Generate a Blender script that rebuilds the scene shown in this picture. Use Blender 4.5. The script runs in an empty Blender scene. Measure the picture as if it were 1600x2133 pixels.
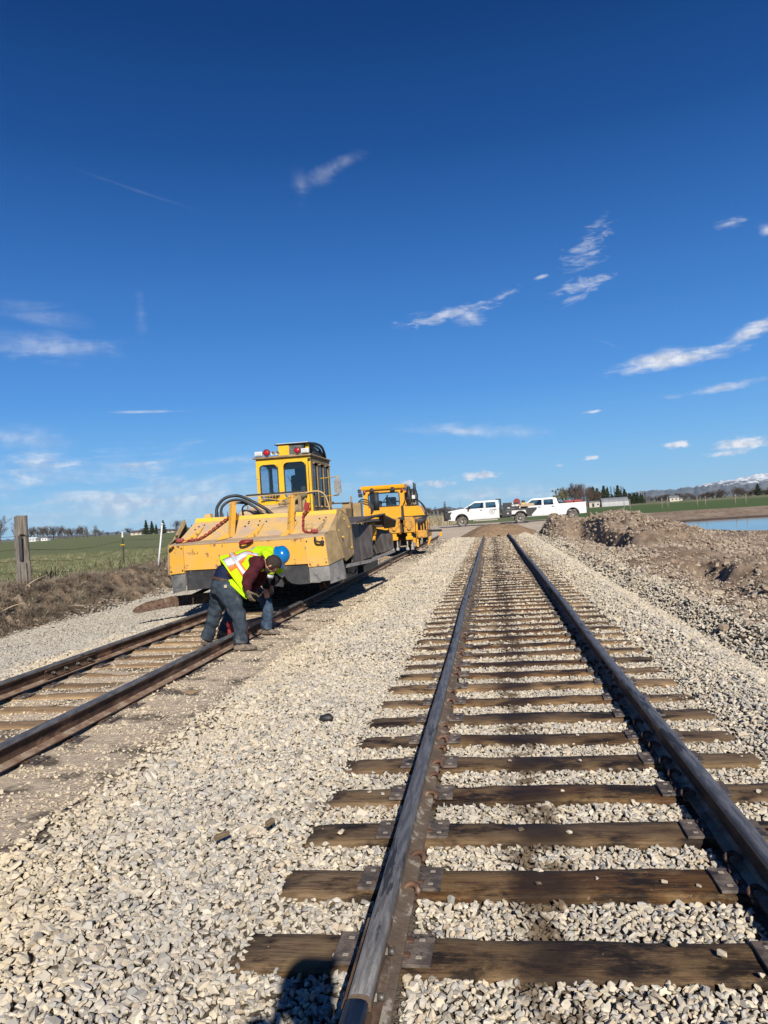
import bpy, bmesh, math, random
import numpy as np
from mathutils import Vector, Matrix, Euler, Quaternion
from math import sin, cos, pi, radians, atan2, sqrt

SC = bpy.context.scene
COL = SC.collection
rng = random.Random(11)
nrg = np.random.default_rng(7)

# ------------------------------------------------------------------ camera
CAM_Z = 1.60
cam_d = bpy.data.cameras.new('camera')
cam = bpy.data.objects.new('camera', cam_d); COL.objects.link(cam)
cam_d.sensor_fit = 'VERTICAL'; cam_d.sensor_height = 36.0; cam_d.lens = 36.0 * 1540 / 2133
cam_d.clip_start = 0.05; cam_d.clip_end = 90000
yaw, pitch, roll = radians(8.19), radians(0.426), radians(3.6)
m = Matrix.Rotation(yaw, 4, 'Z') @ Matrix.Rotation(pi / 2 + pitch, 4, 'X') @ Matrix.Rotation(-roll, 4, 'Z')
cam.matrix_world = Matrix.Translation((0, 0, CAM_Z)) @ m
SC.camera = cam
SC.view_settings.view_transform = 'Standard'
SC.view_settings.look = 'None'
SC.view_settings.exposure = 0.36
SC.view_settings.gamma = 1.0
SC.cycles.max_bounces = 6

# ------------------------------------------------------------------ sun + sky
SUN_AZ, SUN_EL = radians(17.0), radians(31.5)      # behind and to the right of the camera
to_sun = Vector((sin(SUN_AZ) * cos(SUN_EL), -cos(SUN_AZ) * cos(SUN_EL), sin(SUN_EL)))
sl = bpy.data.lights.new('sun', 'SUN'); sl.energy = 5.0; sl.angle = radians(0.53); sl.color = (1.0, 0.935, 0.84)
so = bpy.data.objects.new('sun', sl); COL.objects.link(so)
so.rotation_euler = to_sun.to_track_quat('Z', 'Y').to_euler(); so.location = (3, -6, 9)

W = bpy.data.worlds.new('World'); SC.world = W; W.use_nodes = True
W.cycles.sampling_method = 'MANUAL'; W.cycles.sample_map_resolution = 256
nt = W.node_tree; N = nt.nodes; L = nt.links; N.clear()

def nd(tree, typ, **kw):
    n = tree.nodes.new(typ)
    for k, v in kw.items(): setattr(n, k, v)
    return n
def mth(tree, op, a, b=None, c=None, clamp=False):
    n = tree.nodes.new('ShaderNodeMath'); n.operation = op; n.use_clamp = clamp
    for i, v in enumerate((a, b, c)):
        if v is None: continue
        if isinstance(v, (int, float)): n.inputs[i].default_value = v
        else: tree.links.new(v, n.inputs[i])
    return n.outputs[0]
def mixc(tree, fac, a, b, mode='MIX'):
    n = tree.nodes.new('ShaderNodeMix'); n.data_type = 'RGBA'; n.blend_type = mode; n.clamp_factor = True
    for i, v in ((0, fac), (6, a), (7, b)):
        if isinstance(v, (int, float)): n.inputs[i].default_value = v
        elif isinstance(v, (tuple, list)): n.inputs[i].default_value = (*v[:3], 1)
        else: tree.links.new(v, n.inputs[i])
    return n.outputs[2]
def smooth(tree, v, lo, hi, o0=0.0, o1=1.0):
    n = tree.nodes.new('ShaderNodeMapRange'); n.interpolation_type = 'SMOOTHSTEP'
    tree.links.new(v, n.inputs[0])
    for i, q in enumerate((lo, hi, o0, o1)): n.inputs[i + 1].default_value = q
    return n.outputs[0]

sky = nd(nt, 'ShaderNodeTexSky', sky_type='NISHITA')
sky.sun_disc = False; sky.sun_elevation = SUN_EL; sky.sun_rotation = pi - SUN_AZ
sky.altitude = 1400; sky.air_density = 1.0; sky.dust_density = 0.35; sky.ozone_density = 3.2
hs = nd(nt, 'ShaderNodeHueSaturation'); hs.inputs['Saturation'].default_value = 1.27; hs.inputs['Value'].default_value = 1.0
L.new(sky.outputs[0], hs.inputs['Color'])
tint = mixc(nt, 1.0, hs.outputs[0], (0.92, 0.99, 1.06), 'MULTIPLY')
# elevation profile of a clear, very dry high-altitude sky
# direction -> azimuth (deg, + to the right of the track) and elevation (deg)
tc = nd(nt, 'ShaderNodeTexCoord'); sx = nd(nt, 'ShaderNodeSeparateXYZ'); L.new(tc.outputs['Generated'], sx.inputs[0])
azd = mth(nt, 'MULTIPLY', mth(nt, 'ARCTAN2', sx.outputs[0], sx.outputs[1]), 180 / pi)
eld = mth(nt, 'MULTIPLY', mth(nt, 'ARCSINE', sx.outputs[2]), 180 / pi)
comb = nd(nt, 'ShaderNodeCombineXYZ'); L.new(azd, comb.inputs[0]); L.new(eld, comb.inputs[1])

def skynoise(sx_, sy_, dist, seed):
    mp = nd(nt, 'ShaderNodeMapping'); mp.inputs['Scale'].default_value = (sx_, sy_, 1); mp.inputs['Location'].default_value = (seed, seed * 1.7, 0); mp.inputs['Rotation'].default_value = (0, 0, -radians(9))
    L.new(comb.outputs[0], mp.inputs[0]); n = nd(nt, 'ShaderNodeTexNoise'); n.inputs['Scale'].default_value = 1.0; n.inputs['Detail'].default_value = 8; n.inputs['Roughness'].default_value = 0.64; n.inputs['Distortion'].default_value = dist
    L.new(mp.outputs[0], n.inputs['Vector']); return mth(nt, 'SUBTRACT', n.outputs[0], 0.52)
NZ = {'p': skynoise(1.5, 3.4, 0.3, 3.3), 'm': skynoise(0.75, 2.6, 0.5, 8.1), 'w': skynoise(0.16, 0.75, 0.6, 5.2)}
CG = bpy.data.node_groups.new('cloud', 'ShaderNodeTree')
for nm in ('AZ', 'EL', 'N', 'CX', 'CY', 'COS', 'SIN', 'IRX', 'IRY', 'ISOFT', 'AMP', 'OP'): CG.interface.new_socket(nm, in_out='INPUT', socket_type='NodeSocketFloat')
CG.interface.new_socket('Mask', in_out='OUTPUT', socket_type='NodeSocketFloat')
gi = CG.nodes.new('NodeGroupInput'); go = CG.nodes.new('NodeGroupOutput'); I = gi.outputs
dx_ = mth(CG, 'SUBTRACT', I['AZ'], I['CX']); dy_ = mth(CG, 'SUBTRACT', I['EL'], I['CY'])
u_ = mth(CG, 'MULTIPLY', mth(CG, 'ADD', mth(CG, 'MULTIPLY', dx_, I['COS']), mth(CG, 'MULTIPLY', dy_, I['SIN'])), I['IRX'])
v_ = mth(CG, 'MULTIPLY', mth(CG, 'SUBTRACT', mth(CG, 'MULTIPLY', dy_, I['COS']), mth(CG, 'MULTIPLY', dx_, I['SIN'])), I['IRY'])
r_ = mth(CG, 'SQRT', mth(CG, 'ADD', mth(CG, 'MULTIPLY', u_, u_), mth(CG, 'MULTIPLY', v_, v_)))
q_ = mth(CG, 'MULTIPLY', mth(CG, 'ADD', mth(CG, 'SUBTRACT', 1.0, r_), mth(CG, 'MULTIPLY', I['N'], I['AMP'])), I['ISOFT'], clamp=True)
q_ = mth(CG, 'MULTIPLY', mth(CG, 'MULTIPLY', q_, q_), mth(CG, 'SUBTRACT', 3.0, mth(CG, 'MULTIPLY', q_, 2.0)))
CG.links.new(mth(CG, 'MULTIPLY', q_, I['OP'], clamp=True), go.inputs[0])
def cloud(az, el, rx, ry, ang, scale=2.5, soft=0.6, amp=2.2, op=0.9):
    n = nt.nodes.new('ShaderNodeGroup'); n.node_tree = CG; a = radians(ang)
    L.new(azd, n.inputs['AZ']); L.new(eld, n.inputs['EL']); L.new(NZ['w' if soft > 1.2 else ('p' if soft < 0.62 else 'm')], n.inputs['N'])
    for k, v in (('CX', az), ('CY', el), ('COS', cos(a)), ('SIN', sin(a)), ('IRX', 1 / rx), ('IRY', 1 / ry), ('ISOFT', 1 / (soft if soft > 1.2 else soft * 1.5)), ('AMP', amp * (1.5 if soft > 1.2 else 1.25)), ('OP', op * (2.1 if soft > 1.2 else 1.0))): n.inputs[k].default_value = v
    return n.outputs[0]
CLOUDS = []   # filled from the table below: (az, el, rx, ry, angle, scale, soft, amp, opacity)
CLOUDS = [
 (-2.3, 15.0, 4.6, 0.62, 8, 3.2, 0.75, 2.4, 0.62), (-0.6, 14.75, 1.8, 1.0, -6, 2.6, 1.0, 1.2, 0.85), (2.2, 16.0, 1.5, 0.35, 18, 3.5, 0.8, 2.6, 0.40),
 (8.0, 16.0, 2.6, 0.75, 8, 3.6, 0.8, 2.8, 0.55), (7.2, 15.1, 1.2, 0.35, 12, 3.5, 0.7, 2.6, 0.45), (8.3, 18.4, 2.3, 1.2, 38, 4.2, 0.9, 3.4, 0.42), (7.9, 17.6, 1.9, 0.8, 10, 4.5, 0.9, 3.2, 0.36), (9.4, 20.0, 0.9, 0.35, 25, 3, 0.8, 2.6, 0.35),
 (4.9, 16.9, 0.7, 0.2, 8, 2.5, 0.7, 2.0, 0.5), (13.9, 9.9, 5.6, 0.75, 4, 3.4, 0.65, 1.0, 0.95), (13.0, 10.1, 3.0, 0.80, 3, 3.0, 0.63, 0.7, 0.98), (19.2, 11.2, 2.8, 0.70, 17, 3.0, 0.65, 1.0, 0.9), (17.2, 7.6, 3.4, 0.40, 5, 3.5, 0.8, 1.2, 0.75), (13.6, 7.3, 1.6, 0.25, 0, 3.5, 0.9, 2.4, 0.3),
 (13.7, 3.9, 1.15, 0.33, -2, 2.6, 0.45, 1.4, 0.95), (17.9, 3.55, 2.4, 0.62, 3, 3.6, 0.55, 1.3, 1.0), (16.9, 3.0, 1.8, 0.30, 0, 3.4, 0.6, 1.6, 0.7), (-0.8, 2.75, 2.0, 0.42, 1, 3.6, 0.5, 1.8, 0.9), (-4.1, 2.35, 2.2, 0.36, 0, 3.6, 0.6, 2.0, 0.75), (7.7, 3.45, 0.75, 0.24, 0, 2.6, 0.5, 1.5, 0.85),
 (-6.3, 2.5, 0.9, 0.40, 10, 2.6, 0.5, 1.6, 0.85), (5.4, 3.1, 0.5, 0.18, 0, 2.4, 0.7, 1.6, 0.6), (18.1, 18.3, 1.25, 0.38, 3, 2.4, 0.8, 1.8, 0.55), (20.3, 17.4, 0.8, 0.5, -15, 2.4, 0.8, 1.8, 0.55), (8.0, 6.85, 0.95, 0.18, 3, 2.5, 0.6, 1.5, 0.8), (4.2, 0.95, 3.0, 0.26, 0, 4, 0.7, 2.4, 0.5), (1.0, 1.6, 3.4, 0.22, 0, 4, 0.9, 2.6, 0.4),
 (-32.4, 13.5, 6.0, 1.5, -4, 2.2, 2.0, 1.6, 0.42), (-33.0, 15.6, 4.4, 1.4, -8, 2.2, 2.4, 1.8, 0.22), (-10.3, 25.6, 3.6, 0.80, 20, 1.6, 2.3, 1.6, 0.26), (-13.0, 24.4, 1.0, 1.5, 0, 1.6, 2.2, 1.6, 0.18), (-25.5, 15.9, 0.55, 2.8, 0, 2.0, 2.4, 1.8, 0.09), (-25.8, 8.85, 3.6, 0.16, 0, 2.0, 1.4, 1.0, 0.32),
 (-33.5, 7.0, 5.5, 1.2, -4, 2.4, 2.2, 2.0, 0.36), (-30.0, 4.6, 12.0, 2.2, -2, 3.0, 2.6, 2.6, 0.80), (-25.0, 2.0, 18.0, 3.0, 0, 3.4, 2.4, 1.8, 0.80), (-21.0, 5.0, 5.0, 0.6, 3, 2.6, 2.0, 2.2, 0.34), (-1.4, 6.2, 7.5, 0.75, -4, 2.6, 2.2, 1.8, 0.42), (-8.5, 3.4, 4.0, 0.6, -4, 2.6, 2.2, 2.0, 0.34), (-1.0, 1.3, 9.0, 0.9, 0, 3.4, 2.0, 2.2, 0.45),
 (9.5, 11.6, 1.9, 0.06, -26, 2.0, 1.5, 0.8, 0.10), (-25.6, 24.0, 6.5, 0.14, -14, 2.0, 1.9, 1.0, 0.045)]
rp = nd(nt, 'ShaderNodeValToRGB'); rp.color_ramp.interpolation = 'B_SPLINE' if False else 'LINEAR'
re_ = rp.color_ramp.elements
SKYP = [(-5, (152, 199, 233)), (1, (150, 199, 234)), (3, (134, 191, 237)), (5.5, (114, 178, 237)), (9.5, (86, 153, 227)), (15, (65, 128, 205)), (21, (46, 103, 178)), (26.5, (27, 79, 150)), (34, (11, 58, 121)), (60, (8, 46, 104))]
def s2l(v): v /= 255; return v / 12.92 if v <= 0.04045 else ((v + 0.055) / 1.055) ** 2.4
for i, (e_, c_) in enumerate(SKYP):
    q = re_[i] if i < 2 else re_.new((e_ + 5) / 65)
    q.position = (e_ + 5) / 65; q.color = (*[s2l(v) for v in c_], 1)
L.new(mth(nt, 'DIVIDE', mth(nt, 'ADD', eld, 5.0), 65.0, clamp=True), rp.inputs[0])
sc = nd(nt, 'ShaderNodeVectorMath', operation='SCALE'); sc.inputs['Scale'].default_value = 1 / 0.085; L.new(rp.outputs[0], sc.inputs[0])
tint = mixc(nt, 0.88, tint, sc.outputs[0])
acc = None
for c_ in CLOUDS:
    o_ = cloud(*c_)
    acc = o_ if acc is None else mth(nt, 'MAXIMUM', acc, o_)
cnz = nd(nt, 'ShaderNodeTexNoise'); cnz.inputs['Scale'].default_value = 1.1; cnz.inputs['Detail'].default_value = 5
L.new(comb.outputs[0], cnz.inputs['Vector'])
ccol = mixc(nt, smooth(nt, cnz.outputs[0], 0.35, 0.65), (6.3, 7.0, 8.6), (10.2, 10.4, 10.9))
final = tint if acc is None else mixc(nt, acc, tint, ccol)
bg = nd(nt, 'ShaderNodeBackground'); bg.inputs['Strength'].default_value = 0.0662
wo = nd(nt, 'ShaderNodeOutputWorld')
L.new(final, bg.inputs[0]); L.new(bg.outputs[0], wo.inputs[0])

# ------------------------------------------------------------------ helpers
def tag(o, label=None, cat=None, group=None, kind=None):
    if label: o['label'] = label
    if cat: o['category'] = cat
    if group: o['group'] = group
    if kind: o['kind'] = kind
    return o
def empty(name, loc, label=None, cat=None, group=None, rz=0.0):
    o = bpy.data.objects.new(name, None); COL.objects.link(o); o.location = loc; o.rotation_euler = (0, 0, rz)
    o.empty_display_size = 0.3
    return tag(o, label, cat, group)
def link(name, me, mats, parent=None):
    o = bpy.data.objects.new(name, me); COL.objects.link(o)
    for mm in (mats if isinstance(mats, (list, tuple)) else [mats]): me.materials.append(mm)
    if parent is not None: o.parent = parent
    return o

class MB:
    """collects shapes into one mesh"""
    def __init__(s): s.bm = bmesh.new(); s.mi = 0
    def _fin(s, geom_faces):
        for f in geom_faces: f.material_index = s.mi
    def box(s, c, d, rot=None, bevel=0.0, taper=None):
        r = bmesh.ops.create_cube(s.bm, size=1.0); vs = r['verts']
        for v in vs:
            v.co = Vector((v.co.x * d[0], v.co.y * d[1], v.co.z * d[2]))
            if taper and v.co.z > 0: v.co.x *= taper[0]; v.co.y *= taper[1]
        if bevel > 0:
            es = list({e for v in vs for e in v.link_edges})
            rb = bmesh.ops.bevel(s.bm, geom=es, offset=bevel, segments=2, affect='EDGES', profile=0.5)
            vs = list({v for f in rb['faces'] for v in f.verts})
            allv = set(vs)
            for f in list({f for v in vs for f in v.link_faces}):
                for v in f.verts: allv.add(v)
            vs = list(allv)
        R = rot.to_matrix() if isinstance(rot, Euler) else (Euler(rot).to_matrix() if rot else Matrix.Identity(3))
        for v in vs: v.co = R @ v.co + Vector(c)
        s._fin({f for v in vs for f in v.link_faces}); return s
    def beam(s, a, b, w, h, up=(0, 0, 1), bevel=0.0):
        a = Vector(a); b = Vector(b); d = b - a; Lg = d.length
        y = d.normalized(); x = y.cross(Vector(up))
        if x.length < 1e-4: x = y.cross(Vector((1, 0, 0)))
        x.normalize(); z = x.cross(y)
        M3 = Matrix((x, y, z)).transposed()
        r = bmesh.ops.create_cube(s.bm, size=1.0); vs = r['verts']
        for v in vs: v.co = M3 @ Vector((v.co.x * w, v.co.y * Lg, v.co.z * h)) + (a + b) / 2
        s._fin({f for v in vs for f in v.link_faces}); return s
    def cyl(s, a, b, r1, r2=None, n=12, cap=True):
        a = Vector(a); b = Vector(b); r2 = r1 if r2 is None else r2
        d = (b - a).normalized(); q = d.to_track_quat('Z', 'Y')
        A = [s.bm.verts.new(a + q @ Vector((r1 * cos(2 * pi * i / n), r1 * sin(2 * pi * i / n), 0))) for i in range(n)]
        B = [s.bm.verts.new(b + q @ Vector((r2 * cos(2 * pi * i / n), r2 * sin(2 * pi * i / n), 0))) for i in range(n)]
        fs = []
        for i in range(n):
            f = s.bm.faces.new((A[i], A[(i + 1) % n], B[(i + 1) % n], B[i])); f.smooth = n > 6; fs.append(f)
        if cap: fs += [s.bm.faces.new(A[::-1]), s.bm.faces.new(B)]
        s._fin(fs); return s
    def tube(s, pts, r, n=8, cap=True, smoothc=True):
        pts = [Vector(p) for p in pts]
        rr = r if isinstance(r, (list, tuple)) else [r] * len(pts)
        rings = []; prev = None
        for i, p in enumerate(pts):
            t = (pts[min(i + 1, len(pts) - 1)] - pts[max(i - 1, 0)]).normalized()
            if prev is None:
                x = t.cross(Vector((0, 0, 1)))
                if x.length < 1e-3: x = t.cross(Vector((1, 0, 0)))
            else: x = prev - t * prev.dot(t)
            x.normalize(); prev = x; y = t.cross(x)
            rings.append([s.bm.verts.new(p + (x * cos(2 * pi * k / n) + y * sin(2 * pi * k / n)) * rr[i]) for k in range(n)])
        fs = []
        for a, b in zip(rings, rings[1:]):
            for k in range(n):
                f = s.bm.faces.new((a[k], a[(k + 1) % n], b[(k + 1) % n], b[k])); f.smooth = smoothc; fs.append(f)
        if cap: fs += [s.bm.faces.new(rings[0][::-1]), s.bm.faces.new(rings[-1])]
        s._fin(fs); return s
    def prism(s, poly, axis, lo, hi):
        """poly: 2D points; axis: 0/1/2 extruded between lo and hi"""
        def P(p, t):
            if axis == 0: return Vector((t, p[0], p[1]))
            if axis == 1: return Vector((p[0], t, p[1]))
            return Vector((p[0], p[1], t))
        A = [s.bm.verts.new(P(p, lo)) for p in poly]; B = [s.bm.verts.new(P(p, hi)) for p in poly]
        n = len(poly); fs = [s.bm.faces.new(A), s.bm.faces.new(B[::-1])]
        for i in range(n): fs.append(s.bm.faces.new((A[i], B[i], B[(i + 1) % n], A[(i + 1) % n])))
        s._fin(fs); return s
    def plate(s, pts, th):
        """planar polygon (3D points) given thickness th along -normal"""
        pts = [Vector(p) for p in pts]
        nrm = Vector((0, 0, 0))
        for i in range(len(pts)): nrm += (pts[i] - pts[0]).cross(pts[(i + 1) % len(pts)] - pts[0])
        nrm.normalize()
        A = [s.bm.verts.new(p) for p in pts]; B = [s.bm.verts.new(p - nrm * th) for p in pts]
        n = len(pts); fs = [s.bm.faces.new(A), s.bm.faces.new(B[::-1])]
        for i in range(n): fs.append(s.bm.faces.new((A[i], B[i], B[(i + 1) % n], A[(i + 1) % n])))
        s._fin(fs); return s
    def ball(s, c, r, sx=1, sy=1, sz=1, sub=2):
        ret = bmesh.ops.create_icosphere(s.bm, subdivisions=sub, radius=r)
        for v in ret['verts']: v.co = Vector((v.co.x * sx, v.co.y * sy, v.co.z * sz)) + Vector(c)
        fs = {f for v in ret['verts'] for f in v.link_faces}
        for f in fs: f.smooth = True
        s._fin(fs); return s
    def lathe(s, c, axis, prof, n=24):
        """prof: (radius, offset along axis)"""
        q = Vector(axis).normalized().to_track_quat('Z', 'Y'); c = Vector(c); rings = []
        for r, t in prof:
            rings.append([s.bm.verts.new(c + q @ Vector((r * cos(2 * pi * i / n), r * sin(2 * pi * i / n), t))) for i in range(n)])
        fs = []
        for a, b in zip(rings, rings[1:]):
            for k in range(n):
                f = s.bm.faces.new((a[k], a[(k + 1) % n], b[(k + 1) % n], b[k])); f.smooth = False; fs.append(f)
        fs += [s.bm.faces.new(rings[0][::-1]), s.bm.faces.new(rings[-1])]
        s._fin(fs); return s
    def build(s, name, mats, parent=None, offset=None, smooth_angle=None):
        bmesh.ops.recalc_face_normals(s.bm, faces=s.bm.faces)
        if offset is not None:
            for v in s.bm.verts: v.co -= Vector(offset)
        me = bpy.data.meshes.new(name); s.bm.to_mesh(me); s.bm.free()
        return link(name, me, mats, parent)

def copy_tree(o, parent=None):
    c = o.copy(); COL.objects.link(c); c.parent = parent
    for ch in [x for x in CH.get(o.name, [])]: copy_tree(ch, c)
    return c
CH = {}
def index_children():
    CH.clear()
    for o in bpy.data.objects:
        if o.parent: CH.setdefault(o.parent.name, []).append(o)

# ---- value noise in numpy
_perm = nrg.random((64, 64, 4))
def vnoise(x, y, k=0):
    xi = np.floor(x).astype(int); yi = np.floor(y).astype(int); fx = x - xi; fy = y - yi
    fx = fx * fx * (3 - 2 * fx); fy = fy * fy * (3 - 2 * fy)
    g = _perm[:, :, k]
    a = g[xi % 64, yi % 64]; b = g[(xi + 1) % 64, yi % 64]; c = g[xi % 64, (yi + 1) % 64]; d = g[(xi + 1) % 64, (yi + 1) % 64]
    return (a * (1 - fx) + b * fx) * (1 - fy) + (c * (1 - fx) + d * fx) * fy - 0.5
def fbm(x, y, oct=4, k=0, rough=0.5):
    r = 0; a = 1.0
    for i in range(oct):
        r = r + a * vnoise(x * 2 ** i + 7.3 * i, y * 2 ** i + 3.1 * i, (k + i) % 4); a *= rough
    return r
def sst(a, b, x):
    t = np.clip((x - a) / (b - a), 0, 1); return t * t * (3 - 2 * t)

# ------------------------------------------------------------------ materials
MATS = {}
KD = 0.80
def mat(name, c1, c2=None, rough=0.7, metal=0.0, scale=6.0, detail=5, bump=0.0, bscale=None, lo=0.4, hi=0.6,
        c3=None, s3=2.0, l3=0.55, h3=0.62, spec=0.5, stretch=None, coord='Object', coat=0.0, trans=0.0, rand=0.0, alpha=1.0, rough2=None):
    """procedural: two colours mixed by noise, optional third blotch colour (dirt, rust), noise bump"""
    mt = bpy.data.materials.new(name); mt.use_nodes = True; t = mt.node_tree; t.nodes.clear()
    b = t.nodes.new('ShaderNodeBsdfPrincipled'); o = t.nodes.new('ShaderNodeOutputMaterial'); t.links.new(b.outputs[0], o.inputs[0])
    b.inputs['Roughness'].default_value = rough; b.inputs['Metallic'].default_value = metal
    b.inputs['Specular IOR Level'].default_value = spec; b.inputs['Coat Weight'].default_value = coat
    b.inputs['Transmission Weight'].default_value = trans
    if alpha < 1: b.inputs['Alpha'].default_value = alpha
    tcn = t.nodes.new('ShaderNodeTexCoord'); vec = tcn.outputs[coord]
    if stretch:
        mp = t.nodes.new('ShaderNodeMapping'); mp.inputs['Scale'].default_value = stretch; t.links.new(vec, mp.inputs[0]); vec = mp.outputs[0]
    if rand:
        oi = t.nodes.new('ShaderNodeObjectInfo'); av = t.nodes.new('ShaderNodeVectorMath'); av.operation = 'ADD'
        cb = t.nodes.new('ShaderNodeCombineXYZ'); t.links.new(mth(t, 'MULTIPLY', oi.outputs['Random'], 37.0), cb.inputs[0]); t.links.new(mth(t, 'MULTIPLY', oi.outputs['Random'], 91.0), cb.inputs[1])
        t.links.new(vec, av.inputs[0]); t.links.new(cb.outputs[0], av.inputs[1]); vec = av.outputs[0]
    def noise(sc_, det=detail, rg=0.6, w=None):
        n = t.nodes.new('ShaderNodeTexNoise'); n.inputs['Scale'].default_value = sc_; n.inputs['Detail'].default_value = det; n.inputs['Roughness'].default_value = rg
        t.links.new(vec, n.inputs['Vector']); return n.outputs[0]
    col = None
    if c2 is None: c2 = tuple(min(1, v * 0.8) for v in c1)
    n1 = noise(scale)
    f1 = smooth(t, n1, lo, hi)
    c1 = tuple(v * KD for v in c1); c2 = tuple(v * KD for v in c2); c3 = tuple(v * KD for v in c3) if c3 else None
    col = mixc(t, f1, c1, c2)
    if c3:
        f3 = smooth(t, noise(s3, 7, 0.68), l3, h3); col = mixc(t, f3, col, c3)
        if rough2 is not None:
            t.links.new(mth(t, 'ADD', mth(t, 'MULTIPLY', f3, rough2 - rough), rough), b.inputs['Roughness'])
    if rand:
        hsn = t.nodes.new('ShaderNodeHueSaturation'); t.links.new(col, hsn.inputs['Color'])
        t.links.new(mth(t, 'ADD', mth(t, 'MULTIPLY', oi.outputs['Random'], rand), 1 - rand / 2), hsn.inputs['Value']); col = hsn.outputs[0]
    t.links.new(col, b.inputs['Base Color'])
    if bump:
        bp = t.nodes.new('ShaderNodeBump'); bp.inputs['Strength'].default_value = min(1, bump); bp.inputs['Distance'].default_value = 0.02 if bump <= 1 else 0.02 * bump
        t.links.new(noise(bscale or scale * 3, 6), bp.inputs['Height']); t.links.new(bp.outputs[0], b.inputs['Normal'])
    MATS[name] = mt
    return mt
# ------------------------------------------------------------------ terrain
RX = (-0.49, 1.00)            # rails of the near track
LX = (-5.00, -3.50)           # rails of the machines' track
TIE0, TSP = 2.70, 0.515
POND_Z = -0.42
def pond_mask(x, y):
    d = np.abs((x - 22.8) / 10.0) ** 3 + np.abs((y - 53.5) / 16.0) ** 3
    return d + 0.25 * fbm(x * 0.25, y * 0.25, 3, 1)
def H(x, y, fine=True):
    x = np.asarray(x, float); y = np.asarray(y, float)
    bx = x + 0.035 * (y - 14) + 0.35 * fbm(y * 0.9, y * 0.13 + 3, 3, 2) * sst(-8.5, -9.5, x)   # the bank wanders
    xs = [-60, -12, -10.9, -10.3, -10.0, -9.75, -9.4, -7.5, -6.0, -5.62, -5.5, -5.1, -3.6, -3.45, -2.95, -2.2, -1.4, -1.06, -1.0, 1.49, 1.56, 1.78, 2.02, 2.5, 2.82, 3.3, 5, 8, 11, 13, 40]
    zs = [0.45, 0.45, 0.46, 0.42, 0.22, -0.16, -0.27, -0.22, -0.1, -0.04, -0.03, -0.032, -0.032, -0.012, -0.010, -0.02, -0.02, -0.02, -0.042, -0.042, -0.030, 0.05, 0.09, -0.13, 0.09, 0.06, -0.05, -0.24, -0.37, -0.38, 0.1]
    base = np.interp(np.where(x < -8, bx, x), xs, zs)
    near = 1 - sst(46.5, 53, y)
    z = base * near
    side = sst(2.6, 3.4, x)
    # dug dirt on the right: heaps, trench, hollows
    def g(cx_, cy_, sx_, sy_, h_, a=0.0):
        dx = x - cx_; dy = y - cy_; u = dx * cos(a) + dy * sin(a); v = -dx * sin(a) + dy * cos(a)
        return h_ * np.exp(-(u / sx_) ** 2 - (v / sy_) ** 2)
    d = g(3.3, 43.5, 1.2, 2.6, 0.92) + g(4.6, 40.0, 1.3, 3.0, 0.74) + g(5.9, 36.0, 1.3, 3.2, 0.68) + g(7.4, 33.0, 1.6, 2.8, 0.34)
    d = d + g(6.4, 27.5, 1.6, 2.8, 0.34) + g(8.4, 27.0, 1.8, 2.4, 0.12)
    xn = x + 0.35 * fbm(x * 0.8, y * 0.9, 3, 2); w1_ = sst(25, 28, y) * sst(41, 37, y); w2_ = sst(14.3, 15.2, y) * sst(18.2, 17.2, y)
    d = d + w1_ * (0.40 * sst(4.70, 5.05, xn) * sst(8.5, 6.2, x) - 0.62 * np.exp(-((xn - 4.25) / 0.42) ** 2)) + w2_ * (0.17 * sst(4.55, 4.80, xn) * sst(6.6, 5.4, x) - 0.17 * np.exp(-((xn - 4.35) / 0.32) ** 2))
    d = d - g(2.9, 20, 0.3, 9, 0.0) + g(4.9, 12.0, 1.2, 1.5, 0.18) - g(3.7, 12.6, 0.35, 1.6, 0.2)
    d = d + g(7.2, 19.5, 1.8, 2.2, 0.2) - g(6.6, 15.2, 0.5, 0.5, 0.3) + g(4.4, 21.5, 0.9, 2.2, 0.22)
    z = z + d * side * near
    rough = side * near * (1 - sst(17, 26, x) * 0.7)
    if fine is not None:
        rg = 0.30 * fbm(x * 0.55, y * 0.4, 4, 0, 0.55) + 0.14 * np.abs(fbm(x * 3.1, y * 2.6, 3, 1, 0.6))
        heap = np.clip(d, 0, 1)
        rg = rg * (1 - 0.75 * sst(8, 11, x) * sst(19, 23, y)) + (0.12 + 0.55 * heap) * (0.32 - np.abs(fbm(x * 2.2, y * 1.5, 4, 3, 0.65)))
        z = z + 0.020 * fbm(x * 2.3, y * 2.3, 4, 0) * sst(-5.7, -5.4, x) * sst(-2.6, -3.0, x) * near
        z = z + rough * (rg * 0.75 + 0.22 * sst(24, 12, y) * (np.abs(fbm(x * 1.9 + 4, y * 1.5, 5, 2, 0.62)) - 0.10))
        bal = (1 - side) * near * sst(-9.2, -8.6, x)
        z = z + bal * (0.035 * fbm(x * 1.1, y * 1.1, 3, 2)) * (sst(1.6, 1.9, x) + sst(-1.1, -1.5, x)) * (0.35 + 0.65 * sst(-5.8, -6.3, x) + 0.65 * sst(-2.6, -2.2, x))
        # bank face: crumbly
        face = sst(-9.4, -9.7, bx) * sst(-10.9, -10.2, bx) * near
        z = z + face * 0.55 * (np.abs(fbm(x * 2.6, y * 2.6, 4, 1, 0.65)) - 0.12)
        z = z + sst(-11, -14, x) * 0.05 * fbm(x * 0.3, y * 0.3, 3, 0)
    # road embankment and far land
    far = sst(46.5, 55, y)
    road = 0.52 + 0.05 * fbm(x * 0.4, y * 0.4, 3, 3)
    farz = np.where(y < 66, road, 0)
    tfar = sst(64, 84, y)
    xr = sst(9, 15, x)
    fz = (road * (1 - tfar) + 0.3 * tfar) * (1 - xr) + (-0.34 + 0.64 * sst(73, 87, y)) * xr
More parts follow.
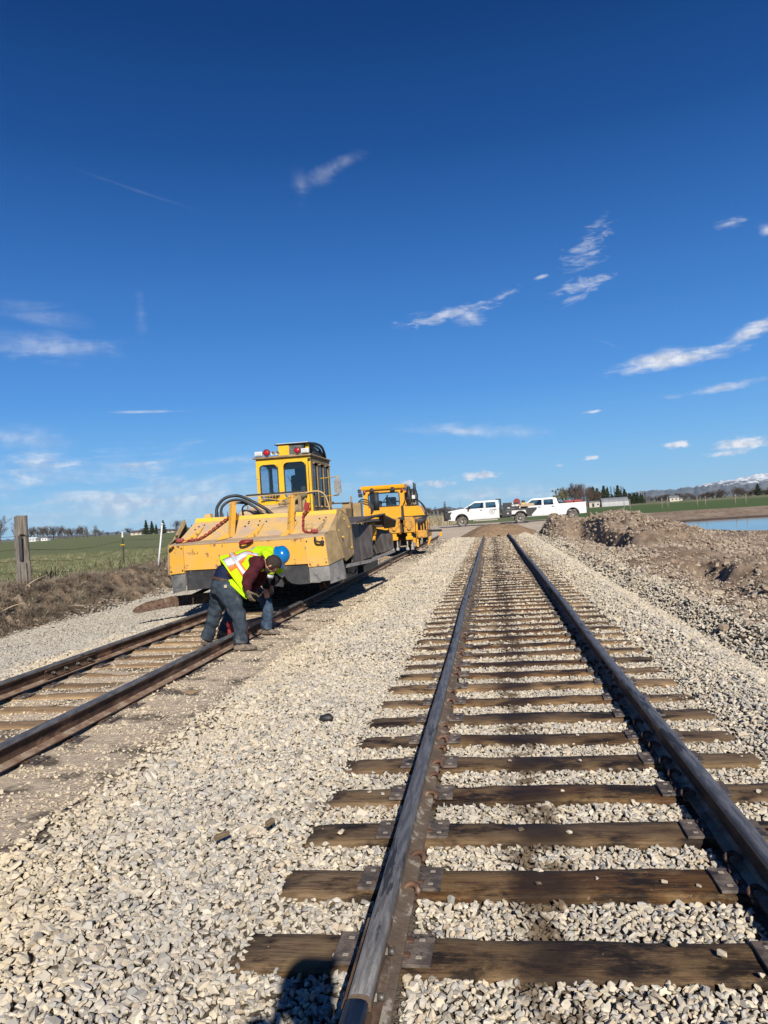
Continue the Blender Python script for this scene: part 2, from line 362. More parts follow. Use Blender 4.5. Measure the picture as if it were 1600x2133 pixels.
    fz = np.where(x < -14, 0.45 + 0 * x, fz)
    lw = sst(-9, -16, x)
    z = z * (1 - far) + (fz * (1 - lw) + 0.45 * lw) * far
    # pond basin
    pm = pond_mask(x, y)
    z = np.where(pm < 1.35, z + (np.minimum(z, -0.36 - 0.5 * sst(1.0, 0.7, pm)) - z) * sst(1.35, 1.02, pm), z)
    z = z + 0.12 * sst(10, 13, x) * sst(70, 74, y) * sst(86, 80, y) * fbm(x * 0.7, y * 1.2, 4, 2, 0.6)
    return z

def axis_pts(spec):
    out = []
    for a, b, s in spec:
        n = max(1, int(round((b - a) / s))); out += list(np.linspace(a, b, n, endpoint=False))
    return out
def geo(a, b, s0, gr=1.18):
    out = []; v = a; s = s0
    while v < b: out.append(v); v += s; s *= gr
    out.append(b); return out
xs_ = [-v for v in geo(12, 13800, 0.3)][::-1] + axis_pts([(-11.9, -9.2, 0.07), (-9.2, -1.1, 0.14), (-1.1, 1.5, 0.13), (1.5, 9.0, 0.07), (9.0, 16, 0.14)]) + geo(16, 13800, 0.3)
ys_ = [-v for v in geo(3, 13800, 0.6, 1.3)][::-1] + axis_pts([(-2.5, 2, 0.25), (2, 22, 0.08), (22, 48, 0.12), (48, 90, 0.35)]) + geo(90, 13800, 0.7)
xs_ = np.array(sorted(set(np.round(xs_, 4)))); ys_ = np.array(sorted(set(np.round(ys_, 4))))
XX, YY = np.meshgrid(xs_, ys_)
ZZ = H(XX, YY)
def grid_mesh(name, XX, YY, ZZ):
    ny, nx = XX.shape
    me = bpy.data.meshes.new(name)
    co = np.stack([XX, YY, ZZ], -1).reshape(-1, 3).astype(np.float32)
    idx = np.arange(nx * ny).reshape(ny, nx)
    f = np.stack([idx[:-1, :-1], idx[:-1, 1:], idx[1:, 1:], idx[1:, :-1]], -1).reshape(-1, 4).astype(np.int32)
    me.vertices.add(len(co)); me.vertices.foreach_set('co', co.ravel())
    me.loops.add(f.size); me.loops.foreach_set('vertex_index', f.ravel())
    me.polygons.add(len(f)); me.polygons.foreach_set('loop_start', np.arange(0, f.size, 4, dtype=np.int32))
    me.polygons.foreach_set('use_smooth', np.ones(len(f), bool))
    me.update(); me.validate()
    return me
gme = grid_mesh('ground', XX, YY, ZZ)
x = XX.ravel(); y = YY.ravel()
nearf = 1 - sst(45.5, 47.5, y + 1.5 * fbm(x * 0.6, y * 0.6, 3, 1))
bxv = x + 0.035 * (y - 14)
wob = 0.5 * fbm(x * 0.8, y * 0.5, 4, 1)
m_bal = sst(-9.6, -9.3, bxv) * (1 - sst(2.5, 3.2, x + wob)) * nearf
m_grass = np.maximum(sst(-10.9, -11.6, bxv + 0.8 * wob), sst(-13, -15, x) * (y > 40))
m_grass = np.maximum(m_grass, sst(84, 87, y + 1.0 * wob) * sst(8, 12, x))
m_grass = np.maximum(m_grass, sst(72, 78, y + 2 * wob) * sst(14, 8, x) )
m_grass = m_grass * (1 - sst(330, 345, y) * sst(370, 355, y) )
m_dust = sst(-6.0, -5.5, x + 0.4 * wob) * (1 - sst(-2.9, -2.1, x + 0.7 * wob)) * nearf
m_wet = sst(1.7, 1.1, pond_mask(x, y)) * (y > 35)
ca = gme.color_attributes.new('zone', 'FLOAT_COLOR', 'POINT')
ca.data.foreach_set('color', np.stack([m_bal, m_grass, m_dust, m_wet], -1).astype(np.float32).ravel())

def ground_mat():
    mt = bpy.data.materials.new('ground'); mt.use_nodes = True; t = mt.node_tree; t.nodes.clear()
    b = t.nodes.new('ShaderNodeBsdfPrincipled'); o = t.nodes.new('ShaderNodeOutputMaterial'); t.links.new(b.outputs[0], o.inputs[0])
    ge = t.nodes.new('ShaderNodeNewGeometry'); P = ge.outputs['Position']
    at = t.nodes.new('ShaderNodeAttribute'); at.attribute_name = 'zone'
    sp = t.nodes.new('ShaderNodeSeparateColor'); t.links.new(at.outputs['Color'], sp.inputs[0])
    bal, gra, dus = sp.outputs[0], sp.outputs[1], sp.outputs[2]; wet = at.outputs['Alpha']
    def noise(s, det=6, r=0.6, st=None, dist=0):
        n = t.nodes.new('ShaderNodeTexNoise'); n.inputs['Scale'].default_value = s; n.inputs['Detail'].default_value = det; n.inputs['Roughness'].default_value = r
        n.inputs['Distortion'].default_value = dist
        if st:
            mp = t.nodes.new('ShaderNodeMapping'); mp.inputs['Scale'].default_value = st; t.links.new(P, mp.inputs[0]); t.links.new(mp.outputs[0], n.inputs['Vector'])
        else: t.links.new(P, n.inputs['Vector'])
        return n.outputs[0]
    def vor(s, feat='F1', out=0):
        v = t.nodes.new('ShaderNodeTexVoronoi'); v.feature = feat; v.inputs['Scale'].default_value = s; t.links.new(P, v.inputs['Vector']); return v
    n_big = noise(0.35, 5); n_mid = noise(2.2, 6); n_fine = noise(14, 6, 0.7); n_grit = noise(60, 3, 0.7)
    # dug soil: brown-grey, clods, pale dry crust
    soil = mixc(t, smooth(t, n_mid, 0.36, 0.64), (0.215, 0.148, 0.10), (0.37, 0.28, 0.20))
    soil = mixc(t, smooth(t, n_big, 0.45, 0.7), soil, (0.40, 0.32, 0.24))
    soil = mixc(t, smooth(t, n_fine, 0.6, 0.72), soil, (0.48, 0.42, 0.34))
    soil = mixc(t, smooth(t, n_fine, 0.43, 0.3), soil, (0.15, 0.105, 0.075))
    # ballast bed under / beyond the stones
    vb = vor(26.0); hv = t.nodes.new('ShaderNodeSeparateColor'); t.links.new(vb.outputs['Color'], hv.inputs[0])
    bc = mixc(t, smooth(t, hv.outputs[0], 0.1, 0.9), (0.38, 0.33, 0.26), (0.68, 0.61, 0.48))
    bc = mixc(t, smooth(t, hv.outputs[1], 0.62, 0.8), bc, (0.36, 0.36, 0.35))
    bc = mixc(t, smooth(t, vb.outputs['Distance'], 0.016, 0.030), bc, (0.17, 0.135, 0.10))
    spy = t.nodes.new('ShaderNodeSeparateXYZ'); t.links.new(P, spy.inputs[0])
    bedc = mixc(t, smooth(t, n_grit, 0.35, 0.65), (0.11, 0.085, 0.062), (0.24, 0.20, 0.15))
    bc = mixc(t, smooth(t, spy.outputs[1], 24, 32), bedc, bc)
    dc = mixc(t, smooth(t, n_fine, 0.3, 0.7), (0.62, 0.495, 0.36), (0.76, 0.63, 0.47))
    dc = mixc(t, smooth(t, n_grit, 0.60, 0.72), dc, (0.62, 0.55, 0.42))
    dc = mixc(t, smooth(t, n_mid, 0.62, 0.80), dc, (0.42, 0.32, 0.23))
    dm = mth(t, 'MULTIPLY', dus, smooth(t, n_mid, 0.36, 0.5), clamp=True)
    # grass field: green with straw-coloured patches in rows
    g1 = noise(0.10, 6, 0.65, (1.0, 0.35, 1)); g2 = noise(3.0, 7, 0.75, (1, 0.6, 1)); g3 = noise(0.9, 6, 0.7, (0.5, 1.6, 1))
    grass = mixc(t, smooth(t, g2, 0.3, 0.7), (0.125, 0.150, 0.058), (0.200, 0.225, 0.100))
    right = smooth(t, spy.outputs[0], 0, 12)
    straw = mth(t, 'MULTIPLY', mth(t, 'MULTIPLY', smooth(t, g3, 0.50, 0.68), smooth(t, g1, 0.3, 0.6)), mth(t, 'SUBTRACT', 0.85, mth(t, 'MULTIPLY', right, 0.75)), clamp=True)
    grass = mixc(t, straw, grass, (0.36, 0.33, 0.19))
    grass = mixc(t, mth(t, 'MULTIPLY', right, 0.55), grass, (0.055, 0.125, 0.022))
    farg = smooth(t, spy.outputs[1], 240, 330)
    grass = mixc(t, mth(t, 'MULTIPLY', farg, mth(t, 'MULTIPLY', right, smooth(t, g1, 0.42, 0.55))), grass, (0.30, 0.26, 0.17))
    # packed road
    rc = mixc(t, smooth(t, noise(1.5, 6, 0.6, (0.25, 1.5, 1)), 0.35, 0.65), (0.54, 0.44, 0.34), (0.64, 0.54, 0.43))
    rc = mixc(t, smooth(t, n_fine, 0.55, 0.75), rc, (0.33, 0.25, 0.18))
    ym = smooth(t, mth(t, 'ADD', spy.outputs[1], mth(t, 'MULTIPLY', n_mid, 3.0)), 47.5, 49.5)
    xm = smooth(t, mth(t, 'ADD', spy.outputs[0], mth(t, 'MULTIPLY', n_mid, 3.0)), 11, 8)
    col = mixc(t, mth(t, 'MULTIPLY', ym, xm), soil, rc)
    col = mixc(t, smooth(t, mth(t, 'ADD', bal, mth(t, 'MULTIPLY', mth(t, 'SUBTRACT', n_fine, 0.5), 0.6)), 0.4, 0.6), col, bc)
    col = mixc(t, dm, col, dc)
    wetc = mixc(t, smooth(t, n_mid, 0.35, 0.65), (0.085, 0.06, 0.042), (0.16, 0.115, 0.082))
    col = mixc(t, smooth(t, mth(t, 'ADD', wet, mth(t, 'MULTIPLY', mth(t, 'SUBTRACT', n_mid, 0.5), 0.9)), 0.55, 0.8), col, wetc)
    col = mixc(t, smooth(t, mth(t, 'ADD', gra, mth(t, 'MULTIPLY', mth(t, 'SUBTRACT', n_fine, 0.5), 0.7)), 0.4, 0.62), col, grass)
    col = mixc(t, 1.0, col, (KD, KD, KD), 'MULTIPLY')
    t.links.new(col, b.inputs['Base Color']); b.inputs['Roughness'].default_value = 0.95; b.inputs['Specular IOR Level'].default_value = 0.15
    bp = t.nodes.new('ShaderNodeBump'); bp.inputs['Strength'].default_value = 0.9; bp.inputs['Distance'].default_value = 0.05
    hh = mth(t, 'ADD', mth(t, 'ADD', mth(t, 'MULTIPLY', n_fine, 0.9), mth(t, 'MULTIPLY', n_grit, 0.25)), mth(t, 'MULTIPLY', mth(t, 'MULTIPLY', vb.outputs['Distance'], -14.0), mth(t, 'MULTIPLY', bal, smooth(t, spy.outputs[1], 24, 32))))
    t.links.new(hh, bp.inputs['Height']); t.links.new(bp.outputs[0], b.inputs['Normal'])
    return mt
M_ground = ground_mat()
ground = link('ground', gme, M_ground); tag(ground, 'bare dirt, ballast bed and green farm fields', 'ground', kind='structure')

# pond water
M_water = mat('water', (0.02, 0.03, 0.035), (0.03, 0.04, 0.04), rough=0.04, scale=2, bump=0.06, bscale=3.0, spec=0.6)
wm = MB(); ring = []
for k in range(96):
    a = 2 * pi * k / 96; r_ = 1.12
    ca_, sa_ = cos(a), sin(a); ring.append((22.8 + 10.9 * math.copysign(abs(ca_) ** 0.667, ca_), 53.5 + 17.3 * math.copysign(abs(sa_) ** 0.667, sa_)))
wm.prism(ring, 2, POND_Z - 0.02, POND_Z)
water = wm.build('water', M_water); tag(water, 'still blue pond water beside the dug dirt', 'water', kind='structure')

# ------------------------------------------------------------------ stones
def make_stones(n, seed, flat=0.7, npts=15, stretch=1.35):
    r = random.Random(seed); out = []
    for i in range(n):
        bm = bmesh.new(); el = r.uniform(1.0, stretch); fl = r.uniform(flat * 0.75, flat * 1.2)
        for k in range(npts):
            v = Vector((r.gauss(0, 1), r.gauss(0, 1), r.gauss(0, 1))).normalized() * r.uniform(0.82, 1.0)
            bm.verts.new((v.x * 0.5 * el, v.y * 0.5, v.z * 0.5 * fl))
        res = bmesh.ops.convex_hull(bm, input=bm.verts)
        bmesh.ops.delete(bm, geom=[e for e in res['geom_interior'] if isinstance(e, bmesh.types.BMVert)], context='VERTS')
        bmesh.ops.dissolve_limit(bm, angle_limit=radians(12), verts=bm.verts, edges=bm.edges)
        bmesh.ops.recalc_face_normals(bm, faces=bm.faces)
        me = bpy.data.meshes.new('stone'); bm.to_mesh(me); bm.free(); out.append(me)
    return out
def stone_mat(name, ramp, oil=True, dusty=True):
    mt = bpy.data.materials.new(name); mt.use_nodes = True; t = mt.node_tree; t.nodes.clear()
    b = t.nodes.new('ShaderNodeBsdfPrincipled'); o = t.nodes.new('ShaderNodeOutputMaterial'); t.links.new(b.outputs[0], o.inputs[0])
    oi = t.nodes.new('ShaderNodeObjectInfo'); ge = t.nodes.new('ShaderNodeNewGeometry'); P = ge.outputs['Position']
    cr = t.nodes.new('ShaderNodeValToRGB'); cr.color_ramp.interpolation = 'CONSTANT'
    e = cr.color_ramp.elements
    while len(e) > 1: e.remove(e[-1])
    e[0].position = 0; e[0].color = (*ramp[0][1], 1)
    for p, c in ramp[1:]:
        q = e.new(p); q.color = (*c, 1)
    t.links.new(oi.outputs['Random'], cr.inputs[0]); col = cr.outputs[0]
    def noise(s, det=4, rg=0.6):
        n = t.nodes.new('ShaderNodeTexNoise'); n.inputs['Scale'].default_value = s; n.inputs['Detail'].default_value = det; n.inputs['Roughness'].default_value = rg
        t.links.new(P, n.inputs['Vector']); return n.outputs[0]
    spx = t.nodes.new('ShaderNodeSeparateXYZ'); t.links.new(P, spx.inputs[0])
    col = mixc(t, smooth(t, noise(70), 0.35, 0.7), col, mixc(t, 0.5, col, (0.55, 0.49, 0.40)))
    if dusty:
        nb = noise(0.55, 4)
        # warm dusty zone towards the machines' track, cooler grey between
        xd = mth(t, 'ADD', spx.outputs[0], mth(t, 'MULTIPLY', mth(t, 'SUBTRACT', nb, 0.5), 3.0))
        warm = mth(t, 'MULTIPLY', smooth(t, xd, -1.6, -2.8), smooth(t, xd, -6.4, -5.6))
        col = mixc(t, mth(t, 'MULTIPLY', warm, 0.55), col, (0.64, 0.53, 0.36))
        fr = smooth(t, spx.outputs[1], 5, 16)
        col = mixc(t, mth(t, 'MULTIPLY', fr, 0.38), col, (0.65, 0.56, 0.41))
        shoulder = smooth(t, xd, -6.0, -6.6)
        col = mixc(t, mth(t, 'MULTIPLY', shoulder, 0.55), col, (0.34, 0.33, 0.31))
    if dusty:
        sr = mth(t, 'MULTIPLY', smooth(t, xd, 2.6, 4.4), smooth(t, noise(1.7, 4), 0.36, 0.55))
        col = mixc(t, mth(t, 'MULTIPLY', sr, 0.7), col, (0.27, 0.20, 0.145))
        col = mixc(t, mth(t, 'MULTIPLY', smooth(t, noise(0.9, 3), 0.48, 0.62), 0.35), col, (0.40, 0.385, 0.36))
    if oil:
        dxm = mth(t, 'ABSOLUTE', mth(t, 'SUBTRACT', spx.outputs[0], mth(t, 'ADD', 0.12, mth(t, 'MULTIPLY', mth(t, 'SUBTRACT', noise(0.8, 3), 0.5), 0.5))))
        om = mth(t, 'MULTIPLY', smooth(t, dxm, 0.19, 0.05), smooth(t, noise(7, 4), 0.44, 0.56))
        col = mixc(t, mth(t, 'MULTIPLY', om, 0.85), col, (0.085, 0.05, 0.022))
    col = mixc(t, 1.0, col, (0.86, 0.85, 0.825), 'MULTIPLY')
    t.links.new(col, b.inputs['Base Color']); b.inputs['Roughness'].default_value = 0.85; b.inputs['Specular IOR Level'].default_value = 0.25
    return mt
BAL_RAMP = [(0, (0.57, 0.49, 0.365)), (0.16, (0.64, 0.57, 0.45)), (0.30, (0.44, 0.40, 0.34)), (0.42, (0.58, 0.53, 0.44)), (0.56, (0.42, 0.415, 0.40)),
            (0.66, (0.53, 0.50, 0.45)), (0.78, (0.70, 0.64, 0.53)), (0.85, (0.31, 0.30, 0.28)), (0.91, (0.50, 0.40, 0.30)), (0.945, (0.55, 0.46, 0.34)), (0.965, (0.22, 0.20, 0.17)), (0.985, (0.66, 0.62, 0.56))]
M_stone = stone_mat('ballast_stone', BAL_RAMP)
SOIL_RAMP = [(0, (0.30, 0.225, 0.165)), (0.2, (0.21, 0.155, 0.115)), (0.4, (0.33, 0.26, 0.195)), (0.6, (0.25, 0.185, 0.135)), (0.75, (0.37, 0.305, 0.235)), (0.9, (0.17, 0.125, 0.095))]
M_clod = stone_mat('dirt_clod', SOIL_RAMP, oil=False, dusty=False)

def variants_collection(name, meshes, m):
    c = bpy.data.collections.new(name)      # never linked to the scene: only a source of instances
    for i, me in enumerate(meshes):
        if not me.materials: me.materials.append(m)
        c.objects.link(bpy.data.objects.new('%s_shape' % name, me))
    return c
def scatter(name, pos, rot, scl, col, label, cat):
    me = bpy.data.meshes.new(name); n = len(pos)
    me.vertices.add(n); me.vertices.foreach_set('co', pos.astype(np.float32).ravel())
    for an, tp, data, key in (('rot', 'FLOAT_VECTOR', rot, 'vector'), ('scl', 'FLOAT_VECTOR', scl, 'vector')):
        a = me.attributes.new(an, tp, 'POINT'); a.data.foreach_set(key, data.astype(np.float32).ravel())
    o = bpy.data.objects.new(name, me); COL.objects.link(o)
    g = bpy.data.node_groups.new(name, 'GeometryNodeTree')
    g.interface.new_socket('Geometry', in_out='INPUT', socket_type='NodeSocketGeometry'); g.interface.new_socket('Geometry', in_out='OUTPUT', socket_type='NodeSocketGeometry')
    gi = g.nodes.new('NodeGroupInput'); go = g.nodes.new('NodeGroupOutput')
    ip = g.nodes.new('GeometryNodeInstanceOnPoints'); ci = g.nodes.new('GeometryNodeCollectionInfo')
    ci.inputs['Collection'].default_value = col; ci.inputs['Separate Children'].default_value = True; ci.inputs['Reset Children'].default_value = True
    ip.inputs['Pick Instance'].default_value = True
    ra = g.nodes.new('GeometryNodeInputNamedAttribute'); ra.data_type = 'FLOAT_VECTOR'; ra.inputs['Name'].default_value = 'rot'
    sa = g.nodes.new('GeometryNodeInputNamedAttribute'); sa.data_type = 'FLOAT_VECTOR'; sa.inputs['Name'].default_value = 'scl'
    er = g.nodes.new('FunctionNodeEulerToRotation'); g.links.new(ra.outputs['Attribute'], er.inputs[0])
    g.links.new(gi.outputs[0], ip.inputs['Points']); g.links.new(ci.outputs[0], ip.inputs['Instance'])
    g.links.new(er.outputs[0], ip.inputs['Rotation']); g.links.new(sa.outputs['Attribute'], ip.inputs['Scale'])
    rv = g.nodes.new('FunctionNodeRandomValue'); rv.data_type = 'INT'; rv.inputs['Max'].default_value = 9999
    for s in rv.inputs:
        if s.name == 'Max' and s.type == 'INT': s.default_value = len(col.objects) * 50 - 1
        if s.name == 'Min' and s.type == 'INT': s.default_value = 0
    ro = [s for s in rv.outputs if s.type == 'INT'][0]
    g.links.new(ro, ip.inputs['Instance Index'])
    g.links.new(ip.outputs[0], go.inputs[0])
    md = o.modifiers.new('scatter', 'NODES'); md.node_group = g
    tag(o, label, cat, kind='stuff'); return o

def jgrid(x0, x1, y0, y1, s, j=0.9):
    gx, gy = np.meshgrid(np.arange(x0, x1, s), np.arange(y0, y1, s))
    gx = gx.ravel() + nrg.uniform(-j / 2, j / 2, gx.size) * s; gy = gy.ravel() + nrg.uniform(-j / 2, j / 2, gy.size) * s
    return gx, gy
def tie_y_dist(y, off=0.0):
    return np.abs((y - TIE0 - off + TSP / 2) % TSP - TSP / 2)
LOFF = 0.22
PX, PY, PS, PL = [], [], [], []
for (x0, x1, y0, y1, s, sz) in ((-1.06, 1.56, 1.4, 9.0, 0.036, 0.034), (-7.0, 4.2, 1.4, 8.0, 0.0260, 0.0345), (-7.0, 4.2, 1.4, 8.0, 0.039, 0.038), (-9.9, 5.5, 8.0, 16.0, 0.038, 0.043), (-9.9, 5.5, 8.0, 16.0, 0.075, 0.055),
                                (-10.6, 4.5, 16.0, 27.0, 0.06, 0.066), (-11, 4.0, 27.0, 47.0, 0.095, 0.092)):
    gx, gy = jgrid(x0, x1, y0, y1, s)
    # inside the view only (plus a margin)
    a_ = np.degrees(np.arctan2(gx, gy + 0.8)); keep = (a_ > -42) & (a_ < 27)
    gx, gy = gx[keep], gy[keep]
    PX.append(gx); PY.append(gy); PS.append(np.full(gx.size, sz)); PL.append(np.full(gx.size, s))
gx = np.concatenate(PX); gy = np.concatenate(PY); gs = np.concatenate(PS)
rnd = nrg.random(gx.size)
bx = gx + 0.035 * (gy - 14)
w1 = 0.6 * fbm(gx * 0.9, gy * 0.6, 4, 1)
ok = (bx > -9.55)
dd_ = H(gx, gy) > np.where(gy > 32, 0.10, 0.22)
ok &= ~(dd_ & (gx > 2.4) & (gy > 20) & (rnd > 0.05))
ok &= ~((gx > 2.55 + 0.012 * gy * 0 + w1 * 0.6) & (rnd > np.interp(gx + w1 * 0.6, [2.5, 3.1, 4.3, 5.3], [0.92, 0.34, 0.05, 0.0])))
intie = (gx > -1.06) & (gx < 1.56) & (tie_y_dist(gy) < 0.113 + gs * 0.16) 
endcover = ((gx < -0.93 + 0.12 * fbm(gy * 3, gx, 2)) | (gx > 1.36 + 0.3 * fbm(gy * 2.3, gx, 2))) & (nrg.random(gx.size) < 0.55)
ok &= ~(intie & ~endcover)
for r_ in RX: ok &= np.abs(gx - r_) > 0.092
for r_ in LX: ok &= np.abs(gx - r_) > 0.085
intl = (gx > -5.53) & (gx < -2.97)
dusty = intl | ((gx > -2.97) & (gx < -2.5 + w1))
ok &= ~(dusty & (nrg.random(gx.size) > np.where(intl, 0.5, 0.42)))
ok &= ~(intl & (tie_y_dist(gy, LOFF) < 0.11) & (nrg.random(gx.size) > 0.12))
gx, gy, gs = gx[ok], gy[ok], gs[ok]; n = gx.size
dusty = (gx > -5.53) & (gx < -2.6)
sz = gs * np.exp(nrg.normal(0, 0.23, n)) * np.where(dusty, 0.62, 1.0)
big = (gx < -1.3) & (gy < 7.5) & (nrg.random(n) < 0.14); sz[big] *= 1.5
sz *= np.where((gx > -1.05) & (gx < 1.55), 0.74, np.where(gx > 1.5, 0.90, 0.84))
gz = H(gx, gy) + sz * 0.22 + nrg.normal(0, 0.006, n) + np.where(dusty, -0.006, 0.010)
low = (gx > -1.05) & (gx < 1.52); gz = np.where(low, np.minimum(gz, 0.004 - sz * 0.25), gz)
rot = np.stack([nrg.normal(0, 0.42, n), nrg.normal(0, 0.42, n), nrg.uniform(0, 6.283, n)], -1)
rot[nrg.random(n) < 0.2, 0] += 1.1
asp = np.stack([nrg.uniform(0.85, 1.35, n), nrg.uniform(0.75, 1.05, n), nrg.uniform(0.65, 1.0, n)], -1) * sz[:, None]
stone_col = variants_collection('stone', make_stones(18, 3), M_stone)
ballast = scatter('ballast_stones', np.stack([gx, gy, gz], -1), rot, asp, stone_col, 'cream and grey crushed ballast stones covering the track bed', 'ballast')
print('stones', n)

# dirt clods over the dug ground and heaps
cx_, cy_ = jgrid(2.7, 13, 3.5, 27, 0.085); s1 = np.full(cx_.size, 0.05)
c2x, c2y = jgrid(2.9, 15, 20, 47, 0.125); s2 = np.full(c2x.size, 0.095)
c3x, c3y = jgrid(-10.9, -9.3, 9, 40, 0.10); s3 = np.full(c3x.size, 0.07)
cx_ = np.concatenate([cx_, c2x, c3x]); cy_ = np.concatenate([cy_, c2y, c3y]); cs = np.concatenate([s1, s2, s3])
a_ = np.degrees(np.arctan2(cx_, cy_ + 0.8)); bx = cx_ + 0.035 * (cy_ - 14)
keep = (a_ > -42) & (a_ < 27) & (nrg.random(cx_.size) < np.clip(0.42 + 1.1 * fbm(cx_ * 0.8, cy_ * 0.8, 3, 2), 0.08, 1)) & (pond_mask(cx_, cy_) > 1.1)
keep &= (cx_ > 0) | ((bx > -10.5) & (bx < -9.45))
cx_, cy_, cs = cx_[keep], cy_[keep], cs[keep]; n = cx_.size
cs = cs * np.where((cx_ > 8.5) & (cy_ > 19), 0.55, 1.0) * np.exp(nrg.normal(0, 0.55, n)) * np.interp(cy_, [3, 20], [0.9, 1.1]) * np.where(cx_ < -5, 0.6, 1)
cs = np.minimum(cs, 0.17)
rot = np.stack([nrg.uniform(-1, 1, n), nrg.uniform(-1, 1, n), nrg.uniform(0, 6.283, n)], -1)
clod_col = variants_collection('clod', make_stones(12, 9, 0.85, 22, 1.3), M_clod)
clods = scatter('dirt_clods', np.stack([cx_, cy_, H(cx_, cy_) + cs * 0.12], -1), rot, cs[:, None] * nrg.uniform(0.7, 1.25, (n, 3)), clod_col, 'lumps of dry brown dirt strewn over the dug ground', 'dirt')
print('clods', n)
# ------------------------------------------------------------------ track materials
def wood_mat():
    mt = bpy.data.materials.new('creosote_wood'); mt.use_nodes = True; t = mt.node_tree; t.nodes.clear()
    b = t.nodes.new('ShaderNodeBsdfPrincipled'); o = t.nodes.new('ShaderNodeOutputMaterial'); t.links.new(b.outputs[0], o.inputs[0])
    tc_ = t.nodes.new('ShaderNodeTexCoord'); oi = t.nodes.new('ShaderNodeObjectInfo'); ge = t.nodes.new('ShaderNodeNewGeometry')
    cb = t.nodes.new('ShaderNodeCombineXYZ'); t.links.new(mth(t, 'MULTIPLY', oi.outputs['Random'], 53.0), cb.inputs[0]); t.links.new(mth(t, 'MULTIPLY', oi.outputs['Random'], 17.0), cb.inputs[1])
    av = t.nodes.new('ShaderNodeVectorMath'); t.links.new(tc_.outputs['Object'], av.inputs[0]); t.links.new(cb.outputs[0], av.inputs[1])
    def noise(s, st, det=6, rg=0.6):
        mp = t.nodes.new('ShaderNodeMapping'); mp.inputs['Scale'].default_value = st; t.links.new(av.outputs[0], mp.inputs[0])
        n = t.nodes.new('ShaderNodeTexNoise'); n.inputs['Scale'].default_value = s; n.inputs['Detail'].default_value = det; n.inputs['Roughness'].default_value = rg
        t.links.new(mp.outputs[0], n.inputs['Vector']); return n.outputs[0]
    grain = noise(9, (0.5, 6, 6), 7, 0.72); fine = noise(26, (0.35, 5, 5), 6, 0.75); blot = noise(2.2, (1.0, 2.2, 2.2), 8, 0.7); blot2 = noise(3.0, (1, 1.6, 1.6), 5)
    col = mixc(t, smooth(t, grain, 0.36, 0.62), (0.055, 0.029, 0.011), (0.135, 0.080, 0.032))
    col = mixc(t, smooth(t, blot, 0.47, 0.58), col, (0.018, 0.011, 0.006))
    col = mixc(t, mth(t, 'MULTIPLY', smooth(t, blot2, 0.48, 0.60), 0.8), col, (0.235, 0.175, 0.10))
    col = mixc(t, mth(t, 'MULTIPLY', smooth(t, fine, 0.56, 0.68), 0.6), col, (0.27, 0.215, 0.14))
    grit = noise(28, (1, 1, 1), 5, 0.75)
    col = mixc(t, mth(t, 'MULTIPLY', smooth(t, grit, 0.62, 0.70), smooth(t, blot2, 0.35, 0.6)), col, (0.42, 0.36, 0.26))
    # some ties weathered grey; outer ends greyer; machines' track dusty
    sp = t.nodes.new('ShaderNodeSeparateXYZ'); t.links.new(ge.outputs['Position'], sp.inputs[0])
    so_ = t.nodes.new('ShaderNodeSeparateXYZ'); t.links.new(tc_.outputs['Object'], so_.inputs[0])
    grey = mth(t, 'MULTIPLY', smooth(t, oi.outputs['Random'], 0.62, 0.9), smooth(t, blot, 0.62, 0.42))
    ends = mth(t, 'MULTIPLY', smooth(t, mth(t, 'ABSOLUTE', so_.outputs[0]), 0.80, 0.95), smooth(t, blot, 0.60, 0.44))
    g_ = mth(t, 'MULTIPLY', mth(t, 'MAXIMUM', mth(t, 'MULTIPLY', grey, 0.7), ends), 0.55)
    col = mixc(t, g_, col, mixc(t, smooth(t, grain, 0.35, 0.6), (0.15, 0.125, 0.095), (0.30, 0.26, 0.205)))
    dust = smooth(t, sp.outputs[0], -1.8, -2.6)
    col = mixc(t, mth(t, 'MULTIPLY', dust, 0.62), col, (0.38, 0.31, 0.225))
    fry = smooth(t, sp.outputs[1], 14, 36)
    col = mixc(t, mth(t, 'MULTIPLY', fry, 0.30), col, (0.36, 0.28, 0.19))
    dx = mth(t, 'ABSOLUTE', mth(t, 'SUBTRACT', sp.outputs[0], mth(t, 'ADD', 0.12, mth(t, 'MULTIPLY', mth(t, 'SUBTRACT', blot2, 0.5), 0.4))))
    col = mixc(t, mth(t, 'MULTIPLY', smooth(t, dx, 0.22, 0.06), 0.8), col, (0.022, 0.013, 0.007))
    crk = noise(16, (0.16, 5, 5), 4, 0.6); col = mixc(t, mth(t, 'MULTIPLY', smooth(t, mth(t, 'ABSOLUTE', mth(t, 'SUBTRACT', crk, 0.5)), 0.012, 0.0), smooth(t, blot, 0.42, 0.55)), col, (0.008, 0.005, 0.003))
    pv = mth(t, 'FRACT', mth(t, 'MULTIPLY', oi.outputs['Random'], 7.31)); pc = t.nodes.new('ShaderNodeCombineColor')
    for i_ in range(3): t.links.new(mth(t, 'ADD', 0.62, mth(t, 'MULTIPLY', pv, 0.62)), pc.inputs[i_])
    col = mixc(t, 1.0, col, pc.outputs[0], 'MULTIPLY')
    col = mixc(t, 1.0, col, (1.06, 0.88, 0.66), 'MULTIPLY')
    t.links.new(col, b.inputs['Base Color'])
    t.links.new(mth(t, 'ADD', 0.5, mth(t, 'MULTIPLY', grain, 0.4)), b.inputs['Roughness']); b.inputs['Specular IOR Level'].default_value = 0.35
    bp = t.nodes.new('ShaderNodeBump'); bp.inputs['Strength'].default_value = 0.8; bp.inputs['Distance'].default_value = 0.006
    t.links.new(mth(t, 'ADD', grain, mth(t, 'MULTIPLY', fine, 0.6)), bp.inputs['Height']); t.links.new(bp.outputs[0], b.inputs['Normal'])
    return mt
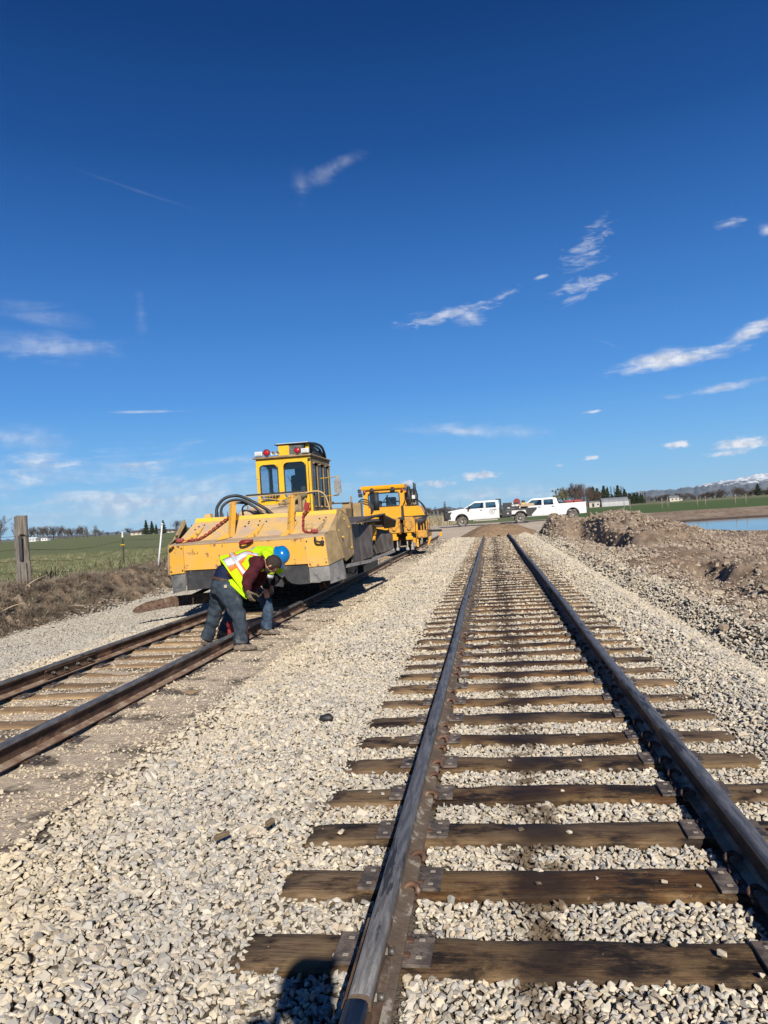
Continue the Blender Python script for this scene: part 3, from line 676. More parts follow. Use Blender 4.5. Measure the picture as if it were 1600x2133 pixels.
M_wood = wood_mat()
M_railtop = mat('worn_rail_steel', (0.12, 0.118, 0.12), (0.22, 0.213, 0.21), rough=0.5, metal=0.25, scale=12, detail=8, stretch=(4.5, 0.45, 1), c3=(0.05, 0.048, 0.05), s3=4, l3=0.57, h3=0.62, bump=0.35, bscale=45, rough2=0.6)
M_rust = mat('rusty_steel', (0.085, 0.050, 0.032), (0.16, 0.100, 0.065), rough=0.8, metal=0.1, scale=14, detail=7, stretch=(1, 0.5, 1), c3=(0.21, 0.17, 0.13), s3=6, l3=0.56, h3=0.66, bump=0.3, bscale=60, spec=0.3)
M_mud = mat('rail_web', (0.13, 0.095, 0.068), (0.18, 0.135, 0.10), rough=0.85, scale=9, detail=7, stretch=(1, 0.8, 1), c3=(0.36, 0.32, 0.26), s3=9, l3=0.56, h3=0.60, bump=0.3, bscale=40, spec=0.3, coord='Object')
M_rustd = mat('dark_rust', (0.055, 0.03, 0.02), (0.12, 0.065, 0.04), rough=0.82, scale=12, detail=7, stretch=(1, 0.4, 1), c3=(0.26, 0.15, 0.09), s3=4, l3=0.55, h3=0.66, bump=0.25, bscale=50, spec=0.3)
M_foot = mat('rail_foot_dust', (0.22, 0.13, 0.085), (0.34, 0.24, 0.17), rough=0.9, scale=7, detail=6, c3=(0.42, 0.33, 0.24), s3=5, l3=0.5, h3=0.6, bump=0.3, bscale=50, spec=0.2)
M_plate = mat('tie_plate_steel', (0.10, 0.080, 0.068), (0.21, 0.165, 0.135), rough=0.7, metal=0.15, scale=14, c3=(0.035, 0.03, 0.03), s3=9, l3=0.56, h3=0.62, bump=0.2, bscale=60, rand=0.3)
M_spike = mat('spike_rust', (0.10, 0.05, 0.03), (0.17, 0.09, 0.055), rough=0.75, scale=20, metal=0.2)
M_anchor = mat('anchor_rust', (0.10, 0.048, 0.03), (0.17, 0.09, 0.055), rough=0.75, scale=18, c3=(0.3, 0.22, 0.16), s3=8)
M_bolt = mat('greasy_bolt', (0.12, 0.11, 0.10), (0.22, 0.20, 0.17), rough=0.5, metal=0.5, scale=20)

# ------------------------------------------------------------------ rails
RB = 0.018     # underside of the rail above the tie top
def rail_profile():
    h = 0.168
    pts = [(-0.070, 0), (0.070, 0), (0.070, 0.010), (0.030, 0.020), (0.0125, 0.034), (0.0085, 0.055), (0.0085, 0.105), (0.014, 0.122), (0.034, 0.130),
           (0.0355, 0.140), (0.0350, 0.153), (0.0290, 0.1625), (0.016, 0.167), (0, 0.168), (-0.016, 0.167), (-0.0290, 0.1625), (-0.0350, 0.153), (-0.0355, 0.140),
           (-0.034, 0.130), (-0.014, 0.122), (-0.0085, 0.105), (-0.0085, 0.055), (-0.0125, 0.034), (-0.030, 0.020), (-0.070, 0.010)]
    return pts
RP = rail_profile()
def make_rail(xc, y0, y1, label, group, mats, wig=0.0, ph=0.0):
    """one rail, origin at its near end on the tie top"""
    ys = list(np.linspace(y0, y1, max(2, int((y1 - y0) / 0.8))))
    bm = bmesh.new(); rings = []
    for yy in ys:
        dx = wig * (sin(yy * 0.35 + ph) + 0.5 * sin(yy * 0.83 + ph * 2)); dz = 0.4 * wig * sin(yy * 0.5 + ph)
        rings.append([bm.verts.new((p[0] + dx, yy - y0, RB + p[1] + dz)) for p in RP])
    nP = len(RP)
    for a, b in zip(rings, rings[1:]):
        for k in range(nP):
            f = bm.faces.new((a[k], b[k], b[(k + 1) % nP], a[(k + 1) % nP]))
            f.material_index = 0 if 9 <= k <= 16 else (2 if k in (2, 3, 23, 22) else 1)
            f.smooth = 8 < k < 17
    bm.faces.new(rings[0][::-1]).material_index = 1; bm.faces.new(rings[-1]).material_index = 1
    bmesh.ops.recalc_face_normals(bm, faces=bm.faces)
    me = bpy.data.meshes.new('rail'); bm.to_mesh(me); bm.free()
    o = link('rail', me, mats); o.location = (xc, y0, 0)
    tag(o, label, 'rail', group); return o
def joint_bar(rail, side, ya, yb, bolts, m=None):
    """ya, yb in world y"""
    y0 = rail.location.y
    prof = [(0.016, 0.030), (0.050, 0.024), (0.052, 0.032), (0.026, 0.044), (0.022, 0.060), (0.022, 0.100), (0.030, 0.112), (0.046, 0.118), (0.046, 0.128), (0.016, 0.126)]
    mb = MB(); mb.prism([(side * p[0], RB + p[1]) for p in prof], 1, ya - y0, yb - y0)
    j = mb.build('joint_bar', m or M_rust, rail)
    for k in range(bolts):
        yy = ya - y0 + (yb - ya) * (k + 0.5) / bolts
        b_ = MB(); 
        b_.cyl((side * 0.020, yy, RB + 0.08), (side * 0.044, yy, RB + 0.08), 0.022, n=6); b_.cyl((side * 0.044, yy, RB + 0.08), (side * 0.066, yy, RB + 0.08), 0.012, n=8)
        b_.build('bolt', M_bolt, j)
    return j
GR = 'rails of the two tracks'
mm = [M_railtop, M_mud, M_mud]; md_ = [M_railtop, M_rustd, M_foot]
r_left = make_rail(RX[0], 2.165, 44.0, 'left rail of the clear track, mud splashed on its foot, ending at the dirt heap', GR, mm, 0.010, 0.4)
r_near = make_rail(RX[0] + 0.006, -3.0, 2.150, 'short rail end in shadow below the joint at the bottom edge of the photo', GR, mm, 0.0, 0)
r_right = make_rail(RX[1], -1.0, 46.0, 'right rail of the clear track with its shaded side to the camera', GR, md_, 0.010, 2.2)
l_near = make_rail(LX[1], 1.5, 60.0, 'rust brown rail the workers bend over, nearer rail of the machines\' track', GR, md_, 0.008, 1.1)
l_far = make_rail(LX[0], 1.5, 60.0, 'farther rust brown rail of the machines\' track, beside the dirt bank', GR, md_, 0.008, 3.0)
joint_bar(r_left, 1, 2.170, 2.66, 2); joint_bar(r_left, -1, 2.170, 2.66, 2)
joint_bar(r_near, 1, 1.6, 2.147, 2, None); joint_bar(r_near, -1, 1.6, 2.147, 2)
for a_, b_ in ((6.7, 7.35), (13.6, 14.3), (25.0, 25.8)): joint_bar(r_right, -1, a_, b_, 3, M_plate)
joint_bar(r_left, 1, 13.4, 14.1, 3, M_plate)
joint_bar(l_far, 1, 7.55, 8.55, 4); joint_bar(l_near, 1, 13.05, 13.9, 4); joint_bar(l_near, 1, 24.6, 25.4, 4)

# rail anchors: curled clips on the rail foot beside the ties
def anchor(rail, yw, side):
    mb = MB(); y = yw - rail.location.y
    pts = []
    for k in range(9):
        a = -0.5 + k * 0.48
        pts.append((side * (0.060 + 0.030 * cos(a * 1.0)), y + (0.030 * sin(a)) , RB + 0.012 + 0.022 * sin(k / 8 * pi)))
    mb.tube(pts, [0.008, 0.012, 0.013, 0.013, 0.013, 0.012, 0.011, 0.010, 0.007], n=6)
    mb.beam((side * 0.03, y, RB - 0.012), (side * 0.085, y, RB - 0.008), 0.022, 0.014)
    mb.build('rail_anchor', M_anchor, rail)
for k in range(0, 14):
    ty = TIE0 + TSP * k
    if k % 2 == 1 or k in (4,):
        for sd, rr in ((1, r_left), (-1, r_right)):
            anchor(rr, ty + 0.145, sd); anchor(rr, ty - 0.145, sd)

# ------------------------------------------------------------------ ties
def tie_mesh(seed):
    r = random.Random(seed); bm = bmesh.new(); n = 22
    prof = [(-0.114, -0.175), (0.114, -0.175), (0.116, -0.012), (0.104, -0.001), (0.05, 0.0015), (0, 0.0), (-0.05, 0.001), (-0.103, -0.002), (-0.116, -0.014)]
    rings = []
    for i in range(n + 1):
        u = i / n; X = -1.275 + 2.55 * u
        e = 0.012 * sin(u * 7 + seed) + 0.004 * r.uniform(-1, 1); dz = 0.003 * sin(u * 11 + seed * 2)
        en = 0.014 * (1 if i in (0, n) else 0)
        rings.append([bm.verts.new((X + (r.uniform(-0.018, 0.012) if i in (0, n) else 0), p[0] * (1 - en * 2) + e + r.uniform(-.0025, .0025), p[1] + dz - en * 0.4 + (r.uniform(-.005, .002) if p[1] > -0.02 else 0))) for p in prof])
    for a, b in zip(rings, rings[1:]):
        for k in range(len(prof)):
            f = bm.faces.new((a[k], b[k], b[(k + 1) % len(prof)], a[(k + 1) % len(prof)])); f.smooth = 2 <= k <= 7
    bm.faces.new(rings[0][::-1]); bm.faces.new(rings[-1])
    bmesh.ops.recalc_face_normals(bm, faces=bm.faces)
    me = bpy.data.meshes.new('tie'); bm.to_mesh(me); bm.free(); me.materials.append(M_wood); return me
TIEM = [tie_mesh(s) for s in range(9)]
def plate_mesh():
    mb = MB(); mb.box((0, 0, 0.0095), (0.36, 0.195, 0.013), bevel=0.002); mb.box((-0.082, 0, 0.019), (0.016, 0.185, 0.010)); mb.box((0.082, 0, 0.019), (0.016, 0.185, 0.010))
    mb.mi = 1
    for sx, sy in ((-0.135, -0.055), (-0.135, 0.055), (0.135, -0.055), (0.135, 0.055)): mb.box((sx, sy, 0.0166), (0.022, 0.016, 0.002))
    return mb
M_hole = mat('dusty_hole', (0.35, 0.31, 0.25), (0.45, 0.40, 0.33), rough=0.9, scale=40)
_p = plate_mesh(); bmesh.ops.recalc_face_normals(_p.bm, faces=_p.bm.faces); PLM = bpy.data.meshes.new('tie_plate'); _p.bm.to_mesh(PLM); _p.bm.free(); PLM.materials.append(M_plate); PLM.materials.append(M_hole)
_s = MB(); _s.box((0, 0, 0.018), (0.034, 0.026, 0.012), bevel=0.004); _s.box((0.004, 0, 0.008), (0.016, 0.016, 0.012)); _s.bm.normal_update(); SPM = bpy.data.meshes.new('rail_spike'); _s.bm.to_mesh(SPM); _s.bm.free(); SPM.materials.append(M_spike)
def ordn(n):
    if n <= 12: return ORD[n]
    T = {13: 'thirteenth', 14: 'fourteenth', 15: 'fifteenth', 16: 'sixteenth', 17: 'seventeenth', 18: 'eighteenth', 19: 'nineteenth', 20: 'twentieth', 30: 'thirtieth'}
    return T[n] if n in T else 'twenty ' + ORD[n - 20]
ORD = ['', 'first', 'second', 'third', 'fourth', 'fifth', 'sixth', 'seventh', 'eighth', 'ninth', 'tenth', 'eleventh', 'twelfth']
def add_tie(cx_, y, z, gauge_x, label, group, near, plates, rz=0.0, dz=0.0):
    o = bpy.data.objects.new('railroad_tie', rng.choice(TIEM)); COL.objects.link(o)
    o.location = (cx_ + rng.uniform(-0.02, 0.02), y, z); o.rotation_euler = (0, rng.uniform(-0.002, 0.002), rz + (pi if rng.random() < 0.5 else 0))
    if abs(o.rotation_euler.z) > 1: sgn = -1
    else: sgn = 1
    tag(o, label, 'railroad tie', group)
    if plates:
        for gx_ in gauge_x:
            p = bpy.data.objects.new('tie_plate', PLM); COL.objects.link(p); p.parent = o
            p.location = (sgn * (gx_ - o.location.x), sgn * 0.0, 0.0); p.rotation_euler = (0, 0, rng.uniform(-0.03, 0.03))
            if near:
                for sx, sy in ((0.088, -0.05), (-0.088, 0.05), (0.088, 0.04)):
                    s = bpy.data.objects.new('rail_spike', SPM); COL.objects.link(s); s.parent = p
                    s.location = (sx, sy, 0.004); s.rotation_euler = (0, 0, pi if sx > 0 else 0)
GT = 'ties of the clear track'
for k in range(-2, 84):
    y = TIE0 + TSP * k
    if k < -1: continue
    if k < 0: lb = 'wooden tie below the bottom edge of the photo, under the rail joint'
    elif k < 1: lb = 'lowest full wooden tie in the photo, with the photographer\'s shadow on it'
    elif k < 29: lb = '%s wooden tie of the clear track, counting up from the bottom' % ordn(k + 1)
    else: lb = 'wooden tie in the far stretch of the clear track near the dirt heap'
    add_tie(0.25, y + rng.uniform(-0.02, 0.02), rng.uniform(-0.006, 0.003), RX, lb, GT if k < 12 else (GT + ', middle stretch' if k < 30 else GT + ', far stretch'), k < 8, k < 46, rng.uniform(-0.012, 0.012))
GL = 'ties of the machines\' track'
nl = 0
for k in range(2, 80):
    y = TIE0 + LOFF + TSP * k
    if y < 3.0 or y > 42: continue
    nl += 1
    lb = ('%s dusty half buried tie of the machines\' track from the left edge' % ordn(nl) if y < 9.6 else 'dusty tie of the machines\' track beside the workers and under the plow' if y < 21 else 'dusty tie of the machines\' track between the two machines and beyond')
    add_tie(-4.25, y + rng.uniform(-0.03, 0.03), rng.uniform(-0.030, -0.012), LX, lb, GL + (', near' if y < 9.6 else ', middle' if y < 21 else ', far'), y < 9, y < 24, rng.uniform(-0.02, 0.02))

# loose things on the ballast
_m = MB(); _m.ball((0, 0, 0), 0.045, 1.3, 0.9, 0.8, 2)
for v in _m.bm.verts: v.co *= 1 + 0.12 * sin(v.co.x * 90 + v.co.y * 60)
br = _m.build('black_stone', mat('coal_black', (0.018, 0.018, 0.02), (0.03, 0.03, 0.03), rough=0.55, scale=20)); br.location = (-1.39, 5.76, 0.035); tag(br, 'single black rock lying alone on the pale ballast between the tracks', 'rock')
M_old = mat('old_split_wood', (0.17, 0.12, 0.07), (0.28, 0.21, 0.13), rough=0.85, scale=20, stretch=(0.3, 5, 5), bump=0.3)
for (px, py, a, l_, w_, lb) in ((-1.42, 3.52, 0.75, 0.08, 0.012, 'thin dark wood splinter on the ballast left of the clear track'), (-1.22, 3.68, 0.9, 0.05, 0.02, 'short chunk of tie wood on the ballast left of the clear track')):
    w_m = MB(); w_m.beam((-l_ / 2, 0, 0.01), (l_ / 2, 0.01, 0.02), w_, 0.02); w_m.beam((-l_ / 2, 0.006, 0.018), (l_ / 3, 0.012, 0.027), w_ * .5, 0.012)
    o_ = w_m.build('wood_chip', M_old); o_.location = (px, py, 0.055); o_.rotation_euler = (0, 0.05, a); tag(o_, lb, 'wood scrap')
STM = [make_stones(1, 77 + i)[0] for i in range(5)]
for me in STM: me.materials.append(M_stone)
spots = [(-0.67, 2.66, .020), (0.70, 2.71, .043), (0.86, 2.68, .040), (0.93, 2.74, .034), (0.79, 2.60, .026), (0.55, 2.77, .035), (0.62, 3.22, .03), (0.10, 3.20, .028), (0.35, 3.25, .02), (0.75, 3.19, .025), (-0.86, 3.70, .04), (0.05, 3.73, .035), (0.28, 3.70, .03),
         (-0.72, 4.22, .028), (0.30, 4.24, .03), (0.45, 4.74, .03), (1.32, 4.20, .035), (-0.80, 4.25, .03), (1.22, 3.72, .04), (1.35, 3.66, .035), (0.02, 4.76, .03), (0.5, 5.27, .03), (-0.8, 5.28, .03)]
cnt_ = {}
for (px, py, s_) in sorted(spots, key=lambda q: -q[2]):
    o_ = bpy.data.objects.new('loose_stone', rng.choice(STM)); COL.objects.link(o_); o_.location = (px, py, s_ * 0.35); o_.scale = (s_ * rng.uniform(0.9, 1.2), s_, s_); o_.rotation_euler = (0, 0, rng.uniform(0, 6))
    tk = int(round((py - TIE0) / TSP)) + 1; cnt_[(tk, px > 0.25)] = cnt_.get((tk, px > 0.25), 0) + 1
    tag(o_, '%s largest loose stone on the %s half of the %s tie' % (ordn(cnt_[(tk, px > 0.25)]), 'right' if px > 0.25 else 'left', ordn(max(1, tk))), 'stone', 'loose stones on the ties')
# ------------------------------------------------------------------ shared materials
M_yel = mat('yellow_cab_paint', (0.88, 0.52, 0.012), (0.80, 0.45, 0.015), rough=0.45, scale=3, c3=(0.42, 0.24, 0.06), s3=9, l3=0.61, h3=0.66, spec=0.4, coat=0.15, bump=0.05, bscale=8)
M_plow = mat('faded_plow_paint', (0.78, 0.41, 0.045), (0.70, 0.40, 0.10), rough=0.62, scale=4, lo=0.35, hi=0.65, c3=(0.26, 0.13, 0.06), s3=6.5, l3=0.565, h3=0.63, spec=0.35, bump=0.1, bscale=7)
M_plowtop = mat('dusty_plow_paint', (0.70, 0.45, 0.15), (0.60, 0.41, 0.20), rough=0.75, scale=3.5, lo=0.35, hi=0.62, c3=(0.52, 0.38, 0.27), s3=2.2, l3=0.50, h3=0.62, spec=0.25, bump=0.08, bscale=9)
M_dustd = mat('dust_covered_deck', (0.43, 0.32, 0.225), (0.53, 0.40, 0.26), rough=0.9, scale=4, c3=(0.62, 0.44, 0.18), s3=3, l3=0.58, h3=0.66, spec=0.15, bump=0.3, bscale=18)
M_lip = mat('bright_yellow_lip', (0.86, 0.52, 0.02), (0.74, 0.46, 0.08), rough=0.5, scale=5, c3=(0.6, 0.42, 0.2), s3=6, l3=0.56, h3=0.64)
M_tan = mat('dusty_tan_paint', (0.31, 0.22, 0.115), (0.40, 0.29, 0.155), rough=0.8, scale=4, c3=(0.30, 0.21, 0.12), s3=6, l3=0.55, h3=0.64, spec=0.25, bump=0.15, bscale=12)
M_rub = mat('black_rubber', (0.022, 0.023, 0.026), (0.04, 0.04, 0.043), rough=0.65, scale=5, c3=(0.11, 0.10, 0.09), s3=3, l3=0.56, h3=0.68, bump=0.15, bscale=9)
M_rubg = mat('grey_scuffed_rubber', (0.16, 0.155, 0.15), (0.24, 0.23, 0.22), rough=0.6, scale=3, c3=(0.10, 0.10, 0.10), s3=4, l3=0.52, h3=0.64, bump=0.15, bscale=7, spec=0.4)
M_blk = mat('black_paint', (0.02, 0.02, 0.022), (0.035, 0.035, 0.035), rough=0.5, scale=8, c3=(0.12, 0.10, 0.08), s3=6, l3=0.58, h3=0.68)
M_hose = mat('hose_rubber', (0.02, 0.021, 0.024), (0.035, 0.035, 0.036), rough=0.45, scale=20, spec=0.4)
M_steel = mat('scraped_wing_steel', (0.09, 0.075, 0.065), (0.17, 0.145, 0.125), rough=0.65, metal=0.25, scale=4, detail=8, stretch=(1, 1.5, 0.6), c3=(0.14, 0.085, 0.06), s3=3, l3=0.52, h3=0.62, bump=0.2, bscale=14)
M_bright = mat('bright_worn_steel', (0.42, 0.38, 0.33), (0.55, 0.50, 0.44), rough=0.5, metal=0.4, scale=10, c3=(0.25, 0.17, 0.12), s3=8)
M_under = mat('greasy_underframe', (0.03, 0.024, 0.02), (0.075, 0.055, 0.04), rough=0.8, scale=8, c3=(0.17, 0.12, 0.08), s3=5, l3=0.58, h3=0.66)
M_red = mat('red_paint', (0.34, 0.03, 0.028), (0.22, 0.02, 0.02), rough=0.5, scale=14)
M_redl = mat('red_lens', (0.55, 0.01, 0.015), (0.40, 0.01, 0.01), rough=0.2, scale=30, coat=0.5)
M_white = mat('white_paint', (0.80, 0.80, 0.79), (0.74, 0.73, 0.71), rough=0.35, scale=2, coat=0.5)
M_lens = mat('clear_lamp_lens', (0.72, 0.72, 0.70), (0.55, 0.55, 0.55), rough=0.2, scale=30, coat=0.6)
M_seat = mat('dark_seat', (0.03, 0.035, 0.04), (0.05, 0.05, 0.055), rough=0.8, scale=10)
M_org = mat('orange_yellow_paint', (0.86, 0.40, 0.008), (0.78, 0.36, 0.012), rough=0.42, scale=3, c3=(0.40, 0.20, 0.05), s3=9, l3=0.64, h3=0.70, coat=0.2, bump=0.04, bscale=8)
M_orgd = mat('dirty_orange_paint', (0.72, 0.34, 0.02), (0.50, 0.26, 0.05), rough=0.6, scale=5, c3=(0.10, 0.06, 0.03), s3=9, l3=0.54, h3=0.62)
def glass_mat(name, tint, gl=0.12):
    mt = bpy.data.materials.new(name); mt.use_nodes = True; t = mt.node_tree; t.nodes.clear()
    tr = t.nodes.new('ShaderNodeBsdfTransparent'); tr.inputs[0].default_value = (*tint, 1)
    gs_ = t.nodes.new('ShaderNodeBsdfGlossy'); gs_.inputs['Roughness'].default_value = 0.04
    lw = t.nodes.new('ShaderNodeLayerWeight'); lw.inputs['Blend'].default_value = 0.5
    mx = t.nodes.new('ShaderNodeMixShader'); o = t.nodes.new('ShaderNodeOutputMaterial')
    t.links.new(mth(t, 'ADD', mth(t, 'MULTIPLY', mth(t, 'POWER', lw.outputs['Facing'], 4.0), 0.6), gl, clamp=True), mx.inputs[0]); t.links.new(tr.outputs[0], mx.inputs[1]); t.links.new(gs_.outputs[0], mx.inputs[2]); t.links.new(mx.outputs[0], o.inputs[0])
    return mt
M_glass = glass_mat('tinted_glass', (0.86, 0.90, 0.93), 0.05)
M_glassd = glass_mat('dark_glass', (0.30, 0.34, 0.36), 0.03)

def rrect(u0, u1, v0, v1, r, n=5):
    pts = []
    for (cu, cv, a0) in ((u1 - r, v1 - r, 0), (u0 + r, v1 - r, 90), (u0 + r, v0 + r, 180), (u1 - r, v0 + r, 270)):
        for k in range(n + 1):
            a = radians(a0 + 90 * k / n); pts.append((cu + r * cos(a), cv + r * sin(a)))
    return pts
def wall(mb, O, U, V, w, h, th, wins, r=0.07):
    """wall panel O + u*U + v*V (u 0..w, v 0..h) with rounded window openings"""
    O = Vector(O); U = Vector(U).normalized(); V = Vector(V).normalized(); Nn = U.cross(V)
    us = sorted({0, w, *[q for a in wins for q in a[:2]]}); vs = sorted({0, h, *[q for a in wins for q in a[2:4]]})
    Pt = lambda u, v: O + U * u + V * v
    for a, b in zip(us, us[1:]):
        for c, d in zip(vs, vs[1:]):
            um, vm = (a + b) / 2, (c + d) / 2
            if any(q[0] < um < q[1] and q[2] < vm < q[3] for q in wins): continue
            mb.plate([Pt(a, c), Pt(b, c), Pt(b, d), Pt(a, d)], th)
    for (a, b, c, d) in wins:
        for (cu, cv, su, sv) in ((a, c, 1, 1), (b, c, -1, 1), (b, d, -1, -1), (a, d, 1, -1)):
            arc = [(cu + su * r * (1 - sin(t)), cv + sv * r * (1 - cos(t))) for t in [pi / 2 * k / 4 for k in range(5)]]
            poly = [(cu, cv)] + arc
            pp = [Pt(*p) for p in poly]
            mb.plate(pp if su * sv < 0 else pp[::-1], th)
def window(parent, O, U, V, th, win, r=0.07, glass=None, gasket=0.012):
    O = Vector(O); U = Vector(U).normalized(); V = Vector(V).normalized(); Nn = U.cross(V)
    a, b, c, d = win; Pt = lambda u, v, o=0: O + U * u + V * v + Nn * o
    g = MB(); pts = [Pt(u, v, 0.004) for u, v in rrect(a, b, c, d, r)]; g.tube(pts + [pts[0], pts[1]], gasket, n=6, cap=False)
    w_ = g.build('window', M_blk, parent)
    p = MB(); pp = [Pt(u, v, -th * 0.5) for u, v in rrect(a + 0.002, b - 0.002, c + 0.002, d - 0.002, r)]; p.plate(pp, 0.004); p.build('pane', glass or M_glass, w_)
    return w_
def bez(p0, p1, p2, p3, n=12):
    p0, p1, p2, p3 = map(Vector, (p0, p1, p2, p3))
    return [p0 * (1 - t) ** 3 + p1 * 3 * t * (1 - t) ** 2 + p2 * 3 * t * t * (1 - t) + p3 * t ** 3 for t in [k / (n - 1) for k in range(n)]]
def spline(pts, n=5):
    pts = [Vector(p) for p in pts]; out = []
    for i in range(len(pts) - 1):
        p0 = pts[max(i - 1, 0)]; p1 = pts[i]; p2 = pts[i + 1]; p3 = pts[min(i + 2, len(pts) - 1)]
        for k in range(n):
            t = k / n; out.append(0.5 * ((2 * p1) + (p2 - p0) * t + (2 * p0 - 5 * p1 + 4 * p2 - p3) * t * t + (3 * p1 - p0 - 3 * p2 + p3) * t ** 3))
    out.append(pts[-1]); return out
def lamp_round(parent, c, r, m_, name='warning_lamp'):
    h = MB(); h.lathe((c[0], c[1] + 0.07, c[2]), (0, -1, 0), [(r * 0.6, 0), (r, 0.03), (r * 1.05, 0.07)], 14); hh = h.build(name, M_blk, parent)
    l_ = MB(); l_.lathe((c[0], c[1] - 0.001, c[2]), (0, -1, 0), [(r * 0.85, 0), (r * 0.7, 0.012), (r * 0.3, 0.02)], 14); l_.build('lens', m_, hh); return hh

# ------------------------------------------------------------------ machine 1: ballast regulator with a wide plow
reg = empty('ballast_regulator', (-4.25, 12.45, 0), 'large dusty yellow track machine with tall cab and full width plow, behind the workers', 'track machine')
HW = 1.46
zt, zb = 1.345, 0.885
m_ = MB()   # main blade between the corner plates
m_.plate([(-1.16, 0, zb), (1.08, 0, zb), (1.06, 0, zt), (-1.16, 0, zt)], 0.03)
blade = m_.build('plow_blade', M_plow, reg)
for s in (-1, 1):
    c_ = MB(); x0, x1 = s * 1.085, s * 1.47
    xs4 = (1.088, 1.43) if s > 0 else (-1.47, -1.168)
    xa, xb = xs4
    if s > 0: pts = [(xa, -0.014, zb - 0.06), (xb, 0.06, zb - 0.045), (xb - 0.05, 0.07, zt + 0.025), (xa - 0.06, -0.014, zt - 0.015)]
    else: pts = [(xa, 0.05, zb - 0.065), (xb, -0.012, zb - 0.045), (xb, -0.012, zt - 0.02), (xa + 0.02, 0.05, zt - 0.01)]
    c_.plate(pts, 0.025); cp = c_.build('corner_plate', M_plow, reg)
    b_ = MB()
    for (u, v) in ((0.1, 0.1), (0.9, 0.1), (0.9, 0.9), (0.12, 0.88)):
        q = (Vector(pts[0]) * (1 - u) + Vector(pts[1]) * u) * (1 - v) + (Vector(pts[3]) * (1 - u) + Vector(pts[2]) * u) * v
        b_.cyl(q + Vector((0, 0.01, 0)), q - Vector((0, 0.014, 0)), 0.014, n=6)
    b_.build('bolt', M_rustd, cp)
# dusty ledge and sloped panel with bright lip
m_ = MB(); m_.plate([(-1.45, 0.055, zt + 0.005), (-1.15, -0.012, zt + 0.004), (1.06, -0.012, zt + 0.004), (1.37, 0.06, zt + 0.03), (1.40, 0.30, 1.42), (-1.40, 0.30, 1.385)], 0.02)
m_.build('ledge', M_dustd, reg)
m_ = MB(); m_.plate([(-1.40, 0.303, 1.385), (1.40, 0.303, 1.42), (1.45, 0.86, 1.725), (-1.28, 0.86, 1.725)], 0.02); sl_ = m_.build('sloped_panel', M_plowtop, reg)
m_ = MB(); m_.plate([(-1.28, 0.862, 1.727), (1.45, 0.862, 1.727), (1.45, 0.90, 1.80), (-1.27, 0.90, 1.80)], 0.02); m_.plate([(-1.27, 0.902, 1.802), (1.45, 0.902, 1.802), (1.45, 0.98, 1.795), (-1.27, 0.98, 1.795)], 0.02)
m_.build('top_lip', M_lip, reg)
hb = MB()    # bolt holes / heads on the slope
for (u, v) in ((0.05, 0.6), (0.06, 0.75), (0.09, 0.82), (0.20, 0.72), (0.21, 0.85), (0.235, 0.90), (0.40, 0.6), (0.41, 0.75), (0.405, 0.85), (0.49, 0.62), (0.48, 0.85), (0.53, 0.8), (0.70, 0.6), (0.735, 0.5), (0.735, 0.75), (0.90, 0.75), (0.935, 0.65), (0.94, 0.8), (0.5, 0.1), (0.72, 0.08), (0.95, 0.25)):
    a = Vector((-1.40, 0.303, 1.385)) * (1 - u) + Vector((1.40, 0.303, 1.42)) * u; b = Vector((-1.28, 0.86, 1.725)) * (1 - u) + Vector((1.45, 0.86, 1.725)) * u
    q = a * (1 - v) + b * v; nn = Vector((0, -0.5, 0.87)); hb.cyl(q - nn * 0.004, q + nn * 0.012, 0.016, n=8)
hb.build('bolt', M_blk, sl_)
for gx_ in (-1.22, -0.58, -0.06, 0.58, 1.12):
    g_ = MB(); g_.plate([(gx_, 0.07, 1.375), (gx_ + 0.15, 0.306, 1.41), (gx_ + 0.19, 0.68, 1.65)], 0.014); g_.build('gusset', M_tan if gx_ > 1 else M_plow, reg)
for gx_, ztop in ((-0.40, 2.03), (0.70, 2.08)):
    g_ = MB(); g_.beam((gx_, 0.36, 1.42), (gx_ + 0.05, 0.42, ztop), 0.085, 0.09); g_.plate([(gx_ - 0.02, 0.40, 1.72), (gx_ - 0.02, 0.98, 1.72), (gx_ + 0.01, 0.46, ztop - 0.02)], 0.015)
    g_.beam((gx_ + 0.05, 0.38, ztop), (gx_ + 0.05, 0.50, ztop + 0.02), 0.11, 0.03)
    g_.build('post', M_plow, reg)
# lifting hook on the front edge
g_ = MB(); g_.tube(spline([(-0.10, -0.02, 1.33), (-0.08, -0.10, 1.30), (0.04, -0.12, 1.325), (0.13, -0.05, 1.345)], 4), 0.022, 6); g_.box((0.03, -0.05, 1.352), (0.20, 0.09, 0.025)); g_.build('lifting_hook', M_red, reg)
g_ = MB(); g_.tube(spline([(1.23, -0.02, 1.33), (1.26, -0.06, 1.27), (1.33, -0.03, 1.245)], 4), 0.02, 6); g_.lathe((1.355, 0.03, 1.245), (0, -1, 0), [(0.012, 0), (0.036, 0.03), (0.036, 0.045), (0.018, 0.047)], 12); g_.build('drain_hose', M_hose, reg)
g_ = MB(); g_.tube(spline([(-1.44, 0.03, 1.24), (-1.40, -0.03, 1.28), (-1.34, 0.0, 1.32)], 4), 0.016, 6); g_.build('grab_hook', M_rustd, reg)
g_ = MB(); g_.cyl((-1.33, 0.12, 1.36), (-1.33, 0.12, 1.50), 0.022, n=8); g_.cyl((-1.33, 0.12, 1.50), (-1.33, 0.12, 1.515), 0.034, n=8); g_.build('pin', M_rust, reg)
g_ = MB(); g_.tube([(1.0, 0.36, 1.42), (1.0, 0.33, 1.56), (1.10, 0.33, 1.57), (1.10, 0.34, 1.43)], 0.013, 6); g_.build('handle', M_plowtop, reg)
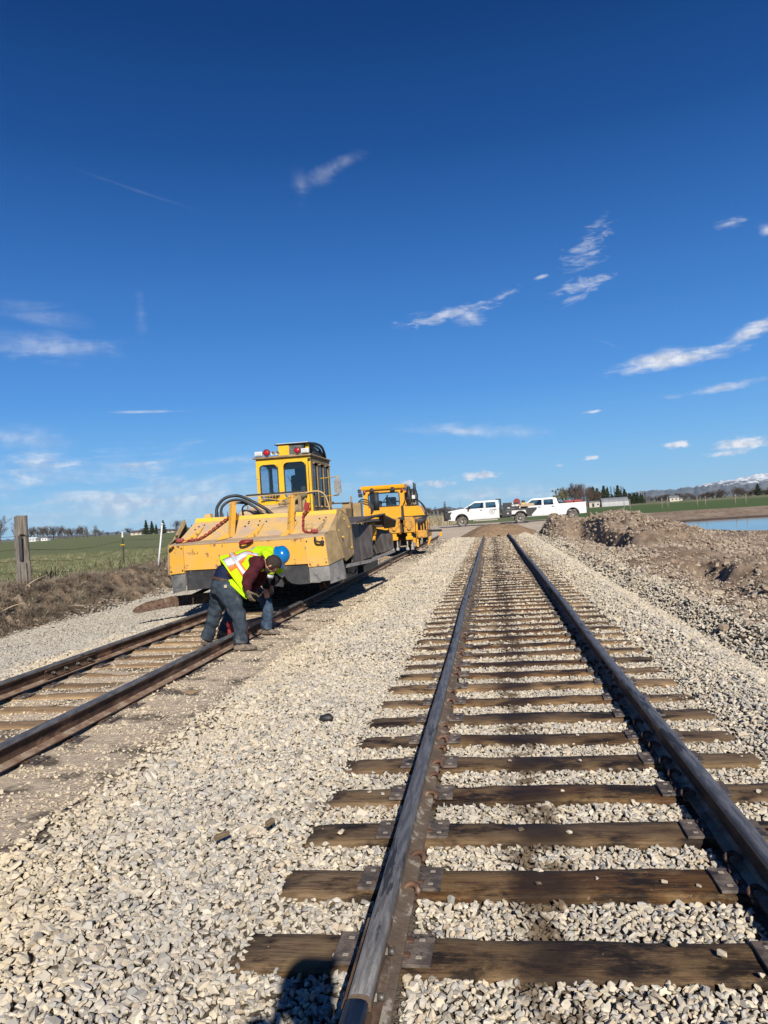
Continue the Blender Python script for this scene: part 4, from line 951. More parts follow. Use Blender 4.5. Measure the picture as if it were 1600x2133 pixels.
g_ = MB(); g_.prism([(-1.12, 1.80), (-0.98, 1.80), (-1.0, 1.88), (-1.10, 1.87)], 1, 0.92, 1.05); g_.build('bracket', M_plowtop, reg)
# rubber skirt: dark centre with a torn notch, grey corner flaps
m_ = MB(); zs0 = 0.545
cen = [(-1.155, zb + 0.01), (-1.155, 0.52), (-0.80, 0.545), (-0.45, 0.56), (-0.1, 0.55), (0.20, 0.535), (0.38, 0.545), (0.52, 0.52), (0.60, 0.50), (0.62, 0.57), (0.59, 0.64), (0.50, 0.67), (0.47, 0.70), (0.55, 0.705), (0.64, 0.69), (0.68, 0.62), (0.76, 0.56), (0.88, 0.535), (1.09, 0.54), (1.09, zb + 0.01)]
m_.prism([(p[0], p[1]) for p in cen], 1, 0.035, 0.05); m_.build('rubber_skirt', M_rub, reg)
m_ = MB(); m_.plate([(-1.44, 0.085, 0.48), (-1.17, 0.012, 0.53), (-1.165, 0.012, zb), (-1.465, 0.085, zb - 0.02)], 0.015)
m_.build('rubber_flap', M_rubg, reg)
m_ = MB()
for q in ([(1.10, 0.0, 0.555), (1.26, 0.025, 0.55), (1.30, 0.02, 0.57), (1.44, 0.075, 0.575), (1.43, 0.09, zb - 0.03), (1.085, 0.012, zb - 0.03)], [(1.445, 0.08, 0.515), (1.66, 0.42, 0.57), (1.60, 0.45, 0.93), (1.44, 0.09, zb - 0.03)]): m_.plate(q, 0.015)
m_.build('rubber_flap', M_rubg, reg)
# bent side plates
for s in (-1, 1):
    m_ = MB(); a = [(1.38, 0.065, zt + 0.02), (1.43, 0.065, zb - 0.04), (1.60, 0.45, 0.93), (1.50, 0.40, 1.43)]
    if s < 0: a = [(-1.46, 0.06, zt), (-1.48, 0.06, zb - 0.06), (-1.60, 0.45, 0.93), (-1.50, 0.40, 1.43)][::-1]
    m_.plate(a[::-1], 0.02)
    b = [(s * 1.50, 0.38, 1.43), (s * 1.61, 0.44, 0.93), (s * 1.62, 0.56, 0.86), (s * 1.64, 1.25, 0.95), (s * 1.63, 1.20, 1.50), (s * 1.60, 1.06, 1.66), (s * 1.54, 0.92, 1.76), (s * 1.47, 0.86, 1.80)]
    m_.plate(b if s < 0 else b[::-1], 0.022)
    # seam between the two plates, slope side closing
    m_.plate([(s * 1.40, 0.303, 1.42), (s * 1.50, 0.40, 1.43), (s * 1.47, 0.86, 1.79), (s * 1.45, 0.86, 1.725)], 0.015)
    sp_ = m_.build('side_plate', M_tan, reg)
    b_ = MB()
    for q in ((1.56, 0.95, 1.62), (1.615, 1.1, 1.47), (1.635, 1.15, 1.08), (1.53, 0.55, 1.42), (1.60, 0.6, 1.30)): b_.cyl((s * (q[0] - 0.01), q[1], q[2]), (s * (q[0] + 0.022), q[1] - 0.01, q[2]), 0.020, n=6)
    b_.build('bolt', M_lip, sp_)
# deck behind the plow: frame beams, pump lumps, canvas-like dusty covers, mesh, hoses
m_ = MB(); m_.box((0, 4.4, 0.98), (1.5, 8.0, 0.34)); m_.box((0, 1.7, 1.45), (2.2, 1.4, 0.10)); m_.box((0, 4.8, 1.25), (2.1, 5.2, 0.12)); m_.box((0, 1.0, 0.9), (2.4, 0.3, 0.5)); m_.build('main_frame', M_under, reg)
m_ = MB(); m_.box((-0.25, 1.55, 1.72), (0.75, 0.5, 0.34), bevel=0.06, rot=(0.1, 0.1, 0.2)); m_.box((0.30, 1.40, 1.80), (0.62, 0.55, 0.24), bevel=0.07, rot=(0.15, -0.05, 0)); m_.box((-0.02, 1.95, 1.82), (1.0, 0.3, 0.35), bevel=0.05); m_.build('pump_cover', M_dustd, reg)
m_ = MB()
for k in range(11): m_.cyl((-0.62 + k * 0.085, 2.55, 1.72), (-0.62 + k * 0.085, 2.55, 2.02), 0.005, n=4)
for k in range(4): m_.cyl((-0.64, 2.55, 1.75 + k * 0.085), (0.26, 2.55, 1.75 + k * 0.085), 0.005, n=4)
m_.build('mesh_guard', M_blk, reg)
hz_ = [([(-0.88, 0.98, 1.76), (-0.88, 1.0, 1.98), (-0.74, 1.05, 2.15), (-0.52, 1.1, 2.19), (-0.30, 1.1, 2.11), (0.02, 1.1, 1.92), (0.16, 1.1, 1.80), (0.24, 1.3, 1.7)], 0.030),
       ([(-0.79, 0.98, 1.76), (-0.79, 1.0, 1.97), (-0.66, 1.05, 2.09), (-0.48, 1.08, 2.11), (-0.28, 1.08, 2.03), (-0.06, 1.08, 1.86), (-0.02, 1.1, 1.72)], 0.026),
       ([(-0.55, 1.1, 2.06), (-0.30, 1.2, 2.02), (-0.15, 1.2, 1.90), (0.0, 1.2, 1.75)], 0.022), ([(-0.85, 0.96, 1.76), (-0.83, 0.96, 1.70)], 0.035),
       ([(-0.42, 1.2, 1.75), (-0.43, 1.15, 1.95), (-0.30, 1.2, 2.02), (-0.22, 1.4, 1.9), (-0.2, 1.5, 1.8)], 0.016)]
for pts, r in hz_: 
    g_ = MB(); g_.tube(spline(pts, 6), r, 10); g_.build('hydraulic_hose', M_hose, reg)
g_ = MB(); g_.beam((-0.68, 2.15, 2.225), (0.58, 2.15, 2.235), 0.035, 0.035); g_.build('guard_rail', M_blk, reg)
g_ = MB(); g_.tube([(-0.68, 2.15, 2.20), (-0.66, 2.15, 1.95)], 0.015, 6); g_.tube([(0.56, 2.15, 2.22), (0.56, 2.12, 1.8)], 0.022, 6); g_.tube(spline([(-0.68, 2.15, 2.08), (-0.3, 2.2, 2.14), (0.1, 2.2, 2.08), (0.56, 2.15, 2.20)], 5), 0.008, 5); g_.beam((-0.68, 2.15, 2.20), (0.58, 2.15, 2.21), 0.03, 0.02); g_.build('guard_rail', M_plowtop, reg)
g_ = MB(); g_.tube(spline([(0.56, 2.15, 2.20), (0.80, 2.2, 2.22), (0.95, 2.25, 2.12), (1.02, 2.3, 1.80)], 6), 0.016, 6); g_.build('handrail', M_plowtop, reg)
g_ = MB(); g_.tube(spline([(0.50, 2.3, 2.18), (0.68, 2.3, 2.19), (0.76, 2.3, 2.05), (0.78, 2.3, 1.80)], 6), 0.018, 6); g_.build('hydraulic_hose', M_hose, reg)
g_ = MB(); g_.cyl((0.30, 1.50, 2.01), (0.62, 1.95, 2.15), 0.055, n=12); g_.cyl((0.22, 1.40, 1.98), (0.32, 1.52, 2.01), 0.03, n=8); g_.lathe((0.30, 1.48, 2.01), (0.6, 0.75, 0.25), [(0.062, 0), (0.062, 0.03)], 12); g_.build('hydraulic_cylinder', M_tan, reg)
g_ = MB(); g_.plate([(0.12, 1.9, 1.78), (0.62, 1.9, 1.80), (0.62, 1.9, 2.16), (0.42, 1.9, 2.12)], 0.02); g_.box((0.62, 1.5, 1.98), (0.06, 0.10, 0.30)); g_.build('cylinder_bracket', M_tan, reg)
g_ = MB(); g_.box((0.87, 0.98, 1.90), (0.09, 0.06, 0.14), rot=(0, 0.3, 0)); g_.build('red_flag', M_red, reg)
# red chains, one each side
def chain(name, pts, parent, m__, r=0.012, lk=0.05):
    P = spline(pts, 14); mb = MB(); d = 0; last = P[0]; i = 0; k = 0
    L_ = [0]; 
    for a, b in zip(P, P[1:]): L_.append(L_[-1] + (b - a).length)
    tot = L_[-1]; n = int(tot / lk)
    for j in range(n):
        s0 = (j + 0.5) * tot / n; i = max(q for q in range(len(L_)) if L_[q] <= s0); i = min(i, len(P) - 2)
        c = P[i].lerp(P[i + 1], (s0 - L_[i]) / max(1e-6, L_[i + 1] - L_[i])); t = (P[i + 1] - P[i]).normalized(); x = t.cross(Vector((0, 1, 0.3))).normalized(); y = t.cross(x)
        if j % 2: x, y = y, x
        ring = [c + t * (lk * 0.68 * cos(a_)) + x * (lk * 0.34 * sin(a_)) for a_ in [2 * pi * q / 8 for q in range(9)]]
        mb.tube(ring, r, 5, cap=False)
    return mb.build(name, m__, parent)
chain('safety_chain', [(-0.60, 0.86, 1.79), (-0.72, 0.62, 1.66), (-0.86, 0.42, 1.51), (-1.0, 0.27, 1.42), (-1.24, 0.15, 1.40)], reg, M_red)
chain('safety_chain', [(0.96, 0.90, 1.85), (0.88, 0.72, 1.77), (0.90, 0.55, 1.63), (0.94, 0.38, 1.47), (1.04, 0.25, 1.42), (1.16, 0.20, 1.43)], reg, M_red)
for q in ((-1.27, 0.13, 1.42), (1.19, 0.17, 1.445)):
    g_ = MB(); g_.box(q, (0.12, 0.08, 0.07), rot=(0, 0, 0.3), bevel=0.015); g_.build('chain_hook', M_red, reg)
# ---- cab
cx0, cx1, cy0, cy1, cz0, cz1 = -0.72, 0.49, 3.05, 4.98, 1.72, 3.03
m_ = MB(); w_, h_ = cx1 - cx0, cz1 - cz0
fw = [(0.08, 0.48, 0.40, 1.17), (0.62, 1.10, 0.42, 1.19)]
wall(m_, (cx0, cy0, cz0), (1, 0, 0), (0, 0, 1), w_, h_, 0.05, fw, 0.08)
bw = [(0.06, 1.15, 0.35, 1.20)]
wall(m_, (cx1, cy1, cz0), (-1, 0, 0), (0, 0, 1), w_, h_, 0.05, bw, 0.06)
cab1 = m_.build('cab', M_yel, reg)
sw = [(0.14, 0.62, 0.20, 1.18), (0.72, 1.22, 0.20, 1.18), (1.30, 1.74, 0.20, 1.18)]
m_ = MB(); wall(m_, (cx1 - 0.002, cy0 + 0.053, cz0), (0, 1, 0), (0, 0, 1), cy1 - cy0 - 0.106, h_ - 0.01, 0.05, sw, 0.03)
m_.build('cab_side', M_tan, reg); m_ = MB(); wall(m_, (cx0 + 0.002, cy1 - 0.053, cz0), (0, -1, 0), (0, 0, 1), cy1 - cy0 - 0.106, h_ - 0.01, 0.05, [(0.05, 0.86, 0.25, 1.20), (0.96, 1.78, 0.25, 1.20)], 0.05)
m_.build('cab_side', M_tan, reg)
for q in fw: 
    w__ = window(cab1, (cx0, cy0, cz0), (1, 0, 0), (0, 0, 1), 0.05, q, 0.08)
    for k in range(4): pass
for q in bw: window(cab1, (cx1, cy1, cz0), (-1, 0, 0), (0, 0, 1), 0.05, q, 0.06)
for q in sw: window(reg, (cx1 - 0.002, cy0 + 0.053, cz0), (0, 1, 0), (0, 0, 1), 0.05, q, 0.03, M_glassd, 0.010)
for q in [(0.05, 0.86, 0.25, 1.20), (0.96, 1.78, 0.25, 1.20)]: window(reg, (cx0 + 0.002, cy1 - 0.053, cz0), (0, -1, 0), (0, 0, 1), 0.05, q, 0.05)
m_ = MB(); m_.box(((cx0 + cx1) / 2, (cy0 + cy1) / 2 - 0.02, cz1 + 0.02), (w_ + 0.07, cy1 - cy0 + 0.10, 0.05), bevel=0.02); m_.build('cab_roof', M_tan, reg)
m_ = MB(); m_.box(((cx0 + cx1) / 2, cy0 - 0.02, cz1 + 0.012), (w_ + 0.10, 0.06, 0.02)); m_.build('roof_gutter', M_blk, reg)
m_ = MB(); m_.box((0.44, cy0 - 0.006, 2.35), (0.012, 0.012, 1.2)); m_.box((0.47, cy0 - 0.03, 2.96), (0.05, 0.05, 0.03))
m_.build('hinge_strip', M_blk, cab1)
m_ = MB()
for sx in (0.10, 0.66):
    for k in range(5): m_.cyl((cx0 + sx + 0.05 + k * 0.065, cy0 - 0.05, cz0 + 0.41), (cx0 + sx + 0.05 + k * 0.065, cy0 - 0.05, cz0 + 0.52), 0.004, n=4)
    for k in range(2): m_.cyl((cx0 + sx, cy0 - 0.05, cz0 + 0.44 + k * 0.05), (cx0 + sx + 0.36, cy0 - 0.05, cz0 + 0.44 + k * 0.05), 0.004, n=4)
m_.build('window_guard', M_lip, reg)
m_ = MB(); m_.box((-0.1, 4.2, 1.95), (0.5, 0.5, 0.12), bevel=0.04); m_.box((-0.1, 4.42, 2.35), (0.46, 0.12, 0.75), bevel=0.05); m_.box((-0.1, 4.44, 2.80), (0.26, 0.10, 0.18), bevel=0.03); m_.box((0.26, 3.5, 2.1), (0.18, 0.3, 0.6), bevel=0.02); m_.box((-0.55, 3.6, 2.0), (0.18, 0.5, 0.5)); m_.box((-0.1, 4, 1.80), (1.1, 1.8, 0.1)); m_.build('seat', M_seat, reg)
m_ = MB(); m_.cyl((0.22, cy0 - 0.012, 2.10), (-0.02, cy0 - 0.022, 2.62), 0.007, n=5); m_.cyl((-0.30, cy0 - 0.012, 2.12), (-0.42, cy0 - 0.022, 2.5), 0.007, n=5); m_.build('wiper', M_blk, reg)
# roof unit, lamps, horns
m_ = MB(); m_.box((-0.14, 3.5, 3.19), (0.24, 0.5, 0.25), bevel=0.01); m_.box((0.37, 3.36, 3.28), (0.075, 0.06, 0.16)); m_.build('roof_unit', M_yel, reg)
m_ = MB(); m_.box((0.14, 3.45, 3.20), (0.36, 0.36, 0.23)); m_.box((0.06, 3.48, 3.335), (0.78, 0.52, 0.02)); m_.build('radiator_box', M_blk, reg)
M_grille = mat('grille_fins', (0.16, 0.16, 0.15), (0.45, 0.44, 0.42), rough=0.5, metal=0.3, scale=60)
m_ = MB()
for k in range(8): m_.box((0.12, 3.266, 3.11 + k * 0.025), (0.30, 0.008, 0.010))
m_.build('grille', M_grille, reg)
m_ = MB(); m_.box((0.06, 3.48, 3.35), (0.72, 0.5, 0.012)); m_.build('roof_unit_lid', M_white, reg)
for q in (-0.62, 0.41):
    m_ = MB(); m_.box((q, 2.98, 3.135), (0.17, 0.08, 0.10), bevel=0.012); hh = m_.build('work_lamp', M_white, reg); m_ = MB(); m_.box((q, 2.936, 3.135), (0.13, 0.012, 0.07), bevel=0.003); m_.build('lens', M_lens, hh)
lamp_round(reg, (-0.44, 2.95, 3.15), 0.075, M_redl); lamp_round(reg, (0.24, 2.95, 3.15), 0.07, M_redl)
for q in (-0.30, -0.20):
    m_ = MB(); m_.lathe((q, 3.10, 3.13), (0, -1, 0), [(0.015, 0), (0.02, 0.08), (0.045, 0.15), (0.03, 0.145), (0.01, 0.10)], 12); m_.build('horn', M_bright, reg)
for k in range(5):
    g_ = MB(); o = k * 0.055; g_.tube(spline([(0.36 - o * 0.3, 3.5, 3.34 - o * 0.7), (0.44 - o * 0.5, 3.9, 3.36 - o), (0.46 - o, 4.4, 3.32 - o * 1.0), (0.42 - o, 4.85, 3.16 - o * 0.3), (0.38 - o, 4.98, 3.08)], 6), 0.030, 8); g_.build('hydraulic_hose', M_hose, reg)
m_ = MB(); m_.box((0.05, 4.3, 3.16), (0.7, 1.1, 0.2), bevel=0.06); m_.build('hose_cover', M_rub, reg)
m_ = MB()
for zz in (2.57, 2.16): m_.cyl((0.49, 3.9, zz + 0.0), (1.0, 3.55, zz), 0.012, n=6)
m_.cyl((0.95, 3.58, 2.16), (0.95, 3.58, 2.57), 0.010, n=6); mm_ = m_.build('mirror_arm', M_lip, reg)
m_ = MB(); m_.prism(rrect(0.88, 1.03, 2.19, 2.52, 0.045), 1, 3.53, 3.56); m_.build('mirror', M_grille, reg)
# engine hood and posts behind the cab
m_ = MB(); m_.box((0.05, 6.3, 1.58), (1.5, 2.4, 0.62), bevel=0.03); m_.box((0.68, 6.0, 1.78), (0.22, 0.4, 0.5), bevel=0.01); m_.box((0.42, 6.0, 1.86), (0.5, 0.06, 0.10)); m_.box((0.45, 6.05, 1.7), (0.10, 0.1, 0.4)); m_.box((0.95, 5.9, 1.70), (0.20, 0.3, 0.62), bevel=0.01); m_.build('engine_hood', M_tan, reg)
m_ = MB(); m_.box((0.45, 6.0, 2.035), (0.62, 0.5, 0.02)); m_.build('rusty_shelf', M_rust, reg)
m_ = MB(); m_.box((0.2, 5.8, 2.06), (0.3, 0.3, 0.05), bevel=0.02); m_.cyl((0.76, 6.1, 1.9), (0.76, 6.1, 2.20), 0.022, n=8); m_.build('stub_pipe', M_tan, reg)
m_ = MB(); m_.cyl((1.20, 7.4, 1.8), (1.20, 7.4, 2.3), 0.075, n=12); m_.build('exhaust_stack', M_rub, reg)
for k in range(3):
    g_ = MB(); g_.tube(spline([(0.80, 6.6, 1.95 - k * 0.04), (0.9, 6.7, 2.10 - k * 0.05), (1.10, 6.7, 2.06 - k * 0.06), (1.22 - k * 0.03, 6.7, 1.85), (1.15, 6.7, 1.7)], 5), 0.018, 7); g_.build('hydraulic_hose', M_hose, reg)
# steel side wing (ballast box) on the right, hinged behind the plow
m_ = MB()
m_.plate([(1.62, 1.26, 0.80), (1.66, 2.0, 0.78), (1.60, 2.25, 1.50), (1.62, 1.26, 1.55)], 0.025)
m_.plate([(1.66, 2.02, 0.78), (1.80, 2.55, 0.82), (1.78, 2.85, 1.46), (1.60, 2.27, 1.50)], 0.025)
m_.plate([(1.80, 2.57, 0.84), (1.35, 3.1, 0.84), (1.35, 3.3, 1.46), (1.78, 2.87, 1.46)], 0.025)
m_.plate([(1.42, 4.2, 0.76), (1.70, 4.9, 0.78), (1.72, 5.1, 1.30), (1.35, 4.5, 1.42)], 0.03)
m_.plate([(1.70, 4.92, 0.78), (1.88, 5.3, 0.82), (1.86, 5.35, 1.2), (1.72, 5.12, 1.30)], 0.03)
m_.build('wing_plate', M_steel, reg)
m_ = MB(); m_.plate([(1.55, 1.20, 1.54), (1.74, 1.24, 1.545), (1.82, 2.6, 1.66), (1.86, 4.3, 1.70), (1.78, 5.0, 1.62), (1.30, 5.1, 1.66), (1.25, 3.2, 1.66)], 0.03)
m_.plate([(1.84, 4.2, 1.68), (2.02, 5.0, 1.52), (1.95, 5.3, 1.38), (1.70, 5.2, 1.36), (1.62, 4.9, 1.60)], 0.03); m_.build('wing_canopy', M_steel, reg)
m_ = MB(); m_.beam((1.55, 0.8, 0.76), (1.74, 2.4, 0.735), 0.09, 0.06); m_.beam((1.74, 2.4, 0.735), (1.88, 5.2, 0.78), 0.09, 0.05); m_.build('cutting_edge', M_bright, reg)
m_ = MB(); m_.beam((1.30, 4.0, 1.5), (1.62, 4.2, 0.80), 0.05, 0.05); m_.beam((1.42, 4.05, 1.45), (1.70, 4.25, 0.82), 0.03, 0.04); m_.box((1.30, 4.5, 1.0), (0.1, 0.1, 0.9)); m_.build('wing_arm', M_under, reg)
m_ = MB(); m_.cyl((1.60, 4.0, 1.10), (1.60, 4.0, 1.22), 0.06, n=8); m_.cyl((1.60, 4.0, 1.22), (1.60, 4.0, 1.42), 0.085, n=8); m_.cyl((1.60, 4.0, 1.42), (1.60, 4.0, 1.5), 0.05, n=8); m_.build('hydraulic_cylinder', M_org, reg)
m_ = MB(); m_.plate([(-1.62, 1.26, 0.80), (-1.62, 1.26, 1.55), (-1.66, 4.4, 1.55), (-1.7, 4.5, 0.8)], 0.03); m_.plate([(-1.50, 1.2, 1.56), (-1.25, 4.4, 1.6), (-1.8, 4.4, 1.6), (-1.72, 1.22, 1.56)], 0.03); m_.build('wing_plate', M_steel, reg)
# running gear
def railwheel(parent, x, y, r=0.36):
    w_ = MB(); s = 1 if x > 0 else -1
    w_.lathe((x, y, 0.186 + r), (s, 0, 0), [(0.10, -0.05), (r * 0.9, -0.055), (r + 0.028, -0.055), (r + 0.028, -0.03), (r, -0.02), (r, 0.07), (r * 0.85, 0.072), (r * 0.75, 0.03), (0.14, 0.03), (0.10, 0.08)], 28)
    return w_.build('wheel', M_rustd, parent)
for yy in (2.5, 6.8):
    for xx in (-0.76, 0.76): railwheel(reg, xx, yy)
    a_ = MB(); a_.cyl((-0.76, yy, 0.546), (0.76, yy, 0.546), 0.06, n=10); a_.build('axle', M_under, reg)
m_ = MB(); m_.box((1.12, 1.95, 0.72), (0.10, 0.10, 0.55)); m_.box((1.05, 1.6, 1.0), (0.5, 0.3, 0.12)); m_.box((1.22, 2.1, 0.55), (0.07, 0.09, 0.40)); m_.build('skid_arm', M_plowtop, reg)
m_ = MB(); m_.box((1.25, 2.75, 0.58), (0.06, 0.40, 0.17), bevel=0.02); m_.tube(spline([(1.28, 2.6, 0.50), (1.33, 2.9, 0.46), (1.33, 3.1, 0.52)], 4), 0.022, 6); m_.build('tank', M_steel, reg)
m_ = MB(); m_.box((1.1, 3.4, 0.72), (0.35, 0.8, 0.26)); m_.box((1.15, 4.9, 0.62), (0.3, 0.9, 0.2)); m_.box((0.95, 6.2, 0.7), (0.2, 1.6, 0.3)); m_.cyl((1.2, 4.3, 0.62), (1.2, 5.5, 0.62), 0.09, n=10); m_.box((-1.0, 4, 0.75), (0.3, 3.0, 0.3)); m_.build('undercarriage_box', M_under, reg)
m_ = MB(); m_.box((0, 1.5, 0.72), (1.9, 0.5, 0.35)); m_.box((0, 3.6, 0.75), (1.2, 1.3, 0.3)); m_.build('axle_housing', M_under, reg)
m_ = MB(); m_.box((0, 3.3, 0.52), (2.3, 2.0, 0.36)); m_.box((0, 5.6, 0.50), (2.5, 2.2, 0.30)); m_.box((0, 1.1, 0.66), (2.6, 0.9, 0.30)); m_.build('under_light_block', M_blk, reg)  # black boxes added to block light coming through beneath the machine
# broom blade on the left: rusty curved flange plate standing beside the far rail
m_ = MB(); m_.plate([(-6.30, 14.15, 0.10), (-6.05, 14.75, 0.02), (-5.55, 13.9, 0.16), (-5.55, 13.75, 0.40), (-5.85, 14.05, 0.37), (-6.35, 14.5, 0.25), (-6.5, 14.35, 0.17)][::-1], 0.02) if False else None
m_ = MB(); m_.prism([(-1.05, -0.055), (-0.98, 0.02), (-0.80, 0.10), (-0.35, 0.17), (0.45, 0.20), (0.45, 0.0), (-0.35, -0.03), (-0.98, -0.10)], 1, -0.012, 0.012)
for q in (-0.55, -0.30, -0.15, 0.1): m_.cyl((q, -0.012, 0.02 if q < -0.2 else 0.06), (q, -0.04, 0.02 if q < -0.2 else 0.06), 0.016, n=6)
fp = m_.build('side_blade', M_rust, reg); fp.location = (-5.72 + 4.25, 13.30 - 12.45, 0.20); fp.rotation_euler = (-0.35, 0.0, 0.30)
m_ = MB(); m_.beam((-1.15, 1.0, 0.30), (-0.9, 1.5, 0.62), 0.07, 0.07); m_.beam((-1.55, 0.9, 0.30), (-0.9, 1.7, 0.62), 0.06, 0.06); m_.build('blade_arm', M_under, reg)
# ------------------------------------------------------------------ machine 2: orange-yellow tamper
tam = empty('track_tamper', (-4.25, 29.5, 0), 'clean orange yellow track machine with hanging tamping forks, farther along the track', 'track machine')
m_ = MB(); fw2 = [(0.20, 1.46, 0.32, 0.88)]
wall(m_, (-0.80, 0, 1.72), (1, 0, 0), (0, 0, 1), 1.66, 1.06, 0.05, fw2, 0.07)
m_.build('cab', M_org, tam)
window(tam, (-0.80, 0, 1.72), (1, 0, 0), (0, 0, 1), 0.05, fw2[0], 0.07, None, 0.02)
m_ = MB(); wall(m_, (0.858, 0.052, 1.72), (0, 1, 0), (0, 0, 1), 1.7, 1.05, 0.05, [(0.2, 1.4, 0.35, 0.9)], 0.06); m_.build('cab_side', M_org, tam)
m_ = MB(); wall(m_, (-0.798, 1.75, 1.72), (0, -1, 0), (0, 0, 1), 1.7, 1.05, 0.05, [(0.2, 1.5, 0.35, 0.9)], 0.06); m_.build('cab_side', M_org, tam)
m_ = MB(); wall(m_, (0.86, 1.8, 1.72), (-1, 0, 0), (0, 0, 1), 1.66, 1.06, 0.05, [(0.2, 1.46, 0.3, 0.9)], 0.06); m_.build('cab_back', M_org, tam)
m_ = MB(); m_.prism([(-0.10, 2.74), (-0.12, 2.80), (-0.02, 2.90), (1.80, 2.90), (1.88, 2.78)], 0, -0.88, 0.90); m_.build('cab_roof', M_org, tam)
m_ = MB(); m_.box((0.2, 0.9, 2.15), (0.4, 0.4, 0.55), bevel=0.05); m_.box((-0.35, 0.8, 2.1), (0.3, 0.3, 0.4)); m_.box((0, 1.7, 2.25), (1.4, 0.03, 0.06)); m_.cyl((-0.2, 0.3, 2.05), (0.15, 0.4, 2.5), 0.02, n=6); m_.cyl((0.3, 0.3, 2.05), (0.1, 0.4, 2.5), 0.02, n=6); m_.build('seat', M_seat, tam)
lamp_round(tam, (-0.73, -0.12, 2.67), 0.055, M_redl); lamp_round(tam, (0.80, -0.12, 2.67), 0.055, M_redl)
for q in (-0.42, 0.42):
    m_ = MB(); m_.box((q, -0.08, 2.73), (0.2, 0.16, 0.16), bevel=0.03, taper=(0.6, 1)); m_.build('work_lamp', M_blk, tam)
m_ = MB(); m_.box((-0.93, -0.1, 2.72), (0.13, 0.12, 0.14), bevel=0.02); m_.box((-0.90, -0.1, 2.55), (0.16, 0.14, 0.16), bevel=0.02); m_.build('horn_box', M_blk, tam)
m_ = MB(); m_.prism([(-0.80, 1.55), (-0.05, 1.50), (0.70, 1.50), (0.72, 1.98), (-0.80, 2.00)][::1], 1, -0.10, -0.004); m_.build('front_panel', M_org, tam)
m_ = MB(); m_.prism([(0.82, 1.62), (1.66, 1.60), (1.50, 1.96), (0.82, 2.0)], 1, -0.10, 1.6); m_.build('side_hood', M_org, tam)
m_ = MB(); m_.box((0.76, -0.07, 1.78), (0.08, 0.10, 0.50)); m_.box((0.1, 0.05, 1.52), (1.9, 0.4, 0.10)); m_.box((1.2, 0.4, 1.56), (1.0, 0.9, 0.08)); m_.build('black_trim', M_blk, tam)
m_ = MB()
for (q, z0, z1, r) in ((1.0, 2.0, 2.80, 0.07), (1.14, 2.0, 2.70, 0.08), (1.27, 2.0, 2.62, 0.07), (1.22, 2.6, 2.95, 0.03), (1.28, 2.6, 2.9, 0.025), (0.95, 1.9, 2.7, 0.04)): m_.cyl((q, 0.5, z0), (q, 0.5, z1), r, n=10)
m_.box((1.15, 0.6, 2.25), (0.4, 0.3, 0.5)); m_.build('filter_stack', M_blk, tam)
m_ = MB(); m_.box((1.20, 0.3, 2.35), (0.13, 0.1, 0.15), bevel=0.02); m_.build('control_box', M_white, tam)
m_ = MB(); m_.tube([(1.18, 0.30, 2.3), (1.1, 0.3, 2.05), (1.3, 0.3, 2.15), (1.25, 0.3, 2.35)], 0.012, 5); m_.box((1.25, 0.3, 2.1), (0.1, 0.1, 0.1)); m_.build('valve_rack', M_bright, tam)
for k in range(6):
    o = k * 0.045
    g_ = MB(); g_.tube(spline([(1.10 + o * 0.3, 0.2, 2.25), (1.35 + o * .5, 0.1, 2.24 - o * .4), (1.60 + o * .3, 0.0, 2.02 - o), (1.72 - o * .4, -0.05, 1.75 - o * .5), (1.68 - o, -0.05, 1.45), (1.35 - o, -0.1, 1.30 + o), (1.05, -0.1, 1.36 + o)], 6), 0.022, 6); g_.build('hydraulic_hose', M_hose, tam)
g_ = MB(); g_.tube(spline([(0.80, -0.15, 2.02), (0.95, -0.15, 2.28), (1.2, -0.1, 2.25), (1.3, 0, 2.0)], 6), 0.02, 6); g_.build('hydraulic_hose', M_hose, tam)
# workheads with tamping forks
for q in (0.42, 1.02):
    m_ = MB(); m_.box((q, -0.1, 1.36), (0.34, 0.4, 0.42), bevel=0.02); m_.box((q, -0.1, 1.05), (0.46, 0.34, 0.22), bevel=0.03); m_.cyl((q, -0.28, 1.12), (q, -0.34, 1.12), 0.08, n=12); m_.box((q - 0.18, -0.05, 1.2), (0.09, 0.3, 0.5)); m_.box((q + 0.19, -0.05, 1.2), (0.06, 0.3, 0.6)); m_.cyl((q - 0.08, -0.25, 1.2), (q - 0.08, -0.25, 1.5), 0.035, n=8); m_.cyl((q + 0.1, -0.25, 1.2), (q + 0.1, -0.25, 1.52), 0.03, n=8)
    wh = m_.build('workhead', M_orgd, tam)
    m_ = MB(); m_.box((q - 0.03, -0.1, 0.86), (0.18, 0.25, 0.22), bevel=0.04); m_.box((q - 0.03, -0.1, 0.72), (0.28, 0.28, 0.14), bevel=0.02); m_.build('fork_head', M_org, wh)
    m_ = MB()
    for dx in (-0.13, 0.07): m_.box((q + dx, -0.12, 0.48), (0.045, 0.05, 0.40)); m_.box((q + dx, -0.12, 0.30), (0.11, 0.07, 0.10))
    m_.build('tamping_fork', M_bright, wh)
m_ = MB(); m_.box((1.30, -0.05, 0.85), (0.07, 0.12, 1.0)); m_.box((1.18, -0.12, 0.62), (0.10, 0.1, 0.2)); m_.box((-0.30, 0.1, 1.15), (1.0, 0.2, 0.12)); m_.box((-0.62, -0.05, 1.03), (0.40, 0.3, 0.30), bevel=0.02); m_.build('lift_frame', M_org, tam)
m_ = MB()
for k in range(6): m_.box((1.45 + 0.055 * k, 0.3 + 0.5 * (k % 2), 1.22), (0.03, 0.4, 0.42))
m_.box((1.5, 1.0, 0.85), (0.4, 2.4, 0.3), bevel=0.03); m_.box((1.62, 0.6, 1.0), (0.10, 0.2, 0.3)); m_.build('side_frame', M_orgd, tam)
